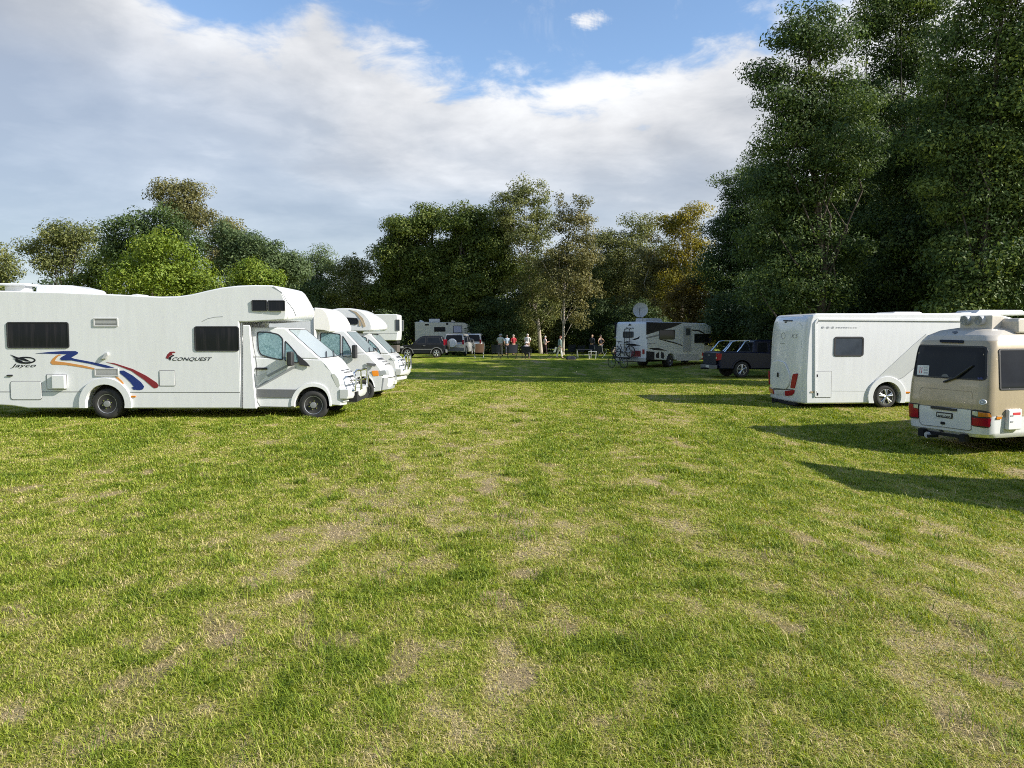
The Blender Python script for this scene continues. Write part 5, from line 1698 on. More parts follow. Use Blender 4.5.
    tb.build('tow_bar', UNDER, r)
    MB().lathe([(0.02, -0.02), (0.065, -0.02), (0.065, 0.03), (0.02, 0.03)], (-0.15, 0.24, 0.29), 'X', 14).build('tow_eye', LGREY, r)
    # sides
    for sgn, fn in ((-1, fright), (1, fleft)):
        for a, b_ in ((0.36, 1.75), (1.85, 3.1), (3.2, 4.5), (4.6, 5.5)):
            cwindow(rrect(a, 1.33, b_, 2.18, 0.06), fn)
        wheel(r, 1.75, sgn * (hw - 0.06), 0.37, 0.37, 0.24, sgn, 'steel')
        wheel(r, 5.6, sgn * (hw - 0.06), 0.37, 0.37, 0.24, sgn, 'steel')
        for cx in (1.75, 5.6):
            n = 14
            poly = [(cx + 0.47 * math.cos(math.pi * i / n), 0.36 + 0.47 * math.sin(math.pi * i / n)) for i in range(n + 1)]
            panel('wheel_well', r, poly, fn, UNDER, 0.006)
        seam(r, [(0.30, 0.80), (5.5, 0.80)], fn, 0.03, TAND, 'side_moulding', 0.012)
        mo = MB().box((0, 0, 0), (0.12, 0.22, 0.42)).build('mirror', BLACKP, r, bevel=0.03, seg=2, loc=(L - 0.25, sgn * (hw + 0.16), 1.75))
        MB().tube([(0, 0, 0.1), (-0.1, -sgn * 0.22, 0.2)], 0.02, 6).build('mirror_arm', BLACKP, mo)
    # service box on the near side
    a, b_ = S(1004.5, 430), S(1019, 408.5)
    hx0, hx1 = sorted((a[0], b_[0])); hz0, hz1 = sorted((a[1], b_[1]))
    hx0 = max(hx0, 0.16)
    bx = MB().box(((hx0 + hx1) / 2, -hw - 0.035, (hz0 + hz1) / 2), (hx1 - hx0, 0.09, hz1 - hz0)).build('service_box', WHITE2, r, bevel=0.03, seg=3)
    plate('service_label', bx, rrect(hx0 + .12, hz1 - .12, hx1 - .06, hz1 - .07, 0.005), lambda x, z, o: (x, -hw - 0.08 - o, z), REDINK, 0.004)
    for dz in (0.16, 0.28):
        plate('box_latch', bx, rrect(hx0 + .05, hz0 + dz, hx0 + .13, hz0 + dz + .03, 0.005), lambda x, z, o: (x, -hw - 0.08 - o, z), GREYD, 0.006)
    plate('side_marker', r, rrect(0.28, 0.74, 0.42, 0.79, 0.01), fright, LENSA, 0.02)
    # pod on the roof with two round fans facing back
    ya = V.B2(991, 320, 1.0)[0]; 
    MB().prism([(1.0, 2.50), (0.98, 2.76), (1.04, 2.81), (3.4, 2.82), (3.7, 2.78), (3.75, 2.50)], [ya - 0.62, ya - 0.3, ya, ya + 0.1]).build('roof_air_conditioner', ROOFB, r, bevel=0.04, seg=3)
    yy1, zz1 = V.B2(964.5, 320.3, 0.62); yy2, zz2 = V.B2(978.8, 320.3, 0.62)
    for yy, zz in ((yy1, zz1), (yy2, zz2)):
        fan = MB().lathe([(0.02, -0.02), (0.095, -0.02), (0.105, 0.0), (0.105, 0.26), (0.02, 0.26)], (0.62, yy, zz), 'X', 20).build('roof_fan', LGREY, r)
        for j in range(4):
            rr_ = 0.02 + 0.021 * j
            m = 20
            MB().tube([(0.598, yy + rr_ * math.cos(2 * math.pi * i / m), zz + rr_ * math.sin(2 * math.pi * i / m)) for i in range(m)], 0.005, 4, closed=True).build('fan_grille', GREYP, fan)
    MB().prism([(0.70, zz1 - .26), (0.70, zz1 + .095), (1.05, zz1 + .095), (1.05, zz1 - .26)], [yy2 - 0.24, (yy1 + yy2) / 2, yy1 + 0.18]).build('fan_housing', ROOFB, r, bevel=0.02, seg=2)
    MB().box((3.4, 0, 0.42), (6.2, 1.5, 0.2)).build('chassis', UNDER, r)
v11()

# ------------------------------------------------------------------ shaded motorhome with the satellite dish
V8 = Veh('motorhome', 'white motorhome with black swooping graphics standing in tree shade', 'motorhome', (8.0, 45.6), 46, 1.15, None)
def v8():
    V, r = V8, V8.root
    S, B, hw, f, fb, fl = V.S, V.B, V.hw, V.fs, V.fb, V.fl
    q = lambda pts: [S(605 + x / 8.904, 300 + y / 8.904) for x, y in pts]
    b = lambda pts: [B(605 + x / 8.904, 300 + y / 8.904) for x, y in pts]
    zt = q([(600, 196)])[0][1]; zb = 0.42
    xe = q([(890, 300)])[0][0]
    wx = q([(585, 550)])[0][0]; wr = 0.36
    xo = q([(960, 250)])[0][0]
    poly = [(0, zb + .1), (0.0, 2.2), (0.06, zt - 0.12), (0.2, zt), (xe, zt - 0.03), (xo - 0.15, zt - 0.25), (xo, zt - 0.55), (xo - .05, 2.05), (xe, 2.0), (xe, zb)] + arch_edge(xe, 0.0, zb, [(wx, wr, 0.46)])[1:-1]
    MB().prism(poly, yst(hw, 5)).build('coach_body', WHITE, r, bevel=0.05, seg=3)
    MB().box((xe / 2, 0, 0.5), (xe - 0.4, 1.5, 0.3)).box((xe / 2, 0, 1.0), (xe - 0.5, 1.7, 0.6)).build('chassis', UNDER, r)
    # cab
    L = xe + 1.75
    cp = [(xe - 0.1, 0.42), (xe - 0.1, 1.35), (xe + 0.75, 1.32), (L - 0.15, 1.12), (L - .02, 0.95), (L, 0.5), (L - .1, 0.42)]
    wf = L - 0.85
    cp2 = cp[1:-1] + arch_edge(L - .1, xe - .1, 0.42, [(wf, wr, 0.44)])
    MB().prism(cp2, yst(hw - 0.14, 5), lambda x, y, z: (x - 0.2 * (abs(y) / hw) ** 2.4 * max(0, (x - xe - .7) / 1.0), y, z)).build('cab_body', WHITE2, r, bevel=0.05, seg=3)
    hull = []
    for sgn in (-1, 1):
        hull += [(xe - .1, sgn * (hw - .15), 1.34), (xe + 0.75, sgn * (hw - .15), 1.31), (xe + 0.1, sgn * (hw - .25), 2.05), (xe - .1, sgn * (hw - .25), 2.05)]
    MB().add(hull, [(0, 1, 2, 3), (4, 5, 6, 7), (0, 1, 5, 4), (1, 2, 6, 5), (2, 3, 7, 6), (3, 0, 4, 7)]).build('windscreen', GLASS, r, bevel=0.03)
    for sgn, ff in ((-1, f), (1, fl)):
        wheel(r, wx, sgn * (hw - 0.04), wr, wr, 0.4, sgn, 'steel', detail=False)
        wheel(r, wf, sgn * (hw - 0.16), wr, wr, 0.24, sgn, 'steel', detail=False)
        window(r, rrect(*q([(482, 352)])[0], *q([(622, 265)])[0], 0.06), ff, GLASS)
        window(r, rrect(*q([(795, 385)])[0], *q([(925, 300)])[0], 0.06), ff, GLASS)
        plate('black_band', r, q([(368, 196), (690, 204), (600, 245), (480, 275), (368, 310)]), ff, INK, 0.006)
        plate('black_swoosh', r, q([(480, 350), (560, 372), (640, 392), (690, 412), (690, 402), (620, 376), (540, 356)]), ff, INK, 0.006)
        plate('black_swoosh', r, q([(388, 428), (470, 426), (560, 452), (480, 448), (430, 444)]), ff, INK, 0.006)
        plate('black_swoosh', r, q([(770, 262), (840, 268), (890, 295), (880, 300), (830, 278), (770, 272)]), ff, INK, 0.006)
        plate('grey_band', r, q([(368, 330), (480, 305), (480, 320), (368, 345)]), ff, GREYD, 0.005)
        plate('locker_panel', r, q([(368, 455), (440, 462), (440, 535), (368, 532)]), ff, INK, 0.006)
        plate('locker_panel', r, q([(452, 480), (480, 462), (482, 520), (455, 515)]), ff, INK, 0.006)
        plate('locker_panel', r, q([(498, 460), (520, 470), (530, 500), (520, 525), (498, 515)]), ff, INK, 0.006)
        plate('tail_lamp', r, [b([(335 if sgn < 0 else 85, 440)])[0], b([(352 if sgn < 0 else 100, 440)])[0], b([(352 if sgn < 0 else 100, 480)])[0], b([(335 if sgn < 0 else 85, 480)])[0]], fb, LENSR, 0.03)
        mo = MB().box((0, 0, 0), (0.1, 0.18, 0.36)).build('mirror', BLACKP, r, bevel=0.03, loc=(xe + 0.5, sgn * (hw + 0.1), 1.6))
    xa, za = q([(372, 395)])[0]; xb_, zb_ = q([(450, 383)])[0]
    text_on('model_name', r, 'CONQUEST', (xa, za, xb_, zb_), f, NAVY, 0.3)
    dz = q([(700, 460), (768, 232)])
    d = plate('entry_door', r, rrect(*dz[0], *dz[1], 0.03), f, LGREY, 0.03)
    window(d, rrect(dz[0][0] + .12, dz[0][1] + 1.0, dz[1][0] - .12, dz[1][1] - .12, 0.03), lambda x, z, o: f(x, z, o + 0.03), GLASSB, LGREY, 0.03, 'door_pane')
    plate('skirt_panel', r, q([(630, 480), (840, 478), (840, 540), (640, 540)]), f, LGREYD, 0.006)
    # rear
    wn = b([(160, 335), (255, 280)])
    window(r, rrect(*wn[0], *wn[1], 0.05), fb, GLASSB, BLACKP, 0.05, 'rear_window')
    t0, t1 = b([(180, 262), (255, 240)])
    text_on('maker_name', r, 'Jayco', (min(t0[0], t1[0]), t0[1], max(t0[0], t1[0]), t1[1]), lambda y, z, o: (-o, -(y - (t0[0] + t1[0]) / 2) * 1 + (t0[0] + t1[0]) / 2, z), INK, 0.3)
    plate('bird_emblem', r, b([(205, 228), (222, 208), (232, 226)]), fb, INK, 0.006)
    plate('black_swoosh', r, b([(240, 352), (290, 335), (310, 320), (302, 345), (265, 356)]), fb, INK, 0.006)
    plate('black_swoosh', r, b([(160, 395), (250, 388), (320, 405), (250, 410)]), fb, INK, 0.006)
    plate('rear_panel', r, b([(230, 450), (318, 452), (318, 505), (230, 505)]), fb, MAROON, 0.008)
    plate('rear_bumper', r, rrect(-hw + .05, 0.40, hw - .05, 0.62, 0.04), fb, LGREY, 0.06)
    lad = MB()
    for y in (0.05, 0.42):
        lad.tube([(-0.12, y, 0.7), (-0.12, y, 2.3), (-0.02, y, 2.35)], 0.02, 6)
    for z in (0.9, 1.2, 1.5, 1.8, 2.1):
        lad.tube([(-0.12, 0.05, z), (-0.12, 0.42, z)], 0.015, 6)
    lad.build('ladder', BLACKP, r)
    rk = MB().box((-0.35, 0.1, 0.55), (0.7, 0.08, 0.06)).box((-0.30, 0.1, 0.62), (0.05, 1.6, 0.05)).box((-0.62, 0.1, 0.62), (0.05, 1.6, 0.05))
    rk.build('bicycle_rack', BLACKP, r)
    # roof
    a, b2 = q([(435, 185), (625, 165)])
    xa = a[0] * 1.0; 
    MB().prism([(xa + .3, zt - .03), (xa + .35, zt + 0.22), (xa + 1.9, zt + 0.22), (xa + 2.1, zt + .1), (xa + 2.1, zt - .03)], yst(0.4, 3)).build('air_conditioner', LGREY, r, bevel=0.04)
    # satellite dish on its mast, tilted to the sky
    mast = MB().tube([(0.55, -0.4, zt - 0.05), (0.55, -0.4, zt + 0.35), (0.45, -0.4, zt + 0.55)], 0.04, 8).build('dish_mast', LGREY, r)
    db = MB()
    prof = [(0.01, 0.10)] + [(0.45 * i / 8, 0.10 - 0.10 * (i / 8) ** 2) for i in range(1, 9)] + [(0.455, -0.01)] + [(0.45 * i / 8, 0.125 - 0.10 * (i / 8) ** 2) for i in range(8, 0, -1)] + [(0.01, 0.125)]
    db.lathe(prof, (0, 0, 0), 'X', 28)
    dish = db.build('satellite_dish', LGREY, r, loc=(0.35, -0.4, zt + 0.70))  # grey in place of white puts the tree shade into its colour
    dish.rotation_euler = (0, R(12), R(28))
    arm = MB().tube([(0.02, 0.0, -0.45), (-0.3, 0, -0.32), (-0.42, 0, -0.12)], 0.015, 6).box((-0.43, 0, -0.08), (0.07, 0.06, 0.12)).build('dish_arm', GREYP, dish)
    text_on('dish_lettering', dish, 'dishmate' if False else 'SAT', (-0.22, 0.10, 0.2, 0.17), lambda y, z, o: (0.0 + 0.10 * (1 - ((y * y + z * z) / 0.2025)) - 0.004 - o * .5, -y, z), GREYD)
v8()

# ------------------------------------------------------------------ bicycles on the rack
def bicycle(name, label, loc, rz, m):
    root = tag(empty(name, loc, rz), label, 'bicycle', 'bicycles on the motorhome rack')
    for x in (-0.52, 0.52):
        w = empty('wheel'); w.parent = root; w.location = (x, 0, 0.34)
        MB().tube([(0.32 * math.cos(2 * math.pi * i / 28), 0, 0.32 * math.sin(2 * math.pi * i / 28)) for i in range(28)], 0.022, 6, closed=True).build('tyre', RUBBER, w)
        sp = MB()
        for i in range(12):
            t = 2 * math.pi * i / 12
            sp.tube([(0, 0, 0), (0.31 * math.cos(t), 0, 0.31 * math.sin(t))], 0.004, 4)
        sp.lathe([(0.03, -0.04), (0.03, 0.04)], (0, 0, 0), 'Y', 8)
        sp.build('rim', STEEL, w, smooth=False)
    bb, seat, head, rear, front = (-0.06, 0, 0.30), (-0.22, 0, 0.78), (0.36, 0, 0.80), (-0.52, 0, 0.34), (0.52, 0, 0.34)
    fr = MB()
    for a, b in ((bb, seat), (seat, head), (bb, (0.39, 0, 0.70)), (bb, rear), (rear, (-0.19, 0, 0.70))):
        fr.tube([a, b], 0.020, 6)
    fr.build('frame', m, root)
    MB().tube([(0.33, 0, 0.92), (0.40, 0, 0.68), front], 0.018, 6).build('fork', m, root)
    MB().tube([(0.25, -0.29, 0.97), (0.36, -0.2, 0.95), (0.34, 0, 0.93), (0.36, 0.2, 0.95), (0.25, 0.29, 0.97)], 0.015, 6).build('handlebar', BLACKP, root)
    MB().prism([(-0.36, 0.88), (-0.34, 0.93), (-0.2, 0.92), (-0.06, 0.91), (-0.08, 0.88)], [-0.06, 0, 0.06]).build('saddle', BLACKP, root, bevel=0.015)
    MB().tube([(-0.22, 0, 0.76), (-0.245, 0, 0.90)], 0.014, 6).build('seat_post', CHROME, root)
    MB().lathe([(0.09, -0.005), (0.09, 0.005)], (-0.06, -0.04, 0.30), 'Y', 16).tube([(-0.06, -0.06, 0.30), (0.05, -0.07, 0.18)], 0.01, 5).build('crank', GREYP, root)
    return root
def bikes():
    ca, sa = math.cos(V8.a), math.sin(V8.a)
    w = V8.root.location
    def at(x, y, z):
        return (w.x + ca * x - sa * y, w.y + sa * x + ca * y, w.z + z)
    bicycle('bicycle', 'bicycle with silver frame, nearest on the rack of the shaded motorhome', at(-0.62, 0.15, 0.645), V8.a + R(90), SILVER)
    bicycle('bicycle', 'dark bicycle between the silver bicycle and the motorhome rear wall', at(-0.30, 0.35, 0.645), V8.a + R(-90), BLACKP)
    bicycle('bicycle', 'dark bicycle standing on the grass left of the motorhome rack', at(-1.0, 0.25, 0.0), V8.a + R(80), DKGREY)
bikes()

# ------------------------------------------------------------------ cars
def car_shell(r, lower, upper, hw, paint, wheels, wr, style='alloy', side_wins=(), up_in=0.16, nose=0.10, zlow=0.3, arch_m=None, glass=GLASS, bev=0.05):
    """lower / upper: side outlines (x, z); the upper one leans in; wheels: axle positions"""
    xs = [p[0] for p in lower]; x0, x1 = min(xs), max(xs); xm = (x0 + x1) / 2
    def df(x, y, z):
        w = (abs(x - xm) / (x1 - xm)) ** 4
        return (x - (x - xm) / abs(x - xm + 1e-9) * nose * w * (abs(y) / hw) ** 2.2, y, z)
    poly = list(lower) + arch_edge(lower[-1][0], lower[0][0], zlow, [(wx, wr, wr + 0.07) for wx in wheels])[0:]
    MB().prism(poly, yst(hw, 7), df).build('body', paint, r, bevel=bev, seg=3, angle=25)
    zb, zt = min(p[1] for p in upper), max(p[1] for p in upper)
    def lean(x, z, o, sgn):
        return (x, sgn * (hw - 0.03 - up_in * (z - zb) / (zt - zb) + o), z)
    vs = [lean(x, z, 0, -1) for x, z in upper] + [lean(x, z, 0, 1) for x, z in upper]
    k = len(upper)
    fs = [tuple(range(k)), tuple(range(k, 2 * k))] + [(i, (i + 1) % k, k + (i + 1) % k, k + i) for i in range(k)]
    MB().add(vs, fs).build('cabin', paint, r, bevel=0.05, seg=3, angle=25)
    for w in side_wins:
        for sgn in (-1, 1):
            window(r, roundpoly(w, 0.05), lambda x, z, o, s=sgn: lean(x, z, o, s), glass, BLACKP, 0.02, 'side_window', 0.010)
    # front and rear glass across the sloping edges of the cabin
    for i in range(k):
        (xa, za), (xb, zb2) = upper[i], upper[(i + 1) % k]
        if abs(zb2 - za) > 0.6 * (zt - zb):
            d = Vector((xb - xa, 0, zb2 - za)); n = Vector((d.z, 0, -d.x)).normalized()
            if n.x * (1 if (xa + xb) / 2 > xm else -1) < 0: n = -n
            def fg(y, t, o, xa=xa, za=za, d=d, n=n):
                p = Vector((xa, 0, za)) + d * t + n * o
                w = hw - 0.03 - up_in * (p.z - zb) / (zt - zb)
                return (p.x, y * w, p.z)
            nm = 'windscreen' if (xa + xb) / 2 > xm else 'rear_window'
            window(r, roundpoly([(-0.88, 0.08), (0.88, 0.08), (0.86, 0.9), (-0.86, 0.9)], 0.1), fg, glass, BLACKP, 0.03, nm, 0.010)
    for wx in wheels:
        for sgn in (-1, 1):
            wheel(r, wx, sgn * (hw - 0.01), wr, wr, 0.22, sgn, style, detail=False)
            if arch_m:
                flare(r, wx, wr, wr + 0.06, wr + 0.13, zlow + 0.02, (lambda x, z, o, s=sgn: (x, s * (hw + o), z)), arch_m, 0.03)
    MB().box((xm, 0, zlow + 0.12), (x1 - x0 - 0.4, 2 * hw - 0.5, 0.3)).box((xm, 0, zlow + 0.35), (x1 - x0 - 0.5, 2 * hw - 0.55, 0.4)).build('chassis', UNDER, r)
    return df, lean

def cars():
    # dark grey off-roader, seen from its left flank, nose to the left
    D = 60.0
    xc = px(424, 350, D)[0]
    r = tag(empty('off_road_car', (xc, D, gz(xc, D)), R(180)), 'dark grey off-road car with spare wheel on its tailgate', 'car')
    hw = 0.88
    low = [(-1.72, 0.42), (-1.75, 0.95), (-1.60, 1.06), (0.72, 1.04), (1.55, 0.94), (1.80, 0.78), (1.85, 0.45)]
    up = [(-1.62, 1.02), (0.85, 1.02), (0.20, 1.58), (0.0, 1.66), (-1.25, 1.68), (-1.45, 1.60)]
    df, lean = car_shell(r, low, up, hw, DKGREY, (-1.05, 1.18), 0.34, 'alloy',
                         ([(0.55, 1.08), (-0.22, 1.08), (-0.22, 1.55), (0.12, 1.54)], [(-0.32, 1.08), (-1.38, 1.10), (-1.28, 1.54), (-0.32, 1.55)]), arch_m=GREYP)
    for sgn in (-1, 1):
        fs = lambda x, z, o, s=sgn: (x, s * (hw + o), z)
        seam(r, [(-1.5, 0.66), (-1.35, 0.66)], fs, 0.04, GREYP, 'side_moulding', 0.02)
        seam(r, [(-0.72, 0.64), (0.80, 0.64)], fs, 0.07, GREYP, 'side_moulding', 0.02)
        seam(r, [(-0.28, 1.0), (-0.34, 0.45), (0.6, 0.42), (0.75, 1.0)], fs, 0.014, INK, 'door_gap')
        plate('door_handle', r, rrect(-0.2, 0.90, -0.02, 0.94, 0.01), fs, GREYP, 0.03)
        plate('headlight', r, roundpoly([(1.45, 0.74), (1.72, 0.72), (1.72, 0.88), (1.5, 0.90)], 0.04), fs, LENSW, 0.004)
        plate('tail_lamp', r, rrect(-1.72, 0.95, -1.60, 1.4, 0.02), lambda x, z, o, s=sgn: (x, s * (hw - 0.06 + o), z), LENSR, 0.02)
        MB().box((0, 0, 0), (0.12, 0.2, 0.16)).build('mirror', DKGREY, r, bevel=0.03, loc=(0.55, sgn * (hw + 0.1), 1.14))
        MB().tube([(-1.2, sgn * 0.62, 1.72), (-0.1, sgn * 0.62, 1.72)], 0.02, 6).build('roof_rail', GREYP, r)
    MB().lathe([(0.05, -0.1), (0.30, -0.11), (0.35, -0.06), (0.35, 0.06), (0.3, 0.1)], (-1.88, 0.0, 0.95), 'X', 26).build('spare_wheel', RUBBER, r)
    plate('bumper', r, rrect(-0.8, 0.38, 0.8, 0.62, 0.05), lambda y, z, o: (-1.72 - o, y, z), GREYP, 0.08)

    # silver off-roader seen from behind
    def rear_car(cu, D, label, paint, cover):
        xc = px(cu, 345, D)[0]
        r = tag(empty('off_road_car', (xc, D, gz(xc, D)), R(82)), label, 'car')
        hw = 0.90
        low = [(-2.05, 0.45), (-2.08, 0.98), (-1.95, 1.08), (0.95, 1.06), (1.95, 1.0), (2.1, 0.85), (2.1, 0.45)]
        up = [(-1.98, 1.05), (1.05, 1.05), (0.45, 1.72), (0.2, 1.80), (-1.6, 1.82), (-1.86, 1.76)]
        car_shell(r, low, up, hw, paint, (-1.3, 1.35), 0.37, 'alloy', ([(0.75, 1.12), (-0.3, 1.12), (-0.3, 1.66), (0.35, 1.66)], [(-0.4, 1.12), (-1.75, 1.12), (-1.65, 1.66), (-0.4, 1.66)]), arch_m=GREYP)
        MB().lathe([(0.05, -0.13), (0.32, -0.12), (0.37, -0.06), (0.37, 0.08), (0.3, 0.1)], (-2.20, 0.1, 1.05), 'X', 26).build('spare_wheel_cover', cover, r)
        for sgn in (-1, 1):
            plate('tail_lamp', r, rrect(sgn * 0.78 - 0.07, 0.95, sgn * 0.78 + 0.07, 1.3, 0.02), lambda y, z, o: (-2.03 - o, y, z), LENSR, 0.04)
            MB().box((0, 0, 0), (0.12, 0.22, 0.18)).build('mirror', BLACKP, r, bevel=0.03, loc=(0.7, sgn * (hw + 0.1), 1.2))
        plate('bumper', r, rrect(-0.86, 0.40, 0.86, 0.66, 0.06), lambda y, z, o: (-2.05 - o, y, z), GREYP, 0.12)
        plate('number_plate', r, rrect(-0.55, 0.72, -0.2, 0.84, 0.01), lambda y, z, o: (-2.06 - o, y, z), PLATE, 0.02)
        return r
    rear_car(459, 65.5, 'silver off-road car seen from behind, beside the dark grey one', SILVER, PAPER)
    rear_car(476, 69.0, 'white off-road car seen from behind, next to the silver one', WHITE2, GREYP)

    # navy pickup with bright roll bars
    V = Veh('pickup_truck', 'navy blue pickup with bright roll bars over its open bed', 'pickup', (9.62, 36.0), 8, 0.93)
    r = V.root; S = V.S; hw = V.hw
    q = lambda pts: [S(590 + x / 5.12, 290 + y / 5.12) for x, y in pts]
    zs_ = q([(640, 318)])[0][1]
    xcab = q([(838, 300)])[0][0]
    wx = q([(778, 420)])[0][0]; wr = 0.385
    L = 5.35
    low = [(0.02, 0.55), (0.0, zs_ - 0.02), (0.06, zs_), (xcab + 0.02, zs_ + 0.0), (3.45, 1.14), (4.9, 1.08), (5.25, 0.95), (L, 0.6)]
    zt = q([(860, 255)])[0][1]
    up = [(xcab, zs_ - 0.05), (3.75, 1.08), (3.05, zt - 0.06), (2.8, zt), (xcab + 0.25, zt - 0.01), (xcab + 0.1, zt - 0.06)]
    car_shell(r, low, up, hw, BLUEP, (wx, 4.42), wr, 'alloy', ([(3.45, 1.16), (2.62, 1.16), (2.62, zt - 0.12), (3.0, zt - 0.12)], [(2.52, 1.16), (xcab + 0.18, 1.18), (xcab + 0.26, zt - 0.12), (2.52, zt - 0.12)]), arch_m=BLUEP, zlow=0.42)
    # bed opening, tailgate, lamps
    MB().box((xcab / 2 + .02, 0, zs_ + 0.004), (xcab - 0.22, 2 * hw - 0.28, 0.02)).build('bed_dark_top', UNDER, r)  # near-black sheet on the solid bed stands for its opening
    plate('tailgate', r, rrect(-hw + .16, 0.62, hw - .16, zs_ - .05, 0.04), V.fb, mat('navy_painted_sheen', (0.022, 0.028, 0.045), 0.45, spec=0.2), 0.03, bevel=0.01)  # lighter than the body: the tailgate's sheen is put into its colour
    plate('tailgate_handle', r, rrect(-0.12, zs_ - .2, 0.12, zs_ - .12, 0.02), V.fb, GREYP, 0.045)
    plate('bumper', r, rrect(-hw + .06, 0.42, hw - .06, 0.60, 0.04), V.fb, GREYP, 0.12)
    MB().box((-0.25, 0, 0.42), (0.4, 0.08, 0.08)).build('tow_bar', UNDER, r)
    plate('number_plate', r, rrect(-0.2, 0.46, 0.2, 0.57, 0.01), lambda y, z, o: (-0.12 - o, y, z), PLATE, 0.01)
    for sgn in (-1, 1):
        la = plate('tail_lamp', r, rrect(sgn * (hw - .075) - .07, 0.82, sgn * (hw - .075) + .07, zs_ - .06, 0.02), V.fb, LENSR, 0.035)
        fs = lambda x, z, o, s=sgn: (x, s * (hw + o), z)
        plate('side_lens', la, roundpoly([(0.0, 0.82), (0.16, 0.86), (0.2, zs_ - .08), (0.0, zs_ - .06)], 0.02), fs, LENSR, 0.012)
        plate('clear_lens', la, rrect(sgn * (hw - .075) - .06, 0.90, sgn * (hw - .075) + .06, 0.98, 0.01), lambda y, z, o: (-0.035 - o, y, z), LENSW, 0.006)
        MB().box((0, 0, 0), (0.14, 0.24, 0.2)).build('mirror', BLUEP, r, bevel=0.03, loc=(3.45, sgn * (hw + 0.12), 1.25))
        for x_, w_ in ((0.42, 0.62), (1.05, 0.55)):
            MB().tube([(x_ - 0.05, sgn * (hw - .12), zs_), (x_ + .15, sgn * (hw - .14), zs_ + 0.22), (x_ + .35, sgn * (hw - .16), zt - 0.10), (x_ + w_ + .0, sgn * (hw - .18), zt - 0.06)], 0.035, 8).build('roll_bar_leg', CHROME, r)
        plate('headlight', r, roundpoly([(4.8, 0.8), (5.2, 0.8), (5.15, 0.98), (4.85, 1.02)], 0.03), fs, LENSW, 0.01)
    for x_ in (1.04, 1.60):
        MB().tube([(x_, -(hw - .18), zt - .06), (x_, hw - .18, zt - .06)], 0.035, 8).build('roll_bar', CHROME, r)
cars()

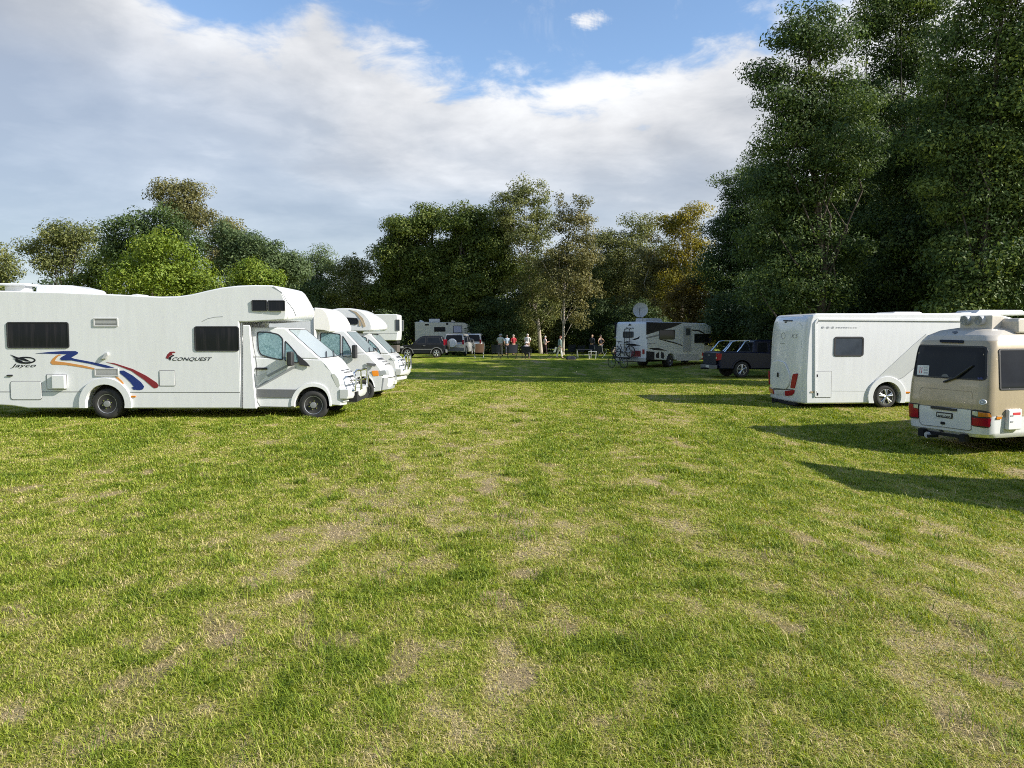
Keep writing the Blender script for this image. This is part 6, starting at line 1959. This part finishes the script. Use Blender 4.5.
# ------------------------------------------------------------------ white box caravan and cream camper at the far left
def far_campers():
    V = Veh('caravan', 'small white box caravan behind the third motorhome', 'caravan', (px(352, 340, 57)[0], 57.0), 0, 1.1)
    r = V.root; S = V.S; hw = V.hw
    L = S(401.8, 330, 2.2)[0]; zt = S(395, 314.2)[1]; zb = S(395, 340.5)[1]
    wx = L * 0.42
    MB().prism([(0, zb), (0, zt), (L - .05, zt), (L, zt - .1), (L, zb + .5), (L - .05, zb)], yst(hw, 3)).build('box_body', WHITE, r, bevel=0.05, seg=2)
    MB().box((L / 2, 0, zb - .12), (L - .2, 1.6, 0.22)).build('chassis', UNDER, r)
    MB().box((L - .35, 0, 0.75), (0.5, 1.5, 0.55)).build('stowage_box', mat('brown_box', (0.10, 0.085, 0.075), 0.7), r, bevel=0.03)
    for sgn, ff in ((-1, V.fs), (1, V.fl)):
        window(r, rrect(*S(395.2, 331), *S(399.6, 319.5), 0.05), ff, GLASSB, GREYP, 0.05)
        window(r, rrect(0.7, zb + .9, 1.7, zb + 1.5, 0.05), ff, GLASSB, GREYP, 0.05)
        seam(r, [(0.1, S(380, 333.5)[1]), (L - .05, S(400, 333.5)[1])], ff, 0.03, GREYD, 'waist_seam')
        wheel(r, wx, sgn * (hw - .05), 0.36, 0.36, 0.22, sgn, 'steel', detail=False)
    # cream camper
    V = Veh('camper', 'pale grey green camper bus behind the dark grey off-road car', 'camper', (px(414.8, 340, 70)[0], 70.0), 0, 1.1)
    r = V.root; S = V.S; hw = V.hw
    q = lambda pts: [S(396 + x / 10.89, 312 + y / 10.89) for x, y in pts]
    L = q([(862, 240)])[0][0]; zt = q([(500, 106)])[0][1]; zb = 0.5
    wr = 0.4
    poly = [(0, zb), (0, zt - .08), (0.1, zt), (L - 1.0, zt - .08), (L - .55, zt - .28), (L - .25, zt - .75), (L, 1.35), (L + .05, 0.8), (L, zb)]
    low = arch_edge(L, 0, zb, [(1.6, wr, 0.5), (L - 0.9, wr, 0.5)])
    MB().prism(poly[1:-1] + low, yst(hw, 5)).build('coach_body', CREAM, r, bevel=0.06, seg=3, angle=25)
    MB().box((L / 2, 0, 0.6), (L - .6, 1.5, 0.4)).box((L / 2, 0, 1.0), (L - .8, 1.6, 0.6)).build('chassis', UNDER, r)
    for sgn, ff in ((-1, V.fs), (1, V.fl)):
        window(r, rrect(*q([(415, 215)])[0], *q([(538, 163)])[0], 0.05), ff, GLASS)
        window(r, rrect(*q([(622, 228)])[0], *q([(720, 148)])[0], 0.05), ff, mat('lilac_blind', (0.42, 0.43, 0.55), 0.3), BLACKP, 0.05)
        window(r, roundpoly(q([(782, 158), (815, 160), (838, 215), (790, 218)]), 0.05), ff, GLASS)
        plate('vent', r, rrect(*q([(315, 147)])[0], *q([(358, 130)])[0], 0.02), ff, INK, 0.01)
        plate('vent', r, rrect(*q([(545, 140)])[0], *q([(568, 118)])[0], 0.02), ff, INK, 0.01)
        wheel(r, 1.6, sgn * (hw - .05), wr, wr, 0.24, sgn, 'steel', detail=False)
        wheel(r, L - .9, sgn * (hw - .05), wr, wr, 0.24, sgn, 'steel', detail=False)
    def fn(y, z, o):
        return (float(np.interp(z, [1.35, zt - .75, zt - .28], [L, L - .25, L - .55])) + o, y, z)
    window(r, rrect(-.95, 1.4, .95, zt - .32, 0.1), fn, GLASSB, BLACKP, 0.05, 'windscreen')
    a, b = q([(350, 100), (470, 80)])
    MB().box(((a[0] + b[0]) / 2, 0, zt + .13), (b[0] - a[0], 0.8, 0.3)).build('air_conditioner', WHITE, r, bevel=0.05)
    for u in (265, 615):
        x, z = q([(u, 95)])[0]
        MB().prism([(x - .2, zt - .02), (x - .15, zt + .2), (x + .2, zt + .05), (x + .2, zt - .02)], yst(0.25, 3)).build('roof_vent', WHITE, r, bevel=0.02)
far_campers()

# ------------------------------------------------------------------ camp furniture and people
CHN = mat('navy_canvas', (0.018, 0.022, 0.035), 0.8)
CHB = mat('brown_canvas', (0.16, 0.085, 0.055), 0.8)
CHG = mat('grey_green_canvas', (0.14, 0.17, 0.16), 0.8)
TUBEW = mat('white_tube', (0.45, 0.46, 0.46), 0.4)
TUBED = mat('dark_tube', (0.03, 0.03, 0.032), 0.4, metal=0.4)

def camp_chair(label, loc, rz, cloth, frame, group='camp chairs on the sunny grass', back=0.95):
    root = tag(empty('camp_chair', loc, rz), label, 'camp chair', group)
    root.scale = (1.18, 1.1, 1.1)
    # sitter faces +y, the backrest stands at -y
    MB().prism([(-0.27, 0.43), (-0.2, 0.40), (0.2, 0.39), (0.27, 0.43), (0.27, 0.45), (0.2, 0.415), (-0.2, 0.425), (-0.27, 0.45)], [-0.22, 0.0, 0.25]).build('seat', cloth, root)
    MB().add([(-0.28, -0.22, 0.44), (0.28, -0.22, 0.44), (0.29, -0.36, back), (0, -0.40, back - .03), (-0.29, -0.36, back), (-0.28, -0.25, 0.44), (0.28, -0.25, 0.44), (0.29, -0.39, back), (0, -0.43, back - .03), (-0.29, -0.39, back), (0, -0.28, .43), (0, -0.31, .43)],
             [(0, 10, 3, 4), (10, 1, 2, 3), (5, 9, 8, 11), (11, 8, 7, 6), (0, 4, 9, 5), (1, 6, 7, 2), (4, 3, 8, 9), (3, 2, 7, 8), (0, 5, 11, 10), (10, 11, 6, 1)]).build('backrest', cloth, root)
    for sx in (-1, 1):
        MB().tube([(sx * 0.29, -0.39, back), (sx * 0.28, -0.24, 0.44), (sx * 0.27, 0.24, 0.02)], 0.014, 6).build('leg', frame, root)
        MB().tube([(sx * 0.29, 0.26, 0.64), (sx * 0.28, 0.24, 0.43), (sx * 0.27, -0.30, 0.02)], 0.014, 6).build('leg', frame, root)
        MB().box((sx * 0.30, -0.02, 0.655), (0.06, 0.56, 0.02)).build('armrest', cloth, root, bevel=0.008)
    MB().tube([(-0.27, 0.24, 0.10), (0.27, -0.28, 0.08)], 0.01, 6).build('brace', frame, root)
    return root

def folding_table(label, loc, rz, top, legs, w=0.9, h=0.62):
    root = tag(empty('folding_table', loc, rz), label, 'folding table', 'folding tables beside the camp chairs')
    MB().box((0, 0, h), (w, 0.5, 0.03)).build('table_top', top, root, bevel=0.008)
    for sx in (-1, 1):
        for sy in (-1, 1):
            MB().tube([(sx * w * .44, sy * 0.2, h - .02), (sx * w * .40, sy * 0.23, 0.0)], 0.018, 6).build('leg', legs, root)
    MB().tube([(-w * .42, 0, 0.3), (w * .42, 0, 0.3)], 0.012, 6).build('brace', legs, root)
    return root

SKIN = mat('skin', (0.48, 0.29, 0.21), 0.55)
def cloth_m(name, col):
    return mat('cloth_' + name, col, 0.85, bump=0.3, bscale=30)

def skin_obj(name, verts, edges, radii, m, parent, sub=2):
    me = bpy.data.meshes.new(name)
    me.from_pydata([tuple(v) for v in verts], edges, [])
    o = link_mesh(name, me, m, parent)
    lay = me.skin_vertices[0] if me.skin_vertices else None
    o.modifiers.new('skin', 'SKIN')
    if not me.skin_vertices:
        bpy.context.view_layer.objects.active = o
        bpy.ops.mesh.customdata_skin_add()
    for i, rd in enumerate(radii):
        sv = me.skin_vertices[0].data[i]
        sv.radius = rd if isinstance(rd, tuple) else (rd, rd)
        sv.use_root = (i == 0)
    o.modifiers['skin'].use_smooth_shade = True
    ss = o.modifiers.new('subsurf', 'SUBSURF'); ss.levels = ss.render_levels = sub
    return o

def person(label, loc, rz, h=1.68, shirt=(0.6, 0.6, 0.6), trousers=(0.05, 0.05, 0.08), hair=(0.25, 0.22, 0.2), hat=None, arms='down', stride=0.12, skirt=False, build_=1.0, short_sleeve=True, group='people standing at the gathering', lean=0.0, sleeveless=False, seated=False):
    """faces +y in its own frame"""
    root = tag(empty('person', loc, rz), label, 'person', group)
    k = h / 1.70
    w = build_
    if seated:
        hip, knee, ank, toe = 0.50, (0.46, 0.50), (0.40, 0.09), (0.56, 0.05)
        P = {'pel': (0, -0.05, 0.50), 'bel': (0, -0.09, 0.66), 'che': (0, -0.12, 0.86), 'sho': (0, -0.12, 1.00), 'nec': (0, -0.09, 1.08), 'hea': (0, -0.05, 1.20), 'top': (0, -0.06, 1.30)}
    else:
        P = {'pel': (0, 0, 0.90), 'bel': (0, 0.01 + lean * .3, 1.06), 'che': (0, 0.0 + lean * .7, 1.24), 'sho': (0, -0.01 + lean, 1.38), 'nec': (0, 0.0 + lean * 1.1, 1.47), 'hea': (0, 0.03 + lean * 1.2, 1.57), 'top': (0, 0.02 + lean * 1.2, 1.66)}
    v = [P['pel'], P['bel'], P['che'], P['sho'], P['nec'], P['hea'], P['top']]
    rad = [(0.155 * w, 0.12 * w), (0.145 * w, 0.115 * w), (0.165 * w, 0.12 * w), (0.10, 0.075), (0.052, 0.055), (0.080, 0.098), (0.055, 0.065)]
    e = [(0, 1), (1, 2), (2, 3), (3, 4), (4, 5), (5, 6)]
    legs = {}
    for s in (-1, 1):
        if seated:
            pts = [(s * 0.10, -0.02, 0.48), (s * 0.13, 0.40, 0.49), (s * 0.13, 0.38, 0.10), (s * 0.14, 0.53, 0.04)]
        else:
            st = s * stride
            pts = [(s * 0.09, 0, 0.80), (s * 0.10, st * 0.6 + 0.01, 0.47), (s * 0.10, st - 0.02, 0.09), (s * 0.115, st + 0.13, 0.035)]
        b = len(v); v += pts
        rad += [(0.085 * w, 0.09 * w), (0.058, 0.060), (0.040, 0.042), (0.038, 0.026)]
        e += [(0, b), (b, b + 1), (b + 1, b + 2), (b + 2, b + 3)]
        legs[s] = pts
    arm = {}
    sx, sy, sz = P['sho']
    for s in (-1, 1):
        A = arms if isinstance(arms, str) else arms[0 if s < 0 else 1]
        sh = (s * 0.185 * w, sy, sz - 0.03)
        if A == 'down':
            el, wr_, hd = (s * 0.235 * w, sy - 0.03, sz - 0.31), (s * 0.235 * w, sy + 0.05, sz - 0.56), (s * 0.225 * w, sy + 0.08, sz - 0.66)
        elif A == 'fold':
            el, wr_, hd = (s * 0.24 * w, sy + 0.0, sz - 0.29), (s * 0.06, sy + 0.22, sz - 0.30), (-s * 0.04, sy + 0.24, sz - 0.28)
        elif A == 'hold':
            el, wr_, hd = (s * 0.23 * w, sy + 0.02, sz - 0.29), (s * 0.16, sy + 0.27, sz - 0.24), (s * 0.13, sy + 0.36, sz - 0.21)
        elif A == 'out':
            el, wr_, hd = (s * 0.28 * w, sy + 0.05, sz - 0.27), (s * 0.40, sy + 0.20, sz - 0.20), (s * 0.46, sy + 0.26, sz - 0.18)
        else:   # hip
            el, wr_, hd = (s * 0.38 * w, sy - 0.08, sz - 0.24), (s * 0.20 * w, sy + 0.04, sz - 0.43), (s * 0.15 * w, sy + 0.10, sz - 0.44)
        b = len(v); v += [sh, el, wr_, hd]
        rad += [(0.058, 0.058), (0.042, 0.042), (0.030, 0.030), (0.034, 0.022)]
        e += [(3, b), (b, b + 1), (b + 1, b + 2), (b + 2, b + 3)]
        arm[s] = [sh, el, wr_, hd]
        # four fingers and a thumb grow out of the palm
        d = (Vector(hd) - Vector(wr_)).normalized()
        side = d.cross(Vector((0, 0, 1)))
        if side.length < 0.1: side = Vector((0, 1, 0))
        if A == 'down': side = Vector((0, 1, 0))
        side.normalize()
        curl = Vector((-s * 0.5, 0.15, -0.1))
        for i, (o_, l_) in enumerate(((-0.028, 0.065), (-0.009, 0.078), (0.010, 0.074), (0.028, 0.058))):
            p0 = Vector(hd) + side * o_ + d * 0.02
            p1 = p0 + d * l_ * 0.55 + curl * 0.008
            p2 = p1 + d * l_ * 0.45 + curl * 0.022
            c0 = len(v); v += [tuple(p0), tuple(p1), tuple(p2)]
            rad += [0.010, 0.009, 0.008]
            e += [(b + 3, c0), (c0, c0 + 1), (c0 + 1, c0 + 2)]
        t0 = Vector(hd) + side * 0.038 - d * 0.01
        t1 = t0 + side * 0.022 + d * 0.035
        c0 = len(v); v += [tuple(t0), tuple(t1)]; rad += [0.011, 0.009]
        e += [(b + 3, c0), (c0, c0 + 1)]
    # nose, ears
    hx, hy, hz = P['hea']
    c0 = len(v); v += [(0, hy + 0.112, hz - 0.012)]; rad += [0.013]; e += [(5, c0)]
    for s in (-1, 1):
        c0 = len(v); v += [(s * 0.088, hy - 0.005, hz - 0.01)]; rad += [(0.012, 0.026)]; e += [(5, c0)]
    sc = lambda L_: [tuple(c * k for c in q) for q in L_]
    skin_obj('body', sc(v), e, [tuple(c * k for c in r_) if isinstance(r_, tuple) else r_ * k for r_ in rad], SKIN, root, 1)
    tag_name = ('%.2f' * 3) % shirt
    ms, mt = cloth_m('s' + tag_name, shirt), cloth_m('t' + ('%.2f' * 3) % trousers, trousers)
    # shirt: torso and sleeves, a little fuller than the body
    sv = [P['pel'], P['bel'], P['che'], P['sho'], (P['nec'][0], P['nec'][1], P['nec'][2] - 0.045)]
    sr = [(0.175 * w, 0.145 * w), (0.165 * w, 0.135 * w), (0.185 * w, 0.14 * w), (0.12, 0.09), (0.065, 0.062)]
    se = [(0, 1), (1, 2), (2, 3), (3, 4)]
    if not sleeveless:
        for s in (-1, 1):
            sh, el, wr_, hd = arm[s]
            b = len(sv); end = tuple(a + (c - a) * 0.75 for a, c in zip(sh, el)) if short_sleeve else wr_
            if short_sleeve:
                sv += [sh, end]; sr += [0.075, 0.066]; se += [(3, b), (b, b + 1)]
            else:
                sv += [sh, el, wr_]; sr += [0.074, 0.060, 0.046]; se += [(3, b), (b, b + 1), (b + 1, b + 2)]
    skin_obj('shirt', sc(sv), se, [tuple(c * k for c in r_) if isinstance(r_, tuple) else r_ * k for r_ in sr], ms, root, 2)
    tv = [(P['pel'][0], P['pel'][1], P['pel'][2] + (0.02 if not seated else 0.0))]; tr = [(0.168 * w, 0.135 * w)]; te = []
    for s in (-1, 1):
        p = legs[s]
        b = len(tv); tv += [p[0], p[1], tuple(a + (c - a) * 0.93 for a, c in zip(p[1], p[2]))]
        tr += [(0.105 * w, 0.108 * w), (0.076, 0.078), (0.062, 0.064)]; te += [(0, b), (b, b + 1), (b + 1, b + 2)]
        fb_ = [p[2][0], p[2][1], p[2][2]]
        so = skin_obj('shoe', sc([(p[2][0], p[2][1] - 0.03, 0.045), (p[3][0], p[3][1] - 0.03, 0.04), (p[3][0], p[3][1] + 0.05, 0.032)]), [(0, 1), (1, 2)], [0.050 * k, (0.048 * k, 0.036 * k), (0.040 * k, 0.028 * k)], BLACKP, root, 1)
    skin_obj('trousers', sc(tv), te, [tuple(c * k for c in r_) if isinstance(r_, tuple) else r_ * k for r_ in tr], mt, root, 2)
    hm = cloth_m('h' + ('%.2f' * 3) % hair, hair)
    hz2 = hz + 0.035
    hb = MB()
    n = 14
    # cap of hair open towards the face
    vs, fs = [], []
    for i in range(6):
        ph = math.pi * 0.62 * i / 5
        for j in range(n):
            th = 2 * math.pi * j / n
            r_ = math.sin(ph)
            drop = math.cos(ph)
            yy = math.sin(th) * r_
            front = max(0.0, yy)
            vs.append(((math.cos(th) * r_ * 0.096) * k, (hy - 0.012 + yy * (0.108 - 0.01 * front)) * k, (hz2 + drop * 0.10 + front * 0.05 * (i / 5)) * k))
    for i in range(5):
        for j in range(n):
            fs.append((i * n + j, i * n + (j + 1) % n, (i + 1) * n + (j + 1) % n, (i + 1) * n + j))
    hb.add(vs, fs)
    hb.build('hair', hm, root, angle=80)
    fm = MB()
    for s in (-1, 1):
        fm.lathe([(0.001, 0), (0.011, 0.002), (0.011, 0.006)], (s * 0.034 * k, (hy + 0.090) * k, (hz + 0.012) * k), 'Y', 8)
    for s in (-1, 1):
        pass
    eb = MB().lathe([(0.001, 0), (0.011, 0.002), (0.011, 0.006)], (-0.034 * k, (hy + 0.090) * k, (hz + 0.012) * k), 'Y', 8); eb.build('eye', INK, root)
    eb = MB().lathe([(0.001, 0), (0.011, 0.002), (0.011, 0.006)], (0.034 * k, (hy + 0.090) * k, (hz + 0.012) * k), 'Y', 8); eb.build('eye', INK, root)
    MB().box((0, (hy + 0.088) * k, (hz - 0.052) * k), (0.045 * k, 0.012, 0.010)).build('mouth', MAROON, root, bevel=0.003)
    if hat:
        MB().lathe([(0.001, 0.115), (0.06, 0.112), (0.092, 0.085), (0.102, 0.03), (0.165, 0.012), (0.17, 0.004), (0.10, 0.015), (0.001, 0.02)], (0, (hy - 0.005) * k, (hz + 0.02) * k), 'Z', 20).build('hat', cloth_m('hat' + ('%.2f' * 3) % hat, hat), root)
    return root

def camp():
    def at(u, D):
        x = px(u, 350, D)[0]
        return (x, D, gz(x, D))
    camp_chair('brown camp chair at the left end of the gathering', at(479, 57.5), R(8), CHB, TUBEW, back=1.02)
    camp_chair('dark empty camp chair in front of the man in the white hat', at(496.5, 57.0), R(-6), CHN, TUBED, back=0.98)
    camp_chair('dark broad camp chair between the empty one and the seated person', at(512, 56.6), R(14), CHN, TUBED, back=1.0)
    camp_chair('dark camp chair the white hatted person sits in', at(526.5, 57.0), R(-10), CHN, TUBED, back=0.86)
    camp_chair('pale low camp chair left of the walking person', at(551, 57.5), R(70), CHG, TUBED, back=0.8)
    camp_chair('dark camp chair behind the black bag', at(569, 59.5), R(35), CHN, TUBED, back=0.9)
    camp_chair('dark camp chair right of the white legged table', at(601, 58.0), R(-40), CHN, TUBEW, back=0.9)
    camp_chair('dark low camp chair behind the white legged table', at(579, 59.5), R(25), CHN, TUBED, back=0.85)
    camp_chair('dark camp chair at the feet of the pair at right', at(594, 61.0), R(-15), CHN, TUBED, back=0.9)
    folding_table('folding table with dark top and white legs near the pair at right', at(584, 57.5), R(4), CHN, TUBEW, 1.2, 0.66)
    folding_table('small folding table with white legs left of the dark end chair', at(592.5, 57.0), R(-8), mat('pale_board', (0.62, 0.63, 0.63), 0.5), TUBEW, 0.6, 0.55)
    bx = tag(empty('bag', at(571, 56.2), R(10)), 'black soft bag lying on the sunny grass', 'bag')
    MB().prism([(-0.36, 0.0), (-0.40, 0.12), (-0.28, 0.24), (0.0, 0.28), (0.3, 0.23), (0.40, 0.1), (0.36, 0.0)], yst(0.17, 5), lambda x, y, z: (x * (1 - .2 * (abs(y) / .17) ** 2), y, z * (1 - 0.25 * (abs(y) / .17) ** 2))).build('bag_body', CHN, bx, bevel=0.03, seg=2)
    MB().tube([(-0.15, -0.05, 0.25), (-0.1, -0.05, 0.36), (0.1, -0.05, 0.36), (0.15, -0.05, 0.25)], 0.014, 6).build('handle', CHN, bx)
    person('man in white hat and pale green shirt standing behind the dark chair', at(500.5, 63), R(-12), 1.80, (0.56, 0.58, 0.48), (0.40, 0.34, 0.26), hat=(0.78, 0.77, 0.72), arms='fold', build_=1.15)
    person('person in light blue shirt between the white hat and the red shirt', at(507, 66), R(10), 1.70, (0.42, 0.50, 0.60), (0.04, 0.045, 0.06), hair=(0.2, 0.17, 0.14), arms='down')
    person('person in red shirt standing', at(513.5, 66), R(25), 1.74, (0.36, 0.025, 0.035), (0.05, 0.05, 0.06), hair=(0.42, 0.36, 0.30), arms='fold')
    person('person in white shirt standing behind the seated person', at(527.5, 66), R(-20), 1.80, (0.66, 0.63, 0.60), (0.30, 0.24, 0.18), hair=(0.55, 0.5, 0.46), arms='fold', build_=1.1)
    person('person in pale pink top and dark trousers holding something out', at(545, 68), R(-65), 1.62, (0.62, 0.50, 0.53), (0.045, 0.02, 0.025), hair=(0.68, 0.66, 0.62), arms='hold')
    person('person in grey green jacket and white trousers walking past the pale trunk', at(559.5, 57.5), R(-75), 1.70, (0.20, 0.27, 0.24), (0.72, 0.70, 0.68), hair=(0.16, 0.06, 0.035), arms='down', stride=0.17, short_sleeve=False, lean=0.04)
    person('person in dark jacket at the right, left one of the pair', at(592, 67.5), R(-30), 1.72, (0.025, 0.027, 0.045), (0.03, 0.03, 0.04), hair=(0.45, 0.30, 0.2), arms=('fold', 'down'), short_sleeve=False)
    person('person in dark vest, white collar and white trousers, right one of the pair', at(600.5, 67), R(40), 1.72, (0.022, 0.024, 0.040), (0.66, 0.65, 0.64), hair=(0.1, 0.08, 0.07), arms='hip', sleeveless=True)
    p = person('seated person in white hat, back to the camera', at(526.5, 57.0), R(-10), 1.62, (0.45, 0.40, 0.40), (0.06, 0.06, 0.08), hat=(0.75, 0.70, 0.66), arms='fold', seated=True, group='people seated at the gathering')
camp()
